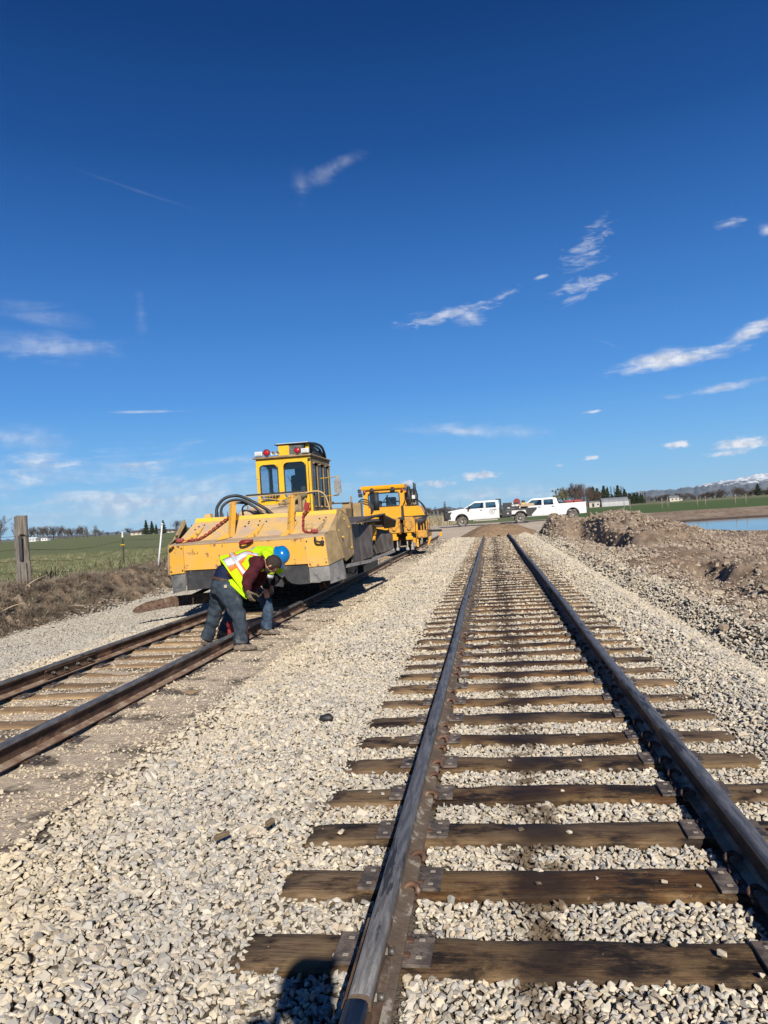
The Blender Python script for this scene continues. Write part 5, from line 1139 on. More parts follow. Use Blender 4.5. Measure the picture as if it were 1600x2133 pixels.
m_ = MB(); m_.box((0, 3.2, 1.2), (2.3, 6.2, 0.5)); m_.box((0, 3.4, 0.7), (1.7, 5.6, 0.6)); m_.box((-0.7, 0.2, 0.7), (0.6, 0.5, 0.5)); m_.cyl((-0.9, 0.0, 0.6), (-0.4, 0.0, 0.6), 0.14, n=12); m_.cyl((-0.9, 0.0, 0.9), (-0.4, 0.0, 0.9), 0.05, n=8); m_.build('main_frame', M_under, tam)
m_ = MB(); m_.box((0, 4.6, 1.75), (2.2, 3.0, 0.6), bevel=0.04); m_.build('engine_hood', M_org, tam)
m_ = MB(); m_.box((1.62, 0.4, 0.82), (0.14, 0.18, 0.5)); m_.beam((1.62, 0.4, 0.95), (2.20, 0.9, 0.93), 0.08, 0.09); m_.cyl((1.55, 0.2, 0.45), (1.55, 0.2, 0.8), 0.07, n=8); m_.build('buggy_arm', M_rub, tam)
m_ = MB(); m_.beam((2.17, 0.9, 0.88), (2.17, 0.9, 0.70), 0.10, 0.10); m_.plate([(1.66, 0.2, 0.42), (1.78, 0.2, 0.75), (1.84, 0.2, 0.66), (1.70, 0.2, 0.36)], 0.05); m_.build('arm_tip', M_org, tam)
for yy in (1.4, 5.6):
    for xx in (-0.76, 0.76): railwheel(tam, xx, yy)
g_ = MB(); g_.tube([(1.5, 0.6, 0.3), (1.9, 0.7, 0.25)], 0.03, 6)
g_.build('guide_rod', M_bright, tam)

# ------------------------------------------------------------------ trucks (front points to -x)
M_tyre = mat('dusty_tyre', (0.035, 0.034, 0.033), (0.07, 0.065, 0.06), rough=0.85, scale=12, c3=(0.20, 0.17, 0.14), s3=4, l3=0.42, h3=0.62)
M_rim = mat('steel_rim', (0.45, 0.44, 0.42), (0.35, 0.33, 0.30), rough=0.45, metal=0.5, scale=12, c3=(0.4, 0.33, 0.25), s3=6)
M_tglass = mat('vehicle_glass', (0.02, 0.025, 0.03), (0.03, 0.035, 0.04), rough=0.05, scale=2, spec=0.9)
M_tglassl = glass_mat('clear_side_glass', (0.72, 0.78, 0.78), 0.10)
M_wtruck = mat('white_truck_paint', (0.82, 0.82, 0.82), (0.78, 0.78, 0.77), rough=0.28, scale=1.2, coat=0.7, c3=(0.66, 0.60, 0.52), s3=1.6, l3=0.62, h3=0.75)
M_tail = mat('tail_lamp_red', (0.45, 0.02, 0.02), (0.35, 0.01, 0.01), rough=0.25, scale=10, coat=0.5)
M_wood2 = mat('pale_timber', (0.42, 0.30, 0.19), (0.52, 0.40, 0.27), rough=0.85, scale=9)
def wheel(parent, x, y, r, w, s=-1):
    t = MB(); t.lathe((x, y + s * -w / 2, r), (0, s, 0), [(r * 0.55, 0), (r * 0.93, 0), (r, 0.03), (r, w - 0.03), (r * 0.93, w), (r * 0.62, w), (r * 0.58, w - 0.02)], 28); tt = t.build('wheel', M_tyre, parent)
    m_ = MB(); m_.lathe((x, y + s * (w / 2 - 0.06), r), (0, s, 0), [(r * 0.60, 0), (r * 0.60, 0.045), (r * 0.54, 0.04), (r * 0.40, 0.01), (r * 0.22, 0.03), (r * 0.18, 0.055), (r * 0.05, 0.06)], 20)
    for k in range(8):
        a = 2 * pi * k / 8; m_.cyl((x + r * .42 * cos(a), y + s * (w / 2 - 0.035), r + r * .42 * sin(a)), (x + r * .42 * cos(a), y + s * (w / 2 - 0.055), r + r * .42 * sin(a)), 0.0, 0.03, n=5) if False else None
    m_.build('rim', M_rim, tt)
    h = MB()
    for k in range(8):
        a = 2 * pi * k / 8; h.cyl((x + r * .36 * cos(a), y + s * (w / 2 - 0.038), r + r * .36 * sin(a)), (x + r * .36 * cos(a), y + s * (w / 2 - 0.03), r + r * .36 * sin(a)), 0.028, n=6)
    h.build('rim_hole', M_blk, tt)
def arch(cx_, r, z0, n=10): return [(cx_ + r * cos(a), z0 + r * sin(a)) for a in [pi - pi * k / n for k in range(n + 1)]]
def truck(name, loc, lab, kind):
    t = empty(name, loc, lab, 'pickup truck'); hw = 1.0
    wx1, wx2, wr = 1.22, (5.60 if kind == 'flat' else 5.30), 0.41
    tail = 4.06 if kind == 'flat' else 6.35
    # body side outline with wheel openings
    bot = 0.50
    ol = [(0.16, 0.56)] + [(wx1 - 0.52, bot)] + arch(wx1, 0.52, 0.50) + [(wx1 + 0.52, bot)]
    if kind != 'flat': ol += [(wx2 - 0.52, bot)] + arch(wx2, 0.52, 0.50) + [(wx2 + 0.52, bot)]
    ol += [(tail, 0.52)]
    if kind == 'flat': ol += [(tail, 1.34), (1.36, 1.34), (1.30, 1.38), (0.9, 1.33), (0.22, 1.23), (0.10, 1.12), (0.10, 0.70)]
    else: ol += [(tail, 1.40), (4.25, 1.38), (4.2, 1.34), (1.42, 1.34), (1.30, 1.36), (0.9, 1.30), (0.22, 1.20), (0.10, 1.10), (0.10, 0.70)]
    m_ = MB(); m_.prism(ol, 1, -hw, -hw + 0.12); m_.prism(ol, 1, hw - 0.12, hw)
    inn = [(0.10, 0.9), (tail, 0.9), (tail, 1.33), (1.42, 1.33), (1.30, 1.36), (0.9, 1.30), (0.22, 1.20), (0.10, 1.10)]
    if kind != 'flat':
        inn = [(0.10, 0.9), (4.2, 0.9), (4.2, 1.33), (1.42, 1.33), (1.30, 1.35), (0.9, 1.29), (0.22, 1.19), (0.10, 1.10)]
        m_.box((tail - 0.03, 0, 1.05), (0.06, 1.76, 0.68)); m_.box((5.2, 0, 0.80), (2.2, 1.76, 0.05))
    m_.prism(inn, 1, -hw + 0.12, hw - 0.12); body = m_.build('body', M_wtruck, t)
    m_ = MB(); m_.box(((tail + 1.9) / 2, 0, 0.68), (tail - 1.9, 1.6, 0.35)); m_.box((1.2, 0, 0.8), (1.4, 1.4, 0.25)); m_.box((5.2, 0, 0.62), (2.6, 0.9, 0.2)); m_.build('chassis', M_blk, t)
    # greenhouse: tapered cab with pillars and windows
    xa, xb, xc, xd = 1.34, 2.20, 3.98, 4.08
    zr, zbelt, ti = 1.90, 1.34, 0.12
    if kind != 'flat': xa, xb, xc, xd = 1.40, 2.10, 4.05, 4.22
    if kind == 'flat': zr = 1.89
    m_ = MB(); m_.prism([(xb, zr - 0.05), (xb + 0.25, zr), (xc - 0.15, zr), (xc, zr - 0.04)], 1, -hw + 0.14, hw - 0.14)
    for s in (-1, 1):
        B = lambda x, z: (x, s * (hw - 0.01 - (z - zbelt) * 0.22), z)
        for q in ([(xa, zbelt), (xa + 0.10, zbelt), (xb + 0.12, zr - 0.06), (xb + 0.02, zr - 0.04)], [(2.92, zbelt), (3.06, zbelt), (3.06, zr - 0.1), (2.94, zr - 0.1)], [(3.86, zbelt), (xd, zbelt), (xc + 0.02, zr - 0.03), (3.80, zr - 0.03)], [(xb, zr - 0.12), (xc, zr - 0.12), (xc, zr - 0.01), (xb + 0.04, zr - 0.01)]):
            pp = [B(*p) for p in q]; m_.plate(pp if s < 0 else pp[::-1], 0.05)
    m_.plate([(xd, -hw + 0.05, zbelt), (xd, hw - 0.05, zbelt), (xd, hw - 0.05, zbelt + 0.12), (xd, -hw + 0.05, zbelt + 0.12)], 0.04)
    m_.build('cab_shell', M_wtruck, t)
    g = M_tglassl if kind == 'flat' else M_tglassl
    for s in (-1, 1):
        B = lambda x, z: (x, s * (hw - 0.035 - (z - zbelt) * 0.22), z)
        for q in ([(xa + 0.13, zbelt), (2.90, zbelt), (2.90, zr - 0.13), (xb + 0.12, zr - 0.12)], [(3.06, zbelt), (3.86, zbelt), (3.80, zr - 0.13), (3.06, zr - 0.13)]):
            m_ = MB(); pp = [B(*p) for p in q]; m_.plate(pp if s < 0 else pp[::-1], 0.006); w_ = m_.build('window', g, t)
    m_ = MB(); m_.plate([(xa + 0.02, -hw + 0.08, zbelt + 0.02), (xa + 0.02, hw - 0.08, zbelt + 0.02), (xb + 0.06, hw - 0.18, zr - 0.05), (xb + 0.06, -hw + 0.18, zr - 0.05)], 0.008); m_.build('windshield', M_tglass, t)
    m_ = MB(); m_.plate([(xd - 0.01, -hw + 0.1, zbelt + 0.12), (xd - 0.01, hw - 0.1, zbelt + 0.12), (xc, hw - 0.2, zr - 0.06), (xc, -hw + 0.2, zr - 0.06)], 0.008); m_.build('rear_window', M_tglassl, t)
    m_ = MB()
    for yy in (-0.45, 0.45): m_.box((2.75, yy, 1.30), (0.18, 0.5, 0.7), bevel=0.06); m_.box((2.78, yy, 1.68), (0.1, 0.26, 0.18), bevel=0.03)
    m_.box((3.75, 0, 1.25), (0.18, 1.5, 0.5)); m_.build('seat', M_seat, t)
    # seams, handles, mirror, lamps, bumper
    m_ = MB()
    for xx in (1.92, 3.00, 3.98): m_.box((xx, -hw - 0.002, 0.95), (0.012, 0.006, 0.80))
    m_.box((2.95, -hw - 0.002, 0.56), (2.05, 0.006, 0.012)); m_.build('door_seam', M_rub, body)
    for xx in (2.72, 3.78): m_ = MB(); m_.box((xx, -hw - 0.02, 1.20), (0.20, 0.04, 0.05), bevel=0.01); m_.build('door_handle', M_blk, t)
    for s in (-1, 1):
        m_ = MB(); m_.box((1.80, s * (hw + 0.16), 1.42), (0.10, 0.24, 0.28), bevel=0.03); m_.beam((1.86, s * (hw - 0.02), 1.36), (1.82, s * (hw + 0.12), 1.36), 0.05, 0.05); m_.build('mirror', M_blk, t)
        m_ = MB(); m_.box((0.17, s * 0.83, 1.03), (0.22, 0.30, 0.22), bevel=0.03); m_.build('headlight', M_lens, t)
    m_ = MB(); m_.box((0.06, 0, 0.98), (0.08, 1.2, 0.40), bevel=0.02); m_.build('grille', M_blk, t)
    m_ = MB(); m_.box((0.02, 0, 0.62), (0.22, 2.02, 0.22), bevel=0.04); m_.build('bumper', M_rub if kind == 'flat' else M_bright, t)
    m_ = MB()
    for cxw in ((wx1,) if kind == 'flat' else (wx1, wx2)):
        for s in (-1, 1):
            a_ = arch(cxw, 0.52, 0.50, 14); b_ = arch(cxw, 0.455, 0.50, 14); m_.prism(a_ + b_[::-1], 1, s * (hw + 0.012), s * (hw - 0.10))
    m_.build('wheel_arch_trim', M_blk, t)
    for yy, s in ((-0.86, -1), (0.86, 1)):
        wheel(t, wx1, yy, wr, 0.26, s); wheel(t, wx2, yy, wr, 0.26, s)
    return t, body
t1, b1 = truck('flatbed_truck', (-3.42, 57.6, 0.50), 'white crew cab flatbed service truck with round door emblem and black tool boxes', 'flat')
m_ = MB()
for s in (-1, 1): m_.plate([(0.06, s * 1.006, 0.56), (0.42, s * 1.006, 0.62), (0.36, s * 1.006, 0.92), (0.50, s * 1.006, 1.18), (0.10, s * 1.006, 1.15)][::(1 if s < 0 else -1)], 0.02)
for s in (-0.45, 0.0, 0.45): m_.beam((-0.08, s, 0.55), (-0.08, s, 1.22), 0.05, 0.08)
m_.box((0.02, 0, 0.92), (0.16, 2.02, 0.72), bevel=0.03)
m_.box((0.0, 0, 0.92), (0.10, 0.3, 0.3)); m_.tube(spline([(-0.10, -0.98, 0.55), (-0.12, -1.0, 0.9), (-0.10, -0.98, 1.25), (-0.1, -0.4, 1.26), (-0.1, 0.4, 1.26), (-0.1, 0.98, 1.25), (-0.1, 0.98, 0.55)], 4), 0.04, 6); m_.tube([(-0.05, -1.02, 0.6), (0.2, -1.03, 0.62), (0.2, -1.03, 1.2), (-0.05, -1.02, 1.22)], 0.03, 6); m_.build('brush_guard', M_blk, t1)
m_ = MB(); m_.box((4.20, 0, 1.42), (0.10, 1.9, 1.05)); m_.box((4.05, 0, 1.95), (0.40, 1.7, 0.05)); m_.build('headache_rack', M_blk, t1)
m_ = MB(); m_.box((5.55, 0, 1.10), (2.6, 2.2, 0.12)); m_.prism([(6.15, 0.55), (6.45, 0.62), (6.86, 1.02), (6.86, 1.16), (4.3, 1.16), (4.3, 1.02), (6.0, 1.02)], 1, -1.11, -1.05); m_.build('flatbed', M_blk, t1)
m_ = MB(); m_.box((4.62, -0.92, 0.80), (0.72, 0.35, 0.42), bevel=0.01); m_.build('tool_box', M_blk, t1)
m_ = MB(); m_.box((4.95, -0.85, 1.40), (1.15, 0.45, 0.46), bevel=0.01); m_.build('tool_box', M_blk, t1)
m_ = MB(); m_.box((5.13, -1.08, 1.40), (0.22, 0.006, 0.13)); m_.box((5.40, -1.08, 1.40), (0.24, 0.006, 0.13)); m_.box((5.10, -1.08, 1.57), (0.10, 0.006, 0.10)); m_.box((4.70, -1.10, 0.82), (0.12, 0.006, 0.10)); m_.box((4.78, -1.08, 1.24), (0.18, 0.006, 0.08)); m_.build('box_plate', M_lens, t1)
m_ = MB(); m_.box((6.15, -0.6, 1.32), (1.1, 0.9, 0.10)); m_.box((6.2, -0.55, 1.43), (1.0, 0.6, 0.12)); m_.build('timber_stack', M_wood2, t1)
m_ = MB(); m_.box((5.0, -1.06, 0.98), (0.05, 0.02, 0.05)); m_.box((3.0, -1.02, 0.42), (1.8, 0.12, 0.07)); m_.build('side_step', M_bright, t1)
# emblem: ring with crossed tools on the rear door
m_ = MB(); EC = (3.52, -1.006, 1.03); R_ = 0.20
for k in range(24):
    if k in (2, 9, 14, 21): continue
    a0, a1 = 2 * pi * k / 24, 2 * pi * (k + 1) / 24
    m_.plate([(EC[0] + R_ * cos(a0), EC[1], EC[2] + R_ * sin(a0)), (EC[0] + R_ * cos(a1), EC[1], EC[2] + R_ * sin(a1)), (EC[0] + (R_ - 0.03) * cos(a1), EC[1], EC[2] + (R_ - 0.03) * sin(a1)), (EC[0] + (R_ - 0.03) * cos(a0), EC[1], EC[2] + (R_ - 0.03) * sin(a0))], 0.004)
for s in (-1, 1):
    m_.beam((EC[0] - s * 0.12, EC[1], EC[2] - 0.13), (EC[0] + s * 0.10, EC[1], EC[2] + 0.12), 0.028, 0.006, up=(0, 1, 0)); m_.box((EC[0] + s * 0.11, EC[1] - 0.001, EC[2] + 0.13), (0.07, 0.006, 0.04), rot=(0, -s * 0.8, 0))
m_.build('door_emblem', M_rub, t1)
m_ = MB(); m_.cyl((0.85 + 0.3, -0.6, 1.3), (1.15, -0.6, 2.05), 0.006, n=4); m_.build('antenna', M_blk, t1)
# reel and engine on the bed (separate things)
hr = empty('hose_reel', (5.45 - 3.42, 57.45, 0.5 + 1.16), 'round red hose reel standing behind the black tool box on the flatbed truck', 'hose reel')
m_ = MB(); m_.lathe((0, -0.10, 0.50), (0, 1, 0), [(0.24, 0), (0.26, 0.01), (0.26, 0.03), (0.10, 0.04), (0.10, 0.20), (0.26, 0.21), (0.26, 0.24), (0.24, 0.25)], 20); m_.build('reel_drum', M_red, hr)
m_ = MB(); m_.box((0, 0.03, 0.12), (0.3, 0.3, 0.25)); m_.build('reel_stand', M_blk, hr)
en = empty('air_compressor', (5.95 - 3.42, 57.4, 0.5 + 1.16), 'small yellow and black engine beside the red hose reel on the flatbed', 'compressor')
m_ = MB(); m_.box((0, 0, 0.28), (0.36, 0.3, 0.24), bevel=0.03); m_.box((-0.35, 0, 0.22), (0.4, 0.3, 0.10), bevel=0.02); m_.build('engine_block', M_yel, en)
m_ = MB(); m_.box((-0.02, 0, 0.50), (0.26, 0.2, 0.18), bevel=0.04); m_.box((0, 0, 0.08), (0.5, 0.4, 0.16)); m_.build('fuel_tank', M_blk, en)
m_ = MB(); m_.box((0.22, 0, 0.22), (0.12, 0.25, 0.2), bevel=0.02); m_.build('guard', M_red, en)
t2, b2 = truck('pickup_truck', (1.15, 61.2, 0.46), 'plain white crew cab pickup with long bed parked behind the flatbed truck', 'pick')
t2.scale = (1.0, 1, 1)
m_ = MB(); m_.box((6.36, -0.93, 1.18), (0.05, 0.16, 0.34), bevel=0.01); m_.build('tail_lamp', M_tail, t2)
m_ = MB(); m_.box((6.36, 0.93, 1.18), (0.05, 0.16, 0.34), bevel=0.01); m_.build('tail_lamp', M_tail, t2)
m_ = MB(); m_.box((4.6, 0, 1.46), (0.5, 1.7, 0.12), bevel=0.02); m_.build('bed_toolbox', M_blk, t2)
ft = MB()
for q in (-0.37, 0.37): ft.box((q, 0, 0.38), (0.70, 0.6, 0.76), bevel=0.06)
ft.box((0, 0, 0.70), (1.4, 0.5, 0.10))
fto = ft.build('fuel_tank', M_red); fto.location = (1.15 + 5.45, 61.0, 0.46 + 0.84); tag(fto, 'red transfer tank sitting in the bed of the plain white pickup', 'tank')
# ------------------------------------------------------------------ people
M_skin = mat('skin', (0.52, 0.26, 0.17), (0.45, 0.21, 0.14), rough=0.55, scale=12)
M_jean = mat('worn_denim', (0.030, 0.042, 0.058), (0.055, 0.072, 0.090), rough=0.9, scale=7, detail=8, c3=(0.14, 0.145, 0.14), s3=3.5, l3=0.56, h3=0.70, bump=0.5, bscale=14, spec=0.15)
M_jean2 = mat('blue_jeans', (0.035, 0.06, 0.10), (0.065, 0.10, 0.15), rough=0.9, scale=9, c3=(0.14, 0.16, 0.19), s3=5, l3=0.56, h3=0.70, bump=0.5, bscale=14, spec=0.15)
M_maroon = mat('maroon_hoodie', (0.060, 0.012, 0.018), (0.085, 0.020, 0.026), rough=0.95, scale=8, bump=0.4, bscale=12, spec=0.1)
M_navy = mat('navy_shirt', (0.012, 0.018, 0.05), (0.02, 0.028, 0.07), rough=0.9, scale=9, bump=0.3, spec=0.1)
M_black = mat('black_cloth', (0.012, 0.012, 0.014), (0.022, 0.022, 0.024), rough=0.95, scale=9, bump=0.3, spec=0.1)
M_neon = mat('neon_fabric', (0.55, 0.88, 0.005), (0.46, 0.80, 0.01), rough=0.8, scale=9, bump=0.35, bscale=14, spec=0.15)
M_neon.node_tree.nodes['Principled BSDF'].inputs['Base Color']
M_reto = mat('orange_trim', (0.95, 0.22, 0.03), (0.85, 0.2, 0.03), rough=0.7, scale=9)
M_ref = mat('silver_reflective', (0.52, 0.53, 0.56), (0.62, 0.63, 0.66), rough=0.45, metal=0.2, scale=14, c3=(0.75, 0.76, 0.8), s3=9)
M_hair = mat('brown_hair', (0.022, 0.012, 0.007), (0.045, 0.025, 0.014), rough=0.7, scale=30, stretch=(1, 1, 6), bump=0.5, bscale=60)
M_glove = mat('work_glove', (0.20, 0.15, 0.09), (0.12, 0.09, 0.06), rough=0.85, scale=16)
M_boot = mat('dusty_work_boot', (0.17, 0.13, 0.095), (0.25, 0.20, 0.15), rough=0.85, scale=14, c3=(0.08, 0.06, 0.05), s3=8)
M_sole = mat('boot_sole', (0.09, 0.075, 0.06), (0.16, 0.135, 0.11), rough=0.9, scale=14)
M_belt = mat('leather_belt', (0.06, 0.028, 0.016), (0.09, 0.045, 0.025), rough=0.6, scale=14)
M_helmet = mat('blue_hard_hat', (0.004, 0.165, 0.46), (0.006, 0.18, 0.50), rough=0.22, scale=4, coat=0.6)
V = Vector
def ell_tube(mb, secs, n=20):
    """secs: (centre, lateral axis, r_lateral, r_depth)"""
    rings = []; cs = [V(s[0]) for s in secs]
    for i, (c, lat, ra, rb) in enumerate(secs):
        t = (cs[min(i + 1, len(cs) - 1)] - cs[max(i - 1, 0)]).normalized(); x = V(lat); x = (x - t * x.dot(t)).normalized(); y = t.cross(x)
        rings.append([mb.bm.verts.new(cs[i] + x * (ra * cos(2 * pi * k / n)) + y * (rb * sin(2 * pi * k / n))) for k in range(n)])
    for a, b in zip(rings, rings[1:]):
        for k in range(n): mb.bm.faces.new((a[k], a[(k + 1) % n], b[(k + 1) % n], b[k])).smooth = True
    mb.bm.faces.new(rings[0][::-1]); mb.bm.faces.new(rings[-1])
def fuse(mb, name, m__, parent, voxel=0.012, wr=0.0, wf=18.0, smooth_it=2, seed=0):
    bmesh.ops.recalc_face_normals(mb.bm, faces=mb.bm.faces)
    me = bpy.data.meshes.new(name); mb.bm.to_mesh(me); mb.bm.free()
    tmp = bpy.data.objects.new('tmp', me); COL.objects.link(tmp)
    md = tmp.modifiers.new('r', 'REMESH'); md.mode = 'VOXEL'; md.voxel_size = voxel
    sm = tmp.modifiers.new('s', 'SMOOTH'); sm.iterations = smooth_it; sm.factor = 0.6
    dg = bpy.context.evaluated_depsgraph_get(); dg.update()
    out = bpy.data.meshes.new_from_object(tmp.evaluated_get(dg)); bpy.data.objects.remove(tmp)
    out.name = name; n = len(out.vertices)
    co = np.empty(n * 3, np.float32); out.vertices.foreach_get('co', co); co = co.reshape(-1, 3)
    if wr:
        no = np.empty(n * 3, np.float32); out.vertices.foreach_get('normal', no); no = no.reshape(-1, 3)
        d = fbm(co[:, 0] * wf * 0.7 + co[:, 2] * wf + seed, co[:, 1] * wf * 0.6 + co[:, 2] * wf * 0.35, 3, 1)
        d2 = np.sin(co[:, 2] * wf * 3.2 + 5 * fbm(co[:, 0] * 9 + seed, co[:, 1] * 9, 2, 2)) * 0.25
        co = co + no * (wr * (d + d2))[:, None]; out.vertices.foreach_set('co', co.astype(np.float32).ravel())
    out.polygons.foreach_set('use_smooth', np.ones(len(out.polygons), bool)); out.update()
    return link(name, out, m__, parent)
def frame_m(o, up, fwd):
    up = V(up).normalized(); fwd = V(fwd); fwd = (fwd - up * fwd.dot(up)).normalized(); x = fwd.cross(up)
    return Matrix((( x[0], fwd[0], up[0], o[0]), (x[1], fwd[1], up[1], o[1]), (x[2], fwd[2], up[2], o[2]), (0, 0, 0, 1)))
def head_geo(mb, M, s=1.0):
    P = lambda x, y, z: M @ V((x * s, y * s, z * s))
    def eb(c, r, sub=3):
        ret = bmesh.ops.create_icosphere(mb.bm, subdivisions=sub, radius=1.0)
        for v in ret['verts']: v.co = P(c[0] + v.co.x * r[0], c[1] + v.co.y * r[1], c[2] + v.co.z * r[2])
    eb((0, -0.01, 0.03), (0.078, 0.098, 0.095)); eb((0, 0.025, -0.035), (0.062, 0.070, 0.075)); eb((0, 0.055, -0.085), (0.035, 0.035, 0.03))
    eb((0, 0.098, -0.015), (0.013, 0.022, 0.022), 2); eb((0, 0.085, 0.012), (0.012, 0.018, 0.03), 2)
    eb((0, 0.088, -0.052), (0.024, 0.012, 0.009), 2); eb((-0.03, 0.078, 0.018), (0.02, 0.012, 0.008), 2); eb((0.03, 0.078, 0.018), (0.02, 0.012, 0.008), 2)
    for sx in (-1, 1): eb((sx * 0.080, -0.012, -0.01), (0.012, 0.020, 0.032), 2)
def hand_geo(mb, wrist, d, nrm, side, s=1.0, curl=0.5):
    """d: towards the fingers, nrm: back of the hand, side: +1 thumb on the d x nrm side"""
    d = V(d).normalized(); nrm = V(nrm); nrm = (nrm - d * nrm.dot(d)).normalized(); lat = d.cross(nrm) * side; w = V(wrist)
    ell_tube(mb, [(w, lat, 0.028 * s, 0.021 * s), (w + d * 0.03 * s, lat, 0.034 * s, 0.018 * s), (w + d * 0.07 * s, lat, 0.042 * s, 0.016 * s), (w + d * 0.095 * s, lat, 0.040 * s, 0.013 * s)], 12)
    for i, (o, L_, r) in enumerate(((0.031, 0.072, 0.0092), (0.010, 0.080, 0.0095), (-0.011, 0.075, 0.0092), (-0.031, 0.058, 0.0082))):
        b = w + d * 0.088 * s + lat * o * s; p = [b]; a = 0.15
        for seg in (0.45, 0.30, 0.25):
            a += curl * (0.8 + 0.08 * i); p.append(p[-1] + (d * cos(a) - nrm * sin(a) + lat * o * 1.2) * L_ * seg * s)
        mb.tube(p, [r * s, r * 0.95 * s, r * 0.88 * s, r * 0.7 * s], 8)
    tb = w + d * 0.025 * s + lat * 0.030 * s
    mb.tube([tb, tb + (d * 0.55 + lat * 0.75 - nrm * 0.3) * 0.042 * s, tb + (d * 0.80 + lat * 0.85 - nrm * 0.65) * 0.062 * s, tb + (d * 1.15 + lat * 0.7 - nrm * 0.9) * 0.075 * s], [0.014 * s, 0.012 * s, 0.0105 * s, 0.008 * s], 8)
def boot(parent, ankle, d, m1=None):
    d = V((d[0], d[1], 0)).normalized(); a = V(ankle); lat = d.cross(V((0, 0, 1))); g = V((0, 0, 1)); z0 = a.z - 0.085
    mb = MB(); base = V((a.x, a.y, z0))
    ell_tube(mb, [(base + g * 0.17 - d * 0.01, lat, 0.055, 0.062), (base + g * 0.09, lat, 0.050, 0.062), (base + g * 0.045, lat, 0.045, 0.075)], 14)
    ell_tube(mb, [(base - d * 0.08 + g * 0.045, lat, 0.034, 0.034), (base + g * 0.05, lat, 0.044, 0.046), (base + d * 0.08 + g * 0.045, lat, 0.050, 0.040), (base + d * 0.15 + g * 0.038, lat, 0.050, 0.030), (base + d * 0.195 + g * 0.034, lat, 0.034, 0.022)], 14)
    b = fuse(mb, 'boot', m1 or M_boot, parent, 0.009, 0.004, 25)
    sb = MB(); pts = []
    for k in range(20):
        t = 2 * pi * k / 20; u = cos(t); w_ = 0.048 + 0.008 * u; pts.append(base + d * (0.06 + 0.15 * u) + lat * (w_ * sin(t)))
    sb.plate([(p.x, p.y, z0 + 0.018) for p in pts], 0.03); sb.build('sole', M_sole, b)

# ---- worker A: denim, maroon hoodie, neon vest, bent over the rail
O_A = V((-3.6, 9.45, 0)); pa = empty('person', O_A, 'bareheaded worker in neon vest, maroon sleeves and dark jeans bending over the rail', 'person')
def rel(p, O): return V(p) - O
fA = V((0.85, 0.53, 0)).normalized(); rA = V((0.53, -0.85, 0)).normalized()
A = dict(pel=(-3.625, 9.56, 0.79), waist=(-3.60, 9.58, 0.93), mid=(-3.47, 9.62, 1.045), chest=(-3.30, 9.68, 1.10), nb=(-3.13, 9.70, 1.10),
         rs=(-3.10, 9.50, 1.085), ls=(-3.22, 9.90, 1.06), re=(-3.18, 9.27, 0.90), rw=(-3.165, 9.20, 0.755), le=(-3.22, 9.98, 0.88), lw=(-3.35, 9.92, 0.70),
         rh=(-3.545, 9.46, 0.76), lh=(-3.70, 9.66, 0.76), rk=(-3.33, 9.27, 0.42), ra=(-3.285, 9.14, 0.085), lk=(-3.83, 9.72, 0.43), la=(-3.965, 9.70, 0.085))
A = {k: rel(v, O_A) for k, v in A.items()}
hc = rel((-2.955, 9.63, 1.06), O_A); hM = frame_m(hc, (0.86, 0.10, 0.30), (0.30, 0.28, -0.90))
mb = MB()
ell_tube(mb, [(A['pel'], rA, 0.15, 0.12), (A['waist'], rA, 0.15, 0.125), (A['mid'], rA, 0.155, 0.125), (A['chest'], rA, 0.17, 0.125), (A['nb'], rA, 0.13, 0.09)])
mb.tube([A['nb'], A['nb'] * 0.4 + hc * 0.6, hc], [0.062, 0.058, 0.055], 12)
for s_, e_, w_ in (('rs', 're', 'rw'), ('ls', 'le', 'lw')): mb.tube(spline([A['nb'], A[s_], A[e_], A[w_]], 5), [0.06] * 5 + [0.055] * 5 + [0.042] * 5 + [0.03], 12)
for h_, k_, a_ in (('rh', 'rk', 'ra'), ('lh', 'lk', 'la')): mb.tube(spline([A['pel'], A[h_], A[k_], A[a_]], 5), [0.10] * 5 + [0.088] * 5 + [0.062] * 5 + [0.042], 12)
head_geo(mb, hM, 1.02)
fuse(mb, 'body', M_skin, pa, 0.0085)
mb = MB()      # jeans: loose, folds at the ankles
ell_tube(mb, [(A['pel'] + V((0, 0, -0.06)), rA, 0.185, 0.165), (A['pel'] + V((0, 0, 0.0)), rA, 0.195, 0.175), (A['waist'] + V((-0.02, 0, -0.03)), rA, 0.180, 0.155)])
for h_, k_, a_, b0 in (('rh', 'rk', 'ra', 0.0), ('lh', 'lk', 'la', 0.0)):
    P = spline([A['pel'] * 0.5 + A[h_] * 0.5, A[h_], A[k_], A[a_] + V((0, 0, -0.005))], 6); R_ = np.interp(np.arange(len(P)), [0, 6, 9, 12, 15, len(P) - 1], [0.13, 0.142, 0.120, 0.098, 0.088, 0.092]); mb.tube(P, list(R_), 16)
jn = fuse(mb, 'jeans', M_jean, pa, 0.011, 0.018, 14, 2, 3)
mb = MB(); q = A['rh'] + V((0.045, -0.155, 0.02)); mb.box(q + V((0.005, -0.012, 0.05)), (0.035, 0.012, 0.04), rot=(0.05, 0, 0.35)); mb.build('pocket_tag', mat('leather_tag', (0.55, 0.48, 0.36), (0.5, 0.42, 0.3), rough=0.7), jn)
mb = MB(); n_ = 28
ring = []
wc = A['waist'] + V((-0.02, 0, -0.035)); tdir = (A['mid'] - A['pel']).normalized(); tdir = (tdir + V((0, 0, 0.8))).normalized(); yy_ = tdir.cross(rA).normalized()
for k in range(n_): a = 2 * pi * k / n_; ring.append(wc + rA * (0.190 * cos(a)) + yy_ * (0.166 * sin(a)))
for k in range(n_): mb.beam(ring[k], ring[(k + 1) % n_], 0.012, 0.038, up=tdir)
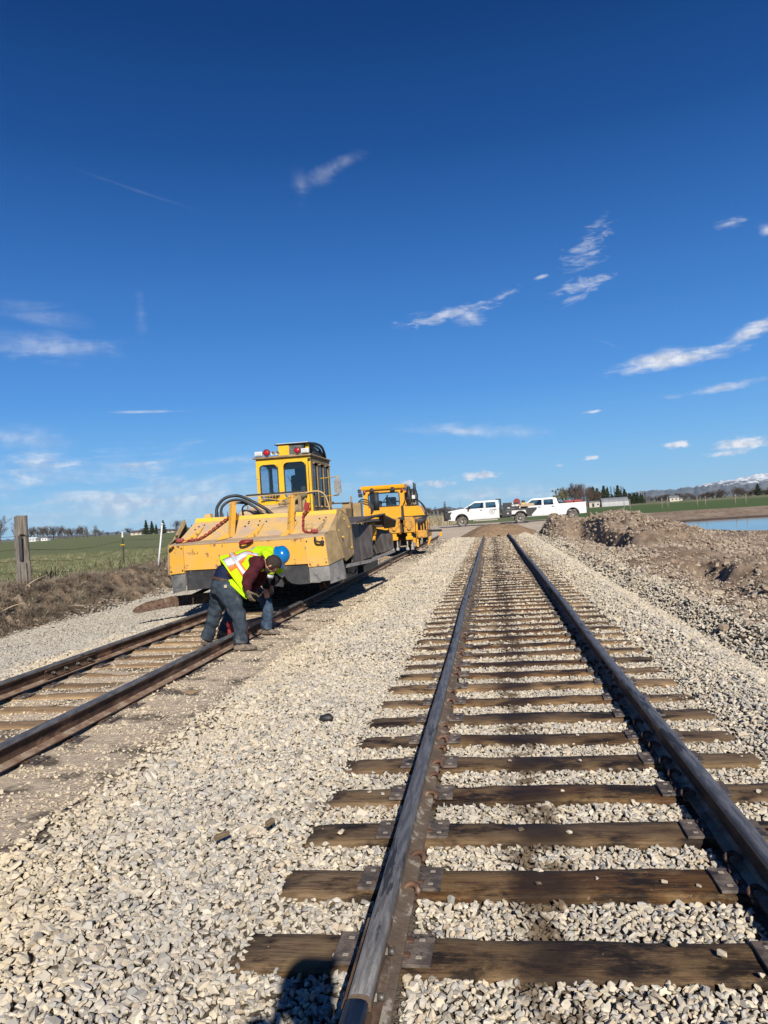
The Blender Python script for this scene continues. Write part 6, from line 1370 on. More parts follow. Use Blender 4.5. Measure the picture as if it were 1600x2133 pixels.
mb.build('belt', M_belt, jn)
mb = MB(); ell_tube(mb, [(A['waist'] + V((-0.025, 0, -0.04)), rA, 0.172, 0.148), (A['waist'] + V((0.01, 0, 0.05)), rA, 0.170, 0.142), (A['mid'], rA, 0.16, 0.13)]); fuse(mb, 'navy_shirt', M_navy, pa, 0.012, 0.01, 16)
mb = MB()      # hoodie
ell_tube(mb, [(A['waist'] + V((0.045, 0.02, 0.045)), rA, 0.188, 0.150), (A['mid'], rA, 0.195, 0.152), (A['chest'], rA, 0.20, 0.148), (A['nb'] + V((-0.01, 0, 0)), rA, 0.15, 0.105), (A['nb'] + V((0.05, 0, 0.0)), rA, 0.085, 0.08)])
for s_, e_, w_ in (('rs', 're', 'rw'), ('ls', 'le', 'lw')):
    P = spline([A['chest'] * 0.5 + A[s_] * 0.5, A[s_], A[e_], A[w_]], 6); R_ = np.interp(np.arange(len(P)), [0, 6, 9, 12, 15, len(P) - 1], [0.095, 0.098, 0.085, 0.074, 0.060, 0.050]); mb.tube(P, list(R_), 14)
fuse(mb, 'hoodie', M_maroon, pa, 0.011, 0.016, 15, 2, 8)
mb = MB(); hand_geo(mb, A['rw'] + V((0, 0, 0.01)), (0.25, 0.0, -0.95), (-0.5, -0.8, 0.1), -1, 1.08, 0.35); fuse(mb, 'glove', M_glove, pa, 0.0045, 0, 1, 1)
mb = MB(); hand_geo(mb, A['lw'], (0.3, -0.2, -0.9), (-0.3, 0.9, 0.1), 1, 1.08, 0.35); fuse(mb, 'glove', M_glove, pa, 0.0045, 0, 1, 1)
# vest: open shell over the torso, with stripe geometry laid on it
vs = [(A['waist'] + V((-0.035, -0.02, 0.11)), rA, 0.205, 0.165), (A['mid'] + V((-0.01, 0, 0.015)), rA, 0.218, 0.172), (A['chest'] + V((-0.03, 0, 0.005)), rA, 0.215, 0.168), (A['chest'] + V((0.08, 0.02, 0.005)), rA, 0.19, 0.150), (A['nb'] + V((0.01, 0, 0.0)), rA, 0.145, 0.118), (A['nb'] + V((0.05, 0, 0.01)), rA, 0.10, 0.095)]
def vest_surface(vs, nu=64, nv=40):
    cs = [V(s[0]) for s in vs]; S = spline(cs, 8); L_ = len(S)
    def at(u, v, off=0.0):     # u angle 0..1 around, v 0..1 from hem to collar
        t = v * (L_ - 1); i = min(int(t), L_ - 2); f = t - i; c = S[i].lerp(S[i + 1], f); tg = (S[min(i + 1, L_ - 1)] - S[i]).normalized()
        tt = v * (len(vs) - 1); j = min(int(tt), len(vs) - 2); g = tt - j
        ra_ = vs[j][2] * (1 - g) + vs[j + 1][2] * g; rb_ = vs[j][3] * (1 - g) + vs[j + 1][3] * g
        x = (V(vs[0][1]) - tg * V(vs[0][1]).dot(tg)).normalized(); y = tg.cross(x)
        a = 2 * pi * u; w = 0.010 * sin(a * 7 + v * 9) * (1 - v) + 0.006 * sin(a * 13 + v * 20)
        return c + x * ((ra_ + off + w) * cos(a)) + y * ((rb_ + off + w) * sin(a)), y
    return at
at = vest_surface(vs)
# which side is up (the back)?
bk = 0.25 if (at(0.25, 0.5)[0] - at(0.75, 0.5)[0]).z > 0 else 0.75
mb = MB(); NU, NV = 72, 26
def vpt(u, v, off=0.0):
    p, y = at(u, v, off)
    # hanging flap on the right side near the hem
    du = min(abs((u - 0.985) % 1), 1 - abs((u - 0.985) % 1)); fl = math.exp(-(du / 0.085) ** 2) * max(0, 1 - v * 2.0) ** 1.0
    p = p + V((0.30, -0.01, -0.36)) * (fl * 1.12) + V((0.0, -0.02, 0)) * fl
    return p
def patch(u0, u1, v0, v1, nu, nv, off, th=0.004, skip=None):
    G = [[mb.bm.verts.new(vpt(u0 + (u1 - u0) * i / nu, v0 + (v1 - v0) * j / nv, off)) for i in range(nu + 1)] for j in range(nv + 1)]
    for j in range(nv):
        for i in range(nu):
            if skip and skip(u0 + (u1 - u0) * (i + .5) / nu, v0 + (v1 - v0) * (j + .5) / nv): continue
            mb.bm.faces.new((G[j][i], G[j][i + 1], G[j + 1][i + 1], G[j + 1][i])).smooth = True
def armhole(u, v):
    for c in (0.0, 0.5, 1.0):
        if ((u - c) / 0.085) ** 2 + ((v - 0.66) / 0.17) ** 2 < 1: return True
    return False
patch(0, 1, 0, 1, NU, NV, 0.0, skip=armhole); bmesh.ops.remove_doubles(mb.bm, verts=mb.bm.verts, dist=0.0005)
vest = mb.build('vest', M_neon, pa); sd = vest.modifiers.new('thick', 'SOLIDIFY'); sd.thickness = 0.006; sd.offset = 1
def stripe(u0, u1, v0, v1, nu, nv, nm, m__, off):
    global mb
    mb = MB(); patch(u0, u1, v0, v1, nu, nv, off, skip=armhole if nv > 3 or nu > 3 else None); o = mb.build(nm, m__, vest); s2 = o.modifiers.new('thick', 'SOLIDIFY'); s2.thickness = 0.002; s2.offset = 1; return o
for (v0, v1) in ((0.16, 0.29),): stripe(0.0, 1.0, v0, v1, 72, 3, 'trim', M_reto, 0.008); stripe(0.0, 1.0, v0 + 0.03, v1 - 0.03, 72, 3, 'reflective_stripe', M_ref, 0.0115)
for uc in (bk + 0.11, bk - 0.11): stripe(uc - 0.040, uc + 0.040, 0.04, 0.93, 4, 26, 'trim', M_reto, 0.0075); stripe(uc - 0.024, uc + 0.024, 0.04, 0.93, 4, 26, 'reflective_stripe', M_ref, 0.0105)
# hair, beard shade, boots
mb = MB()
def hcap(mb, hM, rs=(0.090, 0.112, 0.110), cut=lambda p: p.z > -0.03 and p.y < 0.06, s=1.02):
    ret = bmesh.ops.create_icosphere(mb.bm, subdivisions=4, radius=1.0); dele = []
    for v in ret['verts']:
        p = V((v.co.x * rs[0], v.co.y * rs[1] - 0.010, v.co.z * rs[2] + 0.028)); k = 1 + 0.05 * sin(v.co.x * 23 + v.co.z * 17) * sin(v.co.y * 19)
        keep = cut(p); 
        if not keep: dele.append(v)
        v.co = hM @ (p * s * k)
    bmesh.ops.delete(mb.bm, geom=dele, context='VERTS')
hcap(mb, hM, cut=lambda p: (p.y < 0.045 and p.z > -0.05) or p.z > 0.075)
o = mb.build('hair', M_hair, pa); s2 = o.modifiers.new('thick', 'SOLIDIFY'); s2.thickness = 0.012; s2.offset = -1
for p_ in o.data.polygons: p_.use_smooth = True
mb = MB(); 
ret = bmesh.ops.create_icosphere(mb.bm, subdivisions=3, radius=1.0)
for v in ret['verts']: v.co = hM @ V((v.co.x * 0.066, v.co.y * 0.062 + 0.035, v.co.z * 0.055 - 0.068))
o = mb.build('beard', M_hair, pa)
boot(pa, A['ra'], (0.95, 0.15, 0)); boot(pa, A['la'], (0.6, 0.75, 0))

# ---- worker B: blue hard hat, neon jacket with black lower sleeves, straddling behind worker A
O_B = V((-3.6, 10.5, 0)); pb = empty('person', O_B, 'worker in blue hard hat and neon jacket leaning on his knee behind the other worker', 'person')
rB = V((0.10, -1.0, 0)).normalized()
B = dict(pel=(-3.80, 10.62, 0.80), waist=(-3.74, 10.62, 0.92), mid=(-3.60, 10.62, 1.06), chest=(-3.42, 10.60, 1.16), nb=(-3.25, 10.57, 1.17),
         rs=(-3.25, 10.40, 1.13), ls=(-3.28, 10.78, 1.12), re=(-3.215, 10.32, 0.88), rw=(-3.28, 10.31, 0.68), le=(-3.20, 10.85, 0.86), lw=(-3.35, 10.80, 0.68),
         rh=(-3.72, 10.50, 0.77), lh=(-3.80, 10.76, 0.76), rk=(-3.32, 10.40, 0.50), ra=(-3.335, 10.42, 0.085), lk=(-3.86, 10.50, 0.42), la=(-4.0, 10.42, 0.085))
B = {k: rel(v, O_B) for k, v in B.items()}
hcb = rel((-3.125, 10.50, 1.12), O_B); hMb = frame_m(hcb, (0.80, -0.22, 0.28), (0.22, -0.25, -0.92))
mb = MB()
ell_tube(mb, [(B['pel'], rB, 0.14, 0.11), (B['waist'], rB, 0.135, 0.11), (B['mid'], rB, 0.14, 0.11), (B['chest'], rB, 0.16, 0.115), (B['nb'], rB, 0.12, 0.085)])
mb.tube([B['nb'], B['nb'] * 0.4 + hcb * 0.6, hcb], [0.058, 0.055, 0.052], 12)
for s_, e_, w_ in (('rs', 're', 'rw'), ('ls', 'le', 'lw')): mb.tube(spline([B['nb'], B[s_], B[e_], B[w_]], 5), [0.055] * 5 + [0.05] * 5 + [0.04] * 5 + [0.028], 12)
for h_, k_, a_ in (('rh', 'rk', 'ra'), ('lh', 'lk', 'la')): mb.tube(spline([B['pel'], B[h_], B[k_], B[a_]], 5), [0.10] * 5 + [0.08] * 5 + [0.058] * 5 + [0.04], 12)
head_geo(mb, hMb, 1.0); hand_geo(mb, B['rw'], (0.15, -0.05, -0.98), (0.2, -0.95, 0.0), 1, 1.0, 0.40); hand_geo(mb, B['lw'], (0.1, -0.1, -0.95), (-0.2, 0.95, 0), -1, 1.0, 0.4)
fuse(mb, 'body', M_skin, pb, 0.0075)
mb = MB(); ell_tube(mb, [(B['pel'] + V((0, 0, -0.05)), rB, 0.165, 0.145), (B['pel'], rB, 0.17, 0.15), (B['waist'], rB, 0.155, 0.13)])
for h_, k_, a_ in (('rh', 'rk', 'ra'), ('lh', 'lk', 'la')):
    P = spline([B['pel'] * 0.5 + B[h_] * 0.5, B[h_], B[k_], B[a_]], 6); R_ = np.interp(np.arange(len(P)), [0, 6, 9, 12, 15, len(P) - 1], [0.12, 0.12, 0.105, 0.088, 0.080, 0.080]); mb.tube(P, list(R_), 16)
fuse(mb, 'jeans', M_jean2, pb, 0.011, 0.016, 15, 2, 14)
mb = MB(); ell_tube(mb, [(B['waist'] + V((0.0, 0, 0.0)), rB, 0.170, 0.14), (B['mid'], rB, 0.175, 0.140), (B['chest'], rB, 0.190, 0.145), (B['nb'] + V((-0.01, 0, 0)), rB, 0.15, 0.11), (B['nb'] + V((0.06, 0, 0.0)), rB, 0.085, 0.08)])
for s_, e_, w_ in (('rs', 're', 'rw'), ('ls', 'le', 'lw')):
    P = spline([B['chest'] * 0.5 + B[s_] * 0.5, B[s_], B[e_]], 6); R_ = np.interp(np.arange(len(P)), [0, 6, 9, len(P) - 1], [0.09, 0.092, 0.08, 0.066]); mb.tube(P, list(R_), 14)
jk = fuse(mb, 'jacket', M_neon, pb, 0.011, 0.016, 15, 2, 21)
mb = MB()
for e_, w_ in (('re', 'rw'), ('le', 'lw')): mb.tube([B[e_].lerp(B[w_], -0.02), B[e_].lerp(B[w_], 0.18)], [0.072, 0.070], 14)
mb.build('reflective_band', M_ref, jk)
mb = MB()
for e_, w_ in (('re', 'rw'), ('le', 'lw')): mb.tube([B[e_].lerp(B[w_], 0.18), B[e_].lerp(B[w_], 0.6), B[e_].lerp(B[w_], 0.97)], [0.069, 0.060, 0.048], 14)
ell_tube(mb, [(B['waist'] + V((0.06, 0, -0.06)), rB, 0.16, 0.12), (B['mid'] + V((0.07, 0, -0.06)), rB, 0.16, 0.12), (B['chest'] + V((0.05, 0, -0.07)), rB, 0.165, 0.11)])
fuse(mb, 'jacket_front', M_black, pb, 0.011, 0.012, 15, 1, 25)
# reflective band over the shoulders
cs_ = []; mb = MB()
for k in range(25):
    a = 2 * pi * k / 24; t = (B['nb'] - B['mid']).normalized(); x = (rB - t * rB.dot(t)).normalized(); y = t.cross(x); c = B['mid'].lerp(B['chest'], 0.75)
    cs_.append(c + x * 0.192 * cos(a) + y * 0.150 * sin(a))
for a, b in zip(cs_, cs_[1:]): mb.beam(a, b, 0.008, 0.05, up=(B['nb'] - B['mid']).normalized())
mb.build('reflective_stripe', M_ref, jk)
# hard hat
mb = MB(); P = lambda x, y, z: hMb @ V((x, y, z)); ringsH = []; nn_ = 28
for (r, z) in ((0.128, 0.045), (0.127, 0.08), (0.118, 0.12), (0.098, 0.155), (0.066, 0.180), (0.030, 0.192)):
    ringsH.append([mb.bm.verts.new(P(r * 0.92 * cos(2 * pi * k / nn_), r * 1.08 * sin(2 * pi * k / nn_) - 0.005, z + (0.006 if abs(cos(2 * pi * k / nn_)) < 0.22 else 0))) for k in range(nn_)])
brim = [mb.bm.verts.new(P((0.140 if sin(2 * pi * k / nn_) < 0.3 else 0.138) * 0.93 * cos(2 * pi * k / nn_), (0.140 + 0.052 * max(0, sin(2 * pi * k / nn_)) ** 2) * 1.07 * sin(2 * pi * k / nn_) - 0.005, 0.036)) for k in range(nn_)]
ringsH = [brim] + ringsH
for a, b in zip(ringsH, ringsH[1:]):
    for k in range(nn_): mb.bm.faces.new((a[k], a[(k + 1) % nn_], b[(k + 1) % nn_], b[k])).smooth = True
mb.bm.faces.new(ringsH[-1]).smooth = True
hh = mb.build('hard_hat', M_helmet, pb); s2 = hh.modifiers.new('thick', 'SOLIDIFY'); s2.thickness = 0.004
boot(pb, B['ra'], (0.93, -0.1, 0)); boot(pb, B['la'], (0.9, 0.3, 0))
# red rail clamp tool on the near rail between them
rt = empty('rail_clamp', (-3.52, 9.78, 0.10), 'red rail puller tool clamped on the rail by the workers\' feet', 'rail tool')
m_ = MB(); m_.box((-0.13, 0.06, 0.10), (0.09, 0.11, 0.20), bevel=0.015); m_.box((-0.02, 0.0, 0.14), (0.22, 0.07, 0.07), bevel=0.012); m_.cyl((-0.16, 0.0, 0.16), (-0.08, 0.0, 0.16), 0.05, n=10); m_.build('clamp_body', M_red, rt)
m_ = MB(); m_.box((0.09, -0.02, 0.06), (0.05, 0.12, 0.20), bevel=0.012, rot=(0, 0.1, 0)); m_.box((0.05, -0.1, 0.05), (0.05, 0.05, 0.16), bevel=0.01, rot=(0, -0.1, 0)); m_.build('clamp_jaw', M_red, rt)

# ---- the photographer, standing behind the camera and throwing the shadow at the bottom left
O_P = V((0.10, -0.24, 0)); pp_ = empty('person', O_P, 'photographer standing behind the camera, seen in the photo only by the shadow', 'person')
Pq = dict(pel=(0.10, -0.26, 0.98), waist=(0.10, -0.27, 1.10), chest=(0.10, -0.27, 1.35), nb=(0.10, -0.25, 1.52), rs=(0.30, -0.25, 1.46), ls=(-0.10, -0.25, 1.46), re=(0.38, -0.20, 1.36), rw=(0.12, -0.10, 1.50), le=(-0.27, -0.20, 1.36), lw=(-0.06, -0.10, 1.50),
          rh=(0.20, -0.26, 0.93), lh=(0.0, -0.26, 0.93), rk=(0.22, -0.25, 0.50), ra=(0.23, -0.27, 0.02), lk=(-0.03, -0.25, 0.50), la=(-0.04, -0.27, 0.02))
Pq = {k: rel(v, O_P) for k, v in Pq.items()}; hcp = rel((0.10, -0.22, 1.68), O_P); rX = V((1, 0, 0))
mb = MB(); ell_tube(mb, [(Pq['pel'], rX, 0.15, 0.11), (Pq['waist'], rX, 0.14, 0.10), (Pq['chest'], rX, 0.17, 0.12), (Pq['nb'], rX, 0.10, 0.08)])
mb.tube([Pq['nb'], hcp], [0.06, 0.055], 12)
for s_, e_, w_ in (('rs', 're', 'rw'), ('ls', 'le', 'lw')): mb.tube(spline([Pq['nb'], Pq[s_], Pq[e_], Pq[w_]], 5), [0.06] * 5 + [0.055] * 5 + [0.042] * 5 + [0.03], 12)
for h_, k_, a_ in (('rh', 'rk', 'ra'), ('lh', 'lk', 'la')): mb.tube(spline([Pq['pel'], Pq[h_], Pq[k_], Pq[a_]], 5), [0.10] * 5 + [0.088] * 5 + [0.062] * 5 + [0.042], 12)
hMp = frame_m(hcp, (0, 0, 1), (0, 1, -0.1)); head_geo(mb, hMp, 1.05); hand_geo(mb, Pq['rw'], (-0.3, 0.2, 0.9), (0.8, -0.5, 0.2), 1, 1, 0.4); hand_geo(mb, Pq['lw'], (0.2, 0.2, 0.9), (-0.8, -0.5, 0.2), -1, 1, 0.4)
fuse(mb, 'body', M_skin, pp_, 0.011)
mb = MB(); ell_tube(mb, [(Pq['pel'] + V((0, 0, 0.05)), rX, 0.18, 0.14), (Pq['waist'], rX, 0.18, 0.13), (Pq['chest'], rX, 0.205, 0.145), (Pq['nb'], rX, 0.12, 0.10)])
for s_, e_, w_ in (('rs', 're', 'rw'), ('ls', 'le', 'lw')): mb.tube(spline([Pq['chest'] * .5 + Pq[s_] * .5, Pq[s_], Pq[e_], Pq[w_]], 5), [0.10] * 5 + [0.10] * 5 + [0.085] * 5 + [0.065], 12)
fuse(mb, 'jacket', M_navy, pp_, 0.015, 0.01, 12)
mb = MB()
for h_, k_, a_ in (('rh', 'rk', 'ra'), ('lh', 'lk', 'la')): mb.tube(spline([Pq['pel'], Pq[h_], Pq[k_], Pq[a_]], 5), [0.13] * 5 + [0.11] * 5 + [0.09] * 5 + [0.08], 12)
fuse(mb, 'jeans', M_jean, pp_, 0.015, 0.01, 12)
mb = MB(); hcap(mb, hMp, (0.095, 0.118, 0.112), cut=lambda p: p.z > 0.02, s=1.05); mb.box(hcp + V((0, 0.13, 0.045)), (0.14, 0.10, 0.008)); o = mb.build('cap', M_navy, pp_); s2 = o.modifiers.new('thick', 'SOLIDIFY'); s2.thickness = 0.006
boot(pp_, Pq['ra'] + V((0, 0, 0.03)), (0.1, 1, 0)); boot(pp_, Pq['la'] + V((0, 0, 0.03)), (-0.1, 1, 0))
ph = MB(); ph.box((0, 0, 0), (0.072, 0.008, 0.148), bevel=0.003); pho = ph.build('mobile_phone', M_blk); pho.location = (0.03, -0.035, 1.545); tag(pho, 'black phone in the hands of the photographer behind the camera', 'phone')
# ------------------------------------------------------------------ background: trees, sheds, fences, brush, mountains
M_bark = mat('tree_bark', (0.11, 0.085, 0.065), (0.17, 0.14, 0.11), rough=0.95, scale=3)
M_twig = mat('bare_twigs', (0.085, 0.068, 0.058), (0.13, 0.105, 0.088), rough=0.95, scale=1.5)
M_twigr = mat('reddish_twigs', (0.10, 0.062, 0.046), (0.15, 0.10, 0.075), rough=0.95, scale=1.5)
M_pine = mat('pine_needles', (0.022, 0.040, 0.016), (0.045, 0.065, 0.026), rough=0.9, scale=1.2)
M_olive = mat('olive_leaves', (0.13, 0.125, 0.045), (0.19, 0.17, 0.065), rough=0.9, scale=1.2)
def tri_cloud(mb, pts, s, r, up=0.0):
    for p in pts:
        a = V((r.gauss(0, 1), r.gauss(0, 1), r.gauss(0, 1) + up)).normalized(); b = a.cross(V((r.gauss(0, 1), r.gauss(0, 1), r.gauss(0, 1)))).normalized(); q = s * r.uniform(0.6, 1.4)
        vs = [mb.bm.verts.new(p + a * q), mb.bm.verts.new(p + b * q * 0.6 - a * q * 0.4), mb.bm.verts.new(p - b * q * 0.6 - a * q * 0.4)]
        mb.bm.faces.new(vs)
def tree_meshes(kind, seed):
    """unit height 10, returns (trunk mesh, crown mesh)"""
    r = random.Random(seed); tr = MB(); cr = MB()
    if kind in ('bare', 'red', 'dense'):
        def grow(p, d, L_, rad, lv):
            n = 3 if lv < 3 else 2; pts = [p]; 
            for i in range(n): d = (d + V((r.gauss(0, .14), r.gauss(0, .14), r.gauss(0.06, .08)))).normalized(); pts.append(pts[-1] + d * L_ / n)
            mb = tr if lv < 2 else cr
            mb.tube(pts, [rad * (1 - 0.5 * i / n) for i in range(n + 1)], 5 if lv < 2 else 3, cap=False, smoothc=False)
            if lv >= 5: return
            kids = 4 if lv < 3 else 3
            if kind == 'dense': kids = 4 if lv < 4 else 3
            for k in range(kids):
                q = pts[-1] if k == 0 else pts[r.randint(1, n)]; az = r.uniform(0, 2 * pi); sp = r.uniform(0.35, 0.8) if kind != 'dense' else r.uniform(0.5, 1.0)
                nd_ = (d + V((cos(az) * sp, sin(az) * sp, r.uniform(-0.05, 0.35)))).normalized(); grow(q, nd_, L_ * r.uniform(0.62, 0.80), max(0.014, rad * 0.52), lv + 1)
        grow(V((0, 0, 0)), V((0, 0, 1)), 2.6 if kind != 'dense' else 1.9, 0.20, 0)
    elif kind == 'pine':
        tr.tube([(0, 0, 0), (0, 0, 5), (0, 0, 9.6)], [0.2, 0.13, 0.03], 6)
        pts = []
        for k in range(2600):
            h = 1.0 + 8.8 * r.random() ** 1.15; lay = 0.75 + 0.25 * sin(h * 4.2); R_ = max(0.1, (10 - h) * 0.30 * lay * r.uniform(0.75, 1.1) + 0.05); a = r.uniform(0, 2 * pi); q = R_ * sqrt(r.random())
            if vnoise(np.array(h * 1.1 + seed), np.array(a * 1.2), 1) < -0.22: continue
            pts.append(V((q * cos(a), q * sin(a), h - q * 0.15)))
        tri_cloud(cr, pts, 0.34, r, -0.5)
    elif kind == 'poplar':
        tr.tube([(0, 0, 0), (0, 0, 9)], [0.16, 0.03], 5)
        for k in range(150):
            h = r.uniform(0.8, 8.2); a = r.uniform(0, 6.28); L_ = r.uniform(0.9, 1.9) * (1 - h / 12); w = 0.42
            cr.tube([(0, 0, h), (w * cos(a) * .6, w * sin(a) * .6, h + L_ * 0.5), (w * cos(a), w * sin(a), h + L_ * 1.2)], [0.035, 0.025, 0.01], 3, cap=False, smoothc=False)
    else:      # olive: loose leafy crown in clumps
        tr.tube([(0, 0, 0), (0.1, 0, 3), (0, 0.1, 7)], [0.3, 0.2, 0.06], 6); pts = []
        for c in range(16):
            a = r.uniform(0, 6.28); q = r.uniform(0.3, 2.4); h = r.uniform(2.2, 8.8); R_ = r.uniform(0.7, 1.3) * (1.25 - h / 14)
            tr.tube([(0, 0, h * 0.55), (q * cos(a) * .6, q * sin(a) * .6, h * .85), (q * cos(a), q * sin(a), h)], [0.09, 0.06, 0.02], 4, cap=False)
            for k in range(130):
                u = V((r.gauss(0, 1), r.gauss(0, 1), r.gauss(0, 1))).normalized() * R_ * r.uniform(0.4, 1); pts.append(V((q * cos(a), q * sin(a), h)) + u)
        tri_cloud(cr, pts, 0.16, r)
    out = []
    for mb, nm, mm_ in ((tr, 'trunk', M_bark), (cr, 'crown', {'bare': M_twig, 'dense': M_twig, 'red': M_twigr, 'pine': M_pine, 'poplar': M_twig, 'olive': M_olive}[kind])):
        zmax = 10.0
        me = bpy.data.meshes.new(nm); mb.bm.to_mesh(me); mb.bm.free(); me.materials.append(mm_); out.append(me)
    z = max(v.co.z for v in out[1].vertices); k_ = 10.0 / z
    for me in out: me.transform(Matrix.Scale(k_, 4))
    return out
TV = {k: [tree_meshes(k, 100 + i) for i in range(3 if k in ('bare', 'dense') else 2)] for k in ('bare', 'dense', 'red', 'pine', 'poplar', 'olive')}
def tree(kind, x, y, top, label, group=None, wide=1.0, zb=0.3):
    h = top - zb; tr, cr = rng.choice(TV[kind]); e = empty('%s_tree' % {'bare': 'bare', 'dense': 'bare', 'red': 'bare', 'pine': 'pine', 'poplar': 'poplar', 'olive': 'leafy'}[kind], (x, y, zb), label, 'tree', group, rng.uniform(0, 6.28))
    e.scale = (h / 10 * wide, h / 10 * wide, h / 10)
    for nm, me in (('trunk', tr), ('crown', cr)): o = bpy.data.objects.new(nm, me); COL.objects.link(o); o.parent = e
G1 = 'big bare trees at the left edge'
for i, (x, y, t) in enumerate([(-186.5, 260, 11.9), (-181.5, 262, 10.4)]): tree('bare', x, y, t, ['tall bare tree cut by the left edge of the photo', 'bare tree just left of the old fence post'][i], G1, 1.1)
row_ = [(-321.3, 480, 11.1), (-317.7, 480, 11.3), (-313.6, 480, 11.3), (-308.9, 480, 11.4), (-304.5, 480, 11.1), (-300.5, 480, 9.9), (-296.5, 480, 9.3), (-293.2, 480, 8.4), (-290.0, 480, 8.6), (-286.4, 480, 9.0), (-282.4, 480, 10.1), (-278.4, 480, 6.5)]
for x, y, t in row_:
    tree('dense', x, y, t, 'bare tree in the close row on the horizon right of the old fence post', 'row of bare trees right of the post', 0.9, -1.5); tree('bare', x + 2.0, y + 12, t * 0.97, 'bare tree in the close row on the horizon right of the old fence post', 'row of bare trees right of the post', 0.8, -0.5)
for x, y, t in [(-295.0, 520, 6.9), (-291.6, 520, 6.4), (-284.6, 520, 4.2), (-277.3, 520, 4.4), (-273.8, 520, 3.5)]: tree('dense', x, y, t, 'low rounded bush on the horizon between the tree row and the steel post', 'low bushes on the left horizon', 1.5)
for i, (x, y, t) in enumerate([(-161.4, 330, 7.5), (-158.5, 330, 6.9), (-156.4, 330, 5.2), (-152.8, 330, 7.0), (-141.6, 330, 4.5), (-139.6, 332, 3.9)]): tree('pine', x, y, t, 'dark conifer on the horizon beside the white pole' if i < 4 else 'low dark conifer on the horizon just left of the plow', 'conifers by the white pole' if i < 4 else 'conifers left of the plow', 1.35)
tree('dense', -170.1, 330, 4.6, 'small round bare tree left of the farm roofs on the horizon', None, 1.7); tree('dense', -146.8, 330, 6.8, 'lone round bare tree between the conifers and the plow', None, 1.25); tree('dense', -165.0, 333, 3.9, 'low bare bush behind the farm roofs on the horizon', None, 1.8)
for x, y, t in [(-127.0, 330, 8.3), (-125.1, 330, 9.1), (-123.0, 330, 8.7), (-120.9, 330, 9.2), (-118.6, 330, 8.4), (-116.0, 330, 7.8), (-113.4, 330, 7.5)]: tree('poplar', x, y, t, 'slim bare poplar showing above the plow behind the black hoses', 'poplars behind the hoses')
for x, y, t in [(-37.1, 420, 5.9), (-34.4, 420, 6.0), (-31.7, 420, 6.1), (-29.2, 420, 5.1), (-27.3, 420, 5.5), (-23.2, 420, 5.2), (-21.3, 420, 4.6), (-39.5, 420, 5.8), (-18.8, 420, 4.2), (-35.6, 425, 6.2), (-25.0, 425, 5.6)]: tree('dense', x, y, t, 'bare tree on the horizon between the orange machine and the white truck', 'trees between the orange machine and the truck', 1.2, -1.0)
tree('poplar', -25.4, 418, 8.6, 'single slim tall tree left of the white flatbed truck', None, 1.9)
for x, y, t in [(33.6, 380, 10.3), (36.6, 381, 11.0)]: tree('olive', x, y, t, 'olive leaved tree at the left end of the big grove', 'olive trees of the big grove', 0.85)
for x, y, t in [(41.3, 400, 13.9), (43.7, 400, 14.0), (46.7, 400, 13.0), (48.7, 400, 13.7), (51.1, 400, 12.0), (53.6, 400, 11.8), (39.4, 402, 12.3), (45.2, 404, 13.2)]: tree('dense', x, y, t, 'tall grey bare tree in the big grove right of the trucks', 'tall bare trees of the big grove', 0.85)
for x, y, t in [(43.0, 380, 9.9), (45.8, 380, 10.2), (47.9, 380, 10.5), (50.0, 380, 10.2), (52.5, 380, 9.8), (54.2, 380, 9.2), (44.4, 383, 10.0), (49.0, 383, 9.7), (51.4, 383, 10.3)]: tree('red', x, y, t, 'reddish bare tree with pale trunk in front of the big grove', 'reddish bare trees of the big grove', 0.8)
for x, y, t in [(53.8, 400, 10.8), (55.8, 400, 10.1), (59.2, 400, 11.2), (61.2, 401, 9.8), (66.3, 400, 10.9), (69.7, 400, 8.7), (71.9, 400, 6.5), (74.0, 400, 6.2), (76.0, 400, 6.5), (77.7, 400, 5.9), (68.0, 402, 8.0), (63.6, 402, 6.5), (73.0, 402, 6.0), (75.1, 402, 6.2), (70.8, 402, 6.8), (57.4, 402, 8.3), (79.0, 402, 5.2)]: tree('pine', x, y, t, 'dark conifer behind the grey barn', 'dark conifers behind the barn', 1.45)
for x, y, t in [(64.2, 420, 11.2), (66.0, 420, 11.1), (67.8, 420, 10.7), (71.4, 420, 11.0), (72.6, 420, 10.4), (62.8, 420, 10.8), (69.4, 420, 10.2)]: tree('poplar', x, y, t, 'bare poplar rising over the conifers behind the barn', 'poplars behind the barn')
tree('poplar', 83.8, 420, 7.3, 'single slim dark tree standing right of the conifers', None, 1.7)
FR = [(124.1, 6.0), (127.6, 5.6), (130.5, 6.0), (133.4, 6.0), (135.8, 6.6), (138.7, 6.5), (141.6, 5.8), (143.9, 6.8), (146.2, 6.7), (149.1, 5.8), (152.0, 6.6), (155.4, 5.4), (158.3, 5.2), (161.2, 5.5), (164.1, 6.2), (166.4, 6.5), (169.2, 6.4), (172.7, 8.0), (175.5, 5.6), (178.4, 6.8), (188.6, 8.0), (191.4, 6.9), (193.7, 5.3), (196.5, 5.4), (201.6, 7.4), (203.3, 6.4), (205.5, 5.1), (209.7, 6.3)]
for x, t in FR: tree('dense', x, 600, t, 'low bare tree in the far hedge row under the snowy mountains', 'far hedge row right', 1.5, -2.2)
for x, t in [(182.9, 8.1), (185.7, 8.2)]: tree('dense', x, 590, t + 0.5, 'rounded brown tree of the broad clump under the snowy mountains', 'broad brown clump right', 1.25, -2.5)
for x, t in [(199.3, 9.3), (207.8, 8.0)]: tree('pine', x, 590, t, 'dark green tree rising over the far hedge near the right edge', 'dark trees near the right edge', 2.0)
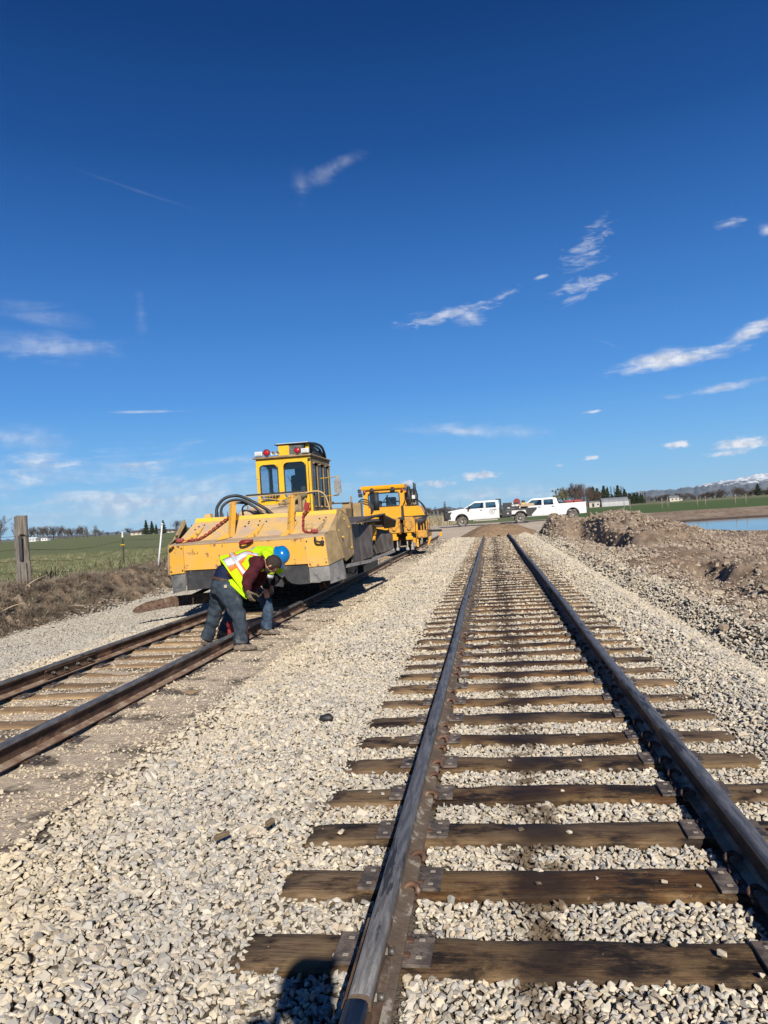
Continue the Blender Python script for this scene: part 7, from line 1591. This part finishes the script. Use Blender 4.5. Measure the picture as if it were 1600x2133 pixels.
# extra masses low on the horizon
for (x, y, t) in [(-150 + k * 7.5 + rng.uniform(-2, 2), 640, rng.uniform(3.6, 5.2)) for k in range(14)]: tree('dense', x, y, t, 'tiny bare tree far away on the flat horizon behind the machines', 'tiny trees on the horizon', 1.4, -1.5)

# ---- buildings
M_roof = mat('grey_metal_roof', (0.24, 0.25, 0.26), (0.29, 0.30, 0.31), rough=0.5, metal=0.2, scale=1, stretch=(3, 0.2, 0.2))
M_wall = mat('pale_wall', (0.62, 0.58, 0.48), (0.55, 0.50, 0.42), rough=0.8, scale=1)
M_dark = mat('dark_opening', (0.04, 0.04, 0.045), (0.06, 0.06, 0.06), rough=0.8, scale=2)
bn = empty('barn', (52.8, 330, 0.3), 'long grey barn with curved metal roof in front of the conifers', 'barn')
m_ = MB(); pr = [(-4 + 0.0, 0)] + [(4 * -cos(a), 3.7 * sin(a)) for a in [pi * k / 12 for k in range(13)]]; m_.prism([(p[0], p[1]) for p in pr[1:]], 0, -5.6, 5.6); m_.build('roof', M_roof, bn)
m_ = MB(); m_.box((-5.63, 0, 1.2), (0.06, 2.6, 2.4)); m_.build('door', M_dark, bn)
ws = empty('storage_shed', (44.7, 330, 0.3), 'low cream storage shed left of the grey barn', 'shed')
m_ = MB(); m_.box((0, 0, 1.1), (4.8, 3, 2.2)); m_.build('wall', M_wall, ws); m_ = MB(); m_.prism([(-1.7, 2.2), (1.7, 2.2), (0, 2.75)], 0, -2.6, 2.6); m_.build('roof', M_roof, ws)
m_ = MB(); m_.box((-0.8, -1.52, 0.95), (1.0, 0.04, 1.6)); m_.box((1.2, -1.52, 1.2), (0.8, 0.04, 0.6)); m_.build('door', M_dark, ws)
def house(x, y, w, h, rh, lb, wallm=None, roofm=None):
    e = empty('farm_house', (x, y, 0.4), lb, 'house'); m_ = MB(); m_.box((0, 0, h / 2), (w, w * 0.7, h)); m_.build('wall', wallm or M_white, e)
    m_ = MB(); m_.prism([(-w * .42, h), (w * .42, h), (0, h + rh)], 0, -w / 2 - 0.2, w / 2 + 0.2); m_.build('roof', roofm or M_roof, e)
    m_ = MB(); m_.box((-w * .2, -w * .35 - 0.02, h * .55), (w * .14, 0.04, h * .35)); m_.box((w * .2, -w * .35 - 0.02, h * .55), (w * .14, 0.04, h * .35)); m_.build('window', M_dark, e)
M_brown = mat('brown_roof', (0.16, 0.12, 0.10), (0.12, 0.09, 0.08), rough=0.8, scale=1)
house(-266, 400, 5.0, 1.6, 1.0, 'small white farm shed on the horizon just right of the old fence post', M_white, M_white)
house(-259.6, 402, 4.2, 1.8, 0.9, 'second white farm shed on the horizon, in front of the bare tree row', M_white, M_roof)
house(-200.5, 400, 7, 1.6, 1.1, 'farm house with brown roof left of the conifers and the white pole', M_wall, M_brown)
house(-190.5, 402, 4, 2.0, 0.9, 'small white house among the conifers by the white pole', M_white, M_brown)
house(-236, 520, 9, 1.3, 1.0, 'low dark roofed barn on the left horizon between the two fence posts', M_wall, M_brown)
house(-219, 515, 6, 1.2, 0.9, 'low farm building on the horizon right of the slim steel post', M_wall, M_brown)
house(101, 430, 5, 2.2, 1.0, 'small pale house at the right end of the conifers', M_wall, M_roof)
house(133, 560, 8, 1.4, 0.9, 'long low pale farm building under the far hedge row', M_wall, M_roof)
M_polew = mat('weathered_pole', (0.22, 0.19, 0.155), (0.30, 0.27, 0.22), rough=0.9, scale=6)
for i, (x, y, h) in enumerate([(-301, 470, 9.5), (-262, 450, 6.5), (-226, 500, 7.5)]):
    m_ = MB(); m_.cyl((0, 0, 0), (0, 0, h), 0.16, 0.11, 6); m_.box((0, 0, h - 0.5), (1.8, 0.12, 0.12)); o = m_.build('utility_pole', M_polew); o.location = (x, y, 0.3); tag(o, ['utility pole in front of the bare tree row', 'utility pole right of the two white sheds', 'utility pole near the low barn on the left horizon'][i], 'utility pole', 'distant utility poles')

# ---- fences
def fence_post(x, y, z0, h, lb, grp, m__, r=0.06):
    m_ = MB(); m_.cyl((0, 0, -0.3), (0.01, 0, h), r, r * 0.85, 7); o = m_.build('fence_post', m__); o.location = (x, y, z0); tag(o, lb, 'fence post', grp)
for x, h in [(19.0, 1.7), (19.8, 1.7), (24.2, 1.6), (25.0, 1.7), (29.0, 1.55), (30.1, 1.5), (34.1, 1.5), (35.5, 1.45)]: fence_post(x, 110, 0.3, h, 'grey wooden fence post at the far edge of the green field', 'posts along the green field', M_polew, 0.055)
for x, h in [(-6.4, 1.5), (-6.1, 1.3), (-5.7, 1.45), (-5.3, 1.5), (-4.9, 1.3), (-4.4, 1.4), (-7.4, 1.4)]: fence_post(x, 75, 0.45, h, 'pale fence post standing in the dry cornstalks by the road', 'posts in the cornstalks', M_polew, 0.05)
# old corner post with a notch
M_oldp = mat('weathered_post', (0.17, 0.145, 0.12), (0.27, 0.235, 0.20), rough=0.92, scale=7, stretch=(4, 4, 0.35), c3=(0.10, 0.075, 0.055), s3=5, l3=0.54, h3=0.62, bump=0.9, bscale=20)
px_, py_ = -10.74, 15.7
pz = float(H(px_, py_)) - 0.05
bm = bmesh.new(); rings = []; nk = 20
for j in range(34):
    z = 1.74 * j / 33; ring = []
    for k in range(nk):
        a = 2 * pi * k / nk; r_ = 0.152 - 0.012 * z + 0.012 * sin(a * 5 + z * 1.5) + 0.006 * sin(a * 11 + z * 4); X = r_ * cos(a) * 1.05; Y = r_ * sin(a)
        if 0.68 < z < 1.30 and -0.2 < X - 0.065 < 0.065 and Y < -0.02 and X > 0.02: Y += 0.11     # notch on the camera side
        if X > 0.09 and z < 0.68: X += 0.02
        ring.append(bm.verts.new((X + 0.012 * z, Y, z + (0.012 * sin(a * 3) if j == 33 else 0))))
    rings.append(ring)
for a, b in zip(rings, rings[1:]):
    for k in range(nk): bm.faces.new((a[k], a[(k + 1) % nk], b[(k + 1) % nk], b[k]))
bm.faces.new(rings[-1]); me = bpy.data.meshes.new('post_log'); bm.to_mesh(me); bm.free()
op = empty('wooden_post', (px_, py_, pz), 'thick weathered grey fence post with a dark slot, standing in the brush', 'fence post'); link('post_log', me, M_oldp, op)
m_ = MB(); m_.box((0.055, -0.125, 0.99), (0.07, 0.03, 0.56), rot=(0.02, 0.02, 0)); m_.build('slot', M_dark, op)
m_ = MB(); m_.plate([(0.10, -0.15, 0.02), (0.165, -0.12, 0.02), (0.155, -0.11, 0.68), (0.11, -0.14, 0.69)], 0.03); m_.build('split_board', M_oldp, op)
# steel T post with white top and yellow clip
tp = empty('steel_post', (-11.57, 22.0, float(H(-11.57, 22.0))), 'thin dark steel fence post with white top and yellow clip', 'fence post')
m_ = MB(); m_.box((0, 0, 0.55), (0.045, 0.010, 1.34)); m_.box((0, 0.02, 0.55), (0.012, 0.04, 1.34)); m_.build('shaft', mat('post_green', (0.03, 0.035, 0.03), (0.06, 0.05, 0.04), rough=0.7, scale=9), tp)
m_ = MB(); m_.box((0, -0.001, 1.13), (0.050, 0.016, 0.20)); m_.build('white_tip', M_white, tp)
m_ = MB(); m_.box((0, -0.02, 0.80), (0.13, 0.03, 0.03)); m_.build('clip', M_yel, tp)
m_ = MB(); m_.cyl((0, 0, -0.2), (0.29, 0.02, 1.62), 0.028, 0.026, 8); m_.cyl((0.28, 0.02, 1.60), (0.30, 0.02, 1.64), 0.045, 0.045, 8)
wp = m_.build('white_pole', M_white); wp.location = (-10.75, 22.5, 0.22); tag(wp, 'slim white pole leaning right, between the steel post and the plow', 'pole')
# barbed wires
for k, zz in enumerate((1.28, 0.98, 0.72, 0.46)):
    m_ = MB(); pts = []
    A_ = [(-16.5, 6.0), (px_, py_), (-11.57, 22.0), (-12.6, 40.0)]
    for (a, b) in zip(A_, A_[1:]):
        for j in range(8):
            t = j / 8; x = a[0] + (b[0] - a[0]) * t; y = a[1] + (b[1] - a[1]) * t; pts.append((x, y, 0.42 + zz - 0.10 * sin(pi * t) * (1 + 0.3 * k)))
    m_.tube(pts, 0.0045, 4)
    for p in pts[::1]: m_.beam((p[0] - 0.02, p[1], p[2] - 0.02), (p[0] + 0.02, p[1], p[2] + 0.02), 0.004, 0.004)
    o = m_.build('barbed_wire', M_rust); tag(o, '%s strand of rusty barbed wire between the old post and the steel post' % ['top', 'second', 'third', 'lowest'][k], 'wire', 'fence wires')

# ---- brush, grass, cornstalks (uncountable)
def blade_clump(n, h, spread, r, lean=0.4, w=0.006, curl=0.5):
    bm = bmesh.new()
    for i in range(n):
        a = r.uniform(0, 6.28); q = spread * sqrt(r.random()); b = V((q * cos(a), q * sin(a), 0)); a2 = r.uniform(0, 6.28); L_ = h * r.uniform(0.5, 1.1); d = V((cos(a2) * lean * r.random(), sin(a2) * lean * r.random(), 1)).normalized(); sd = d.cross(V((cos(a2 + 1.57), sin(a2 + 1.57), 0))).normalized(); sd = V((cos(a2 + 1.57), sin(a2 + 1.57), 0))
        prev = None; p = b
        for j in range(4):
            ww = w * (1 - j / 3.6); vs = (bm.verts.new(p - sd * ww), bm.verts.new(p + sd * ww))
            if prev: bm.faces.new((prev[0], prev[1], vs[1], vs[0]))
            prev = vs; p = p + d * L_ / 3; d = (d + V((cos(a2), sin(a2), -0.6)) * curl * r.uniform(0.3, 0.8)).normalized()
    me = bpy.data.meshes.new('clump'); bm.to_mesh(me); bm.free(); return me
def tuft_mat(name, ramp):
    mt = stone_mat(name, ramp, oil=False, dusty=False); return mt
rb = random.Random(5)
M_brush = tuft_mat('dry_brush', [(0, (0.14, 0.10, 0.072)), (0.3, (0.19, 0.145, 0.10)), (0.55, (0.11, 0.085, 0.064)), (0.8, (0.27, 0.215, 0.15)), (0.93, (0.42, 0.36, 0.25))])
M_grassb = tuft_mat('field_grass', [(0, (0.075, 0.115, 0.028)), (0.35, (0.11, 0.155, 0.04)), (0.6, (0.16, 0.175, 0.06)), (0.8, (0.33, 0.29, 0.15)), (0.93, (0.42, 0.37, 0.21))])
M_corn = tuft_mat('dry_cornstalks', [(0, (0.36, 0.30, 0.18)), (0.3, (0.28, 0.23, 0.14)), (0.6, (0.44, 0.38, 0.24)), (0.8, (0.22, 0.19, 0.12))])
bc_ = variants_collection('brush', [blade_clump(60, 0.34, 0.16, rb, 1.3, 0.0045, 1.0) for _ in range(6)], M_brush)
gc_ = variants_collection('grass', [blade_clump(22, 0.10, 0.09, rb, 0.8, 0.004, 0.5) for _ in range(5)], M_grassb)
cc_ = variants_collection('corn', [blade_clump(14, 1.0, 0.35, rb, 0.35, 0.03, 0.35) for _ in range(4)], M_corn)
def bank_pts(n, x0, x1, y0, y1): return nrg.uniform(x0, x1, n), nrg.uniform(y0, y1, n) ** 1.0
x, y = bank_pts(9000, -12.6, -9.2, 9.5, 30)
bxx = x + 0.035 * (y - 14); dn = fbm(x * 0.7, y * 0.5, 3, 3)
k_ = (bxx < -9.55) & (bxx > -11.6) & (nrg.random(x.size) < np.clip(1.15 - 0.35 * np.abs(bxx + 10.35) + 1.2 * dn, 0, 1) * np.interp(y, [9, 17, 20, 24, 30], [1, 1, .75, .5, .35]))
x, y = x[k_], y[k_]; n = x.size; s = nrg.uniform(0.5, 1.15, n) * np.interp(y, [12, 20], [1.1, 0.75])
brush = scatter('dry_brush', np.stack([x, y, H(x, y) - 0.02], -1), np.stack([nrg.normal(0.25, 0.3, n), nrg.normal(0, 0.3, n), nrg.uniform(0, 6.28, n)], -1), np.stack([s, s, s * nrg.uniform(0.6, 1.1, n)], -1), bc_, 'tangled dry brown brush over the crumbling dirt bank', 'brush')
x = np.concatenate([nrg.uniform(-30, -10.9, 26000), nrg.uniform(-12.8, -10.8, 2500)]); y = np.concatenate([nrg.uniform(8, 46, 26000), nrg.uniform(9, 30, 2500)])
a_ = np.degrees(np.arctan2(x, y + 0.8)); k_ = (a_ > -42) & (x + 0.035 * (y - 14) < -10.9) & (nrg.random(x.size) < np.clip(0.8 + 1.3 * fbm(x * 0.9, y * 1.4, 3, 0), 0.1, 1)); x, y = x[k_], y[k_]; n = x.size
s = np.exp(nrg.normal(0, 0.35, n)) * np.where((x > -12.6), 1.9, 0.95)
grass = scatter('field_grass', np.stack([x, y, H(x, y) - 0.01], -1), np.stack([nrg.normal(0, 0.15, n), nrg.normal(0, 0.15, n), nrg.uniform(0, 6.28, n)], -1), np.stack([s, s, s], -1), gc_, 'short green and straw coloured grass of the left field', 'grass')
x = nrg.uniform(-22, -4.6, 5200); y = nrg.uniform(69, 112, 5200); k_ = (y > 70 + 0.15 * (x + 6) ** 2 * 0.1) & (nrg.random(x.size) < np.interp(x, [-6, -4.6], [1, 0.25])); x, y = x[k_], y[k_]; n = x.size; s = nrg.uniform(0.7, 1.2, n)
corn = scatter('cornstalks', np.stack([x, y, H(x, y)], -1), np.stack([nrg.normal(0, 0.12, n), nrg.normal(0, 0.12, n), nrg.uniform(0, 6.28, n)], -1), np.stack([s, s, s * 1.0], -1), cc_, 'strip of tall dry cornstalks beyond the road crossing', 'cornstalks')
# loose sticks on the bank
for i, (x, y, a, L_, tl) in enumerate([(-9.75, 15.6, -0.55, 1.0, 0.05), (-10.25, 15.0, 0.9, 0.5, 0.45), (-9.6, 14.2, -0.7, 0.5, 0.1), (-9.9, 13.7, 0.5, 0.45, 0.3)]):
    m_ = MB(); m_.tube([(0, 0, 0), (L_ * 0.5, 0.02, 0.02), (L_, -0.01, 0.0)], [0.014, 0.012, 0.007], 6); o = m_.build('dry_stick', M_corn if False else M_wood2); o.location = (x, y, float(H(x, y)) + 0.14); o.rotation_euler = (0, -tl, a); tag(o, ['long pale stick lying on the brush right of the old post', 'short pale stick poking up right of the old post', 'thin stick hanging over the crumbling bank edge', 'thin stick lowest on the crumbling bank'][i], 'stick', 'sticks on the bank')

# ---- dirt heap over the end of the clear track
bm = bmesh.new(); nr, na = 34, 72; rings = []
for j in range(nr + 1):
    q = j / nr; ring = []
    for k in range(na):
        a = 2 * pi * k / na; R_ = 1 + 0.07 * sin(a * 3 + 1) + 0.05 * sin(a * 5); X = 2.6 * q * cos(a) * R_; Y = 2.1 * q * sin(a) * R_; ring.append((X, Y, q))
    rings.append(ring)
VV = []
for ring in rings:
    xs2 = np.array([p[0] for p in ring]); ys2 = np.array([p[1] for p in ring]); q = ring[0][2]
    hh = 1.0 * max(0, 1 - (q * 1.02) ** 1.25) ** 0.95 * (1 - 0.30 * math.exp(-(q / 0.30) ** 2)) + 0.07 * fbm(xs2 * 2.3 + 5, ys2 * 2.3, 4, 2, 0.6) * min(1, (1 - q) * 4 + .3) - 0.06 * q
    VV.append([bm.verts.new((float(a), float(b), float(c))) for a, b, c in zip(xs2, ys2, hh)])
for a, b in zip(VV, VV[1:]):
    for k in range(na): f = bm.faces.new((a[k], a[(k + 1) % na], b[(k + 1) % na], b[k])); f.smooth = True
bmesh.ops.remove_doubles(bm, verts=bm.verts, dist=0.001); me = bpy.data.meshes.new('dirt_heap'); bm.to_mesh(me); bm.free()
M_heap = mat('fresh_brown_soil', (0.25, 0.17, 0.105), (0.32, 0.225, 0.145), rough=0.95, scale=3, detail=8, c3=(0.19, 0.12, 0.075), s3=9, l3=0.56, h3=0.66, bump=1.0, bscale=14, spec=0.1)
hp = link('dirt_heap', me, M_heap); hp.location = (0.35, 47.9, 0.02); tag(hp, 'smooth brown dirt heap dumped over the end of the clear track', 'dirt heap')
for i, (x, y, s, lb) in enumerate([(0.42, 45.9, 0.16, 'small dark clod at the foot of the heap between the rails'), (1.95, 46.0, 0.20, 'small dark clod at the foot of the heap right of the right rail')]):
    o = bpy.data.objects.new('dirt_clod', STM[i].copy()); COL.objects.link(o); o.data.materials.clear(); o.data.materials.append(M_heap); o.location = (x, y, 0.08); o.scale = (s * 1.4, s, s * 0.8); tag(o, lb, 'clod')
# floating debris in the pond
for i, (x, y, w, d) in enumerate([(19.6, 50.0, 1.6, 0.16), (24.0, 53.5, 2.6, 0.22), (22.5, 48.0, 2.4, 0.2), (24.5, 46.5, 2.8, 0.22), (22.0, 44.0, 2.2, 0.2)]):
    m_ = MB()
    for k in range(7): m_.box((rb.uniform(-w / 2, w / 2), rb.uniform(-d * 2, d * 2), 0), (rb.uniform(0.2, 0.7), rb.uniform(0.08, 0.25), 0.05), rot=(0, 0, rb.uniform(-0.4, 0.4)))
    o = m_.build('floating_debris', M_heap); o.location = (x, y, POND_Z + 0.01); tag(o, 'dark raft of mud and straw floating on the pond', 'debris', 'debris on the pond')

# ---- mountains
M_mtn = bpy.data.materials.new('mountain'); M_mtn.use_nodes = True; t = M_mtn.node_tree; b = t.nodes['Principled BSDF']
ge = t.nodes.new('ShaderNodeNewGeometry'); sp = t.nodes.new('ShaderNodeSeparateXYZ'); t.links.new(ge.outputs['Position'], sp.inputs[0])
nz = t.nodes.new('ShaderNodeTexNoise'); nz.inputs['Scale'].default_value = 0.0044; nz.inputs['Detail'].default_value = 9; nz.inputs['Roughness'].default_value = 0.68; t.links.new(ge.outputs['Position'], nz.inputs['Vector'])
snow = smooth(t, mth(t, 'ADD', mth(t, 'MULTIPLY', sp.outputs[2], 0.0021), nz.outputs[0]), 0.85, 0.97)
t.links.new(mixc(t, snow, mixc(t, smooth(t, nz.outputs[0], 0.4, 0.6), (0.11, 0.125, 0.14), (0.16, 0.165, 0.165)), (0.62, 0.65, 0.68)), b.inputs['Base Color']); b.inputs['Roughness'].default_value = 0.95; b.inputs['Specular IOR Level'].default_value = 0.1
PR = [(-38, 0.15), (-20, 0.12), (-6, 0.25), (-3.16, 0.52), (-2.8, 0.36), (-2.24, 0.45), (-1.88, 0.30), (0, 0.35), (4, 0.42), (8, 0.45), (10.87, 0.77), (11.46, 0.73), (11.89, 0.77), (12.63, 0.72), (13.47, 0.76), (14.10, 0.82), (14.62, 0.82), (15.13, 0.88), (15.54, 0.98), (15.89, 1.02), (16.15, 1.06), (16.65, 1.12), (17.05, 1.16), (17.40, 1.25), (17.89, 1.27), (18.48, 1.36), (18.86, 1.38), (19.33, 1.42), (21, 1.5), (26, 1.2), (34, 1.0)]
D0 = 10500.0; azs = np.linspace(-38, 34, 620); el = np.interp(azs, [p[0] for p in PR], [p[1] for p in PR])
AZ, TT = np.meshgrid(azs, np.linspace(0, 1, 40)); RR = D0 + 3000 * TT
prof = np.sin(np.clip(TT * 1.05, 0, 1) * pi * 0.56) ** 0.9
rid = np.abs(fbm(AZ * 2.2, TT * 4 + 3, 5, 1, 0.6))
peak = np.tile(el, (40, 1)); hz_ = np.tan(np.radians(peak)) * (D0 + 2700)
ZM = hz_ * prof * (1 - 0.55 * rid * (1 - TT * 0.6)) + 40 * fbm(AZ * 5, TT * 6, 4, 3) * TT - 25 * (1 - TT)
mme = grid_mesh('mountains', RR * np.sin(np.radians(AZ)), RR * np.cos(np.radians(AZ)), ZM)
mo = link('mountains', mme, M_mtn); tag(mo, 'snow streaked blue mountains on the far horizon', 'mountains', kind='structure')
# ------------------------------------------------------------------ air
hz = MB(); hz.box((0, 0, 218), (29000, 29000, 444)); 
hv = bpy.data.materials.new('haze'); hv.use_nodes = True; t = hv.node_tree; t.nodes.clear()
vo = t.nodes.new('ShaderNodeVolumePrincipled'); oo = t.nodes.new('ShaderNodeOutputMaterial'); vo.inputs['Color'].default_value = (0.50, 0.74, 1.0, 1); vo.inputs['Density'].default_value = 0.000016; vo.inputs['Anisotropy'].default_value = 0.0
t.links.new(vo.outputs[0], oo.inputs['Volume'])
ho = hz.build('haze', hv); tag(ho, 'thin blue air in front of the far mountains', 'haze', kind='stuff')
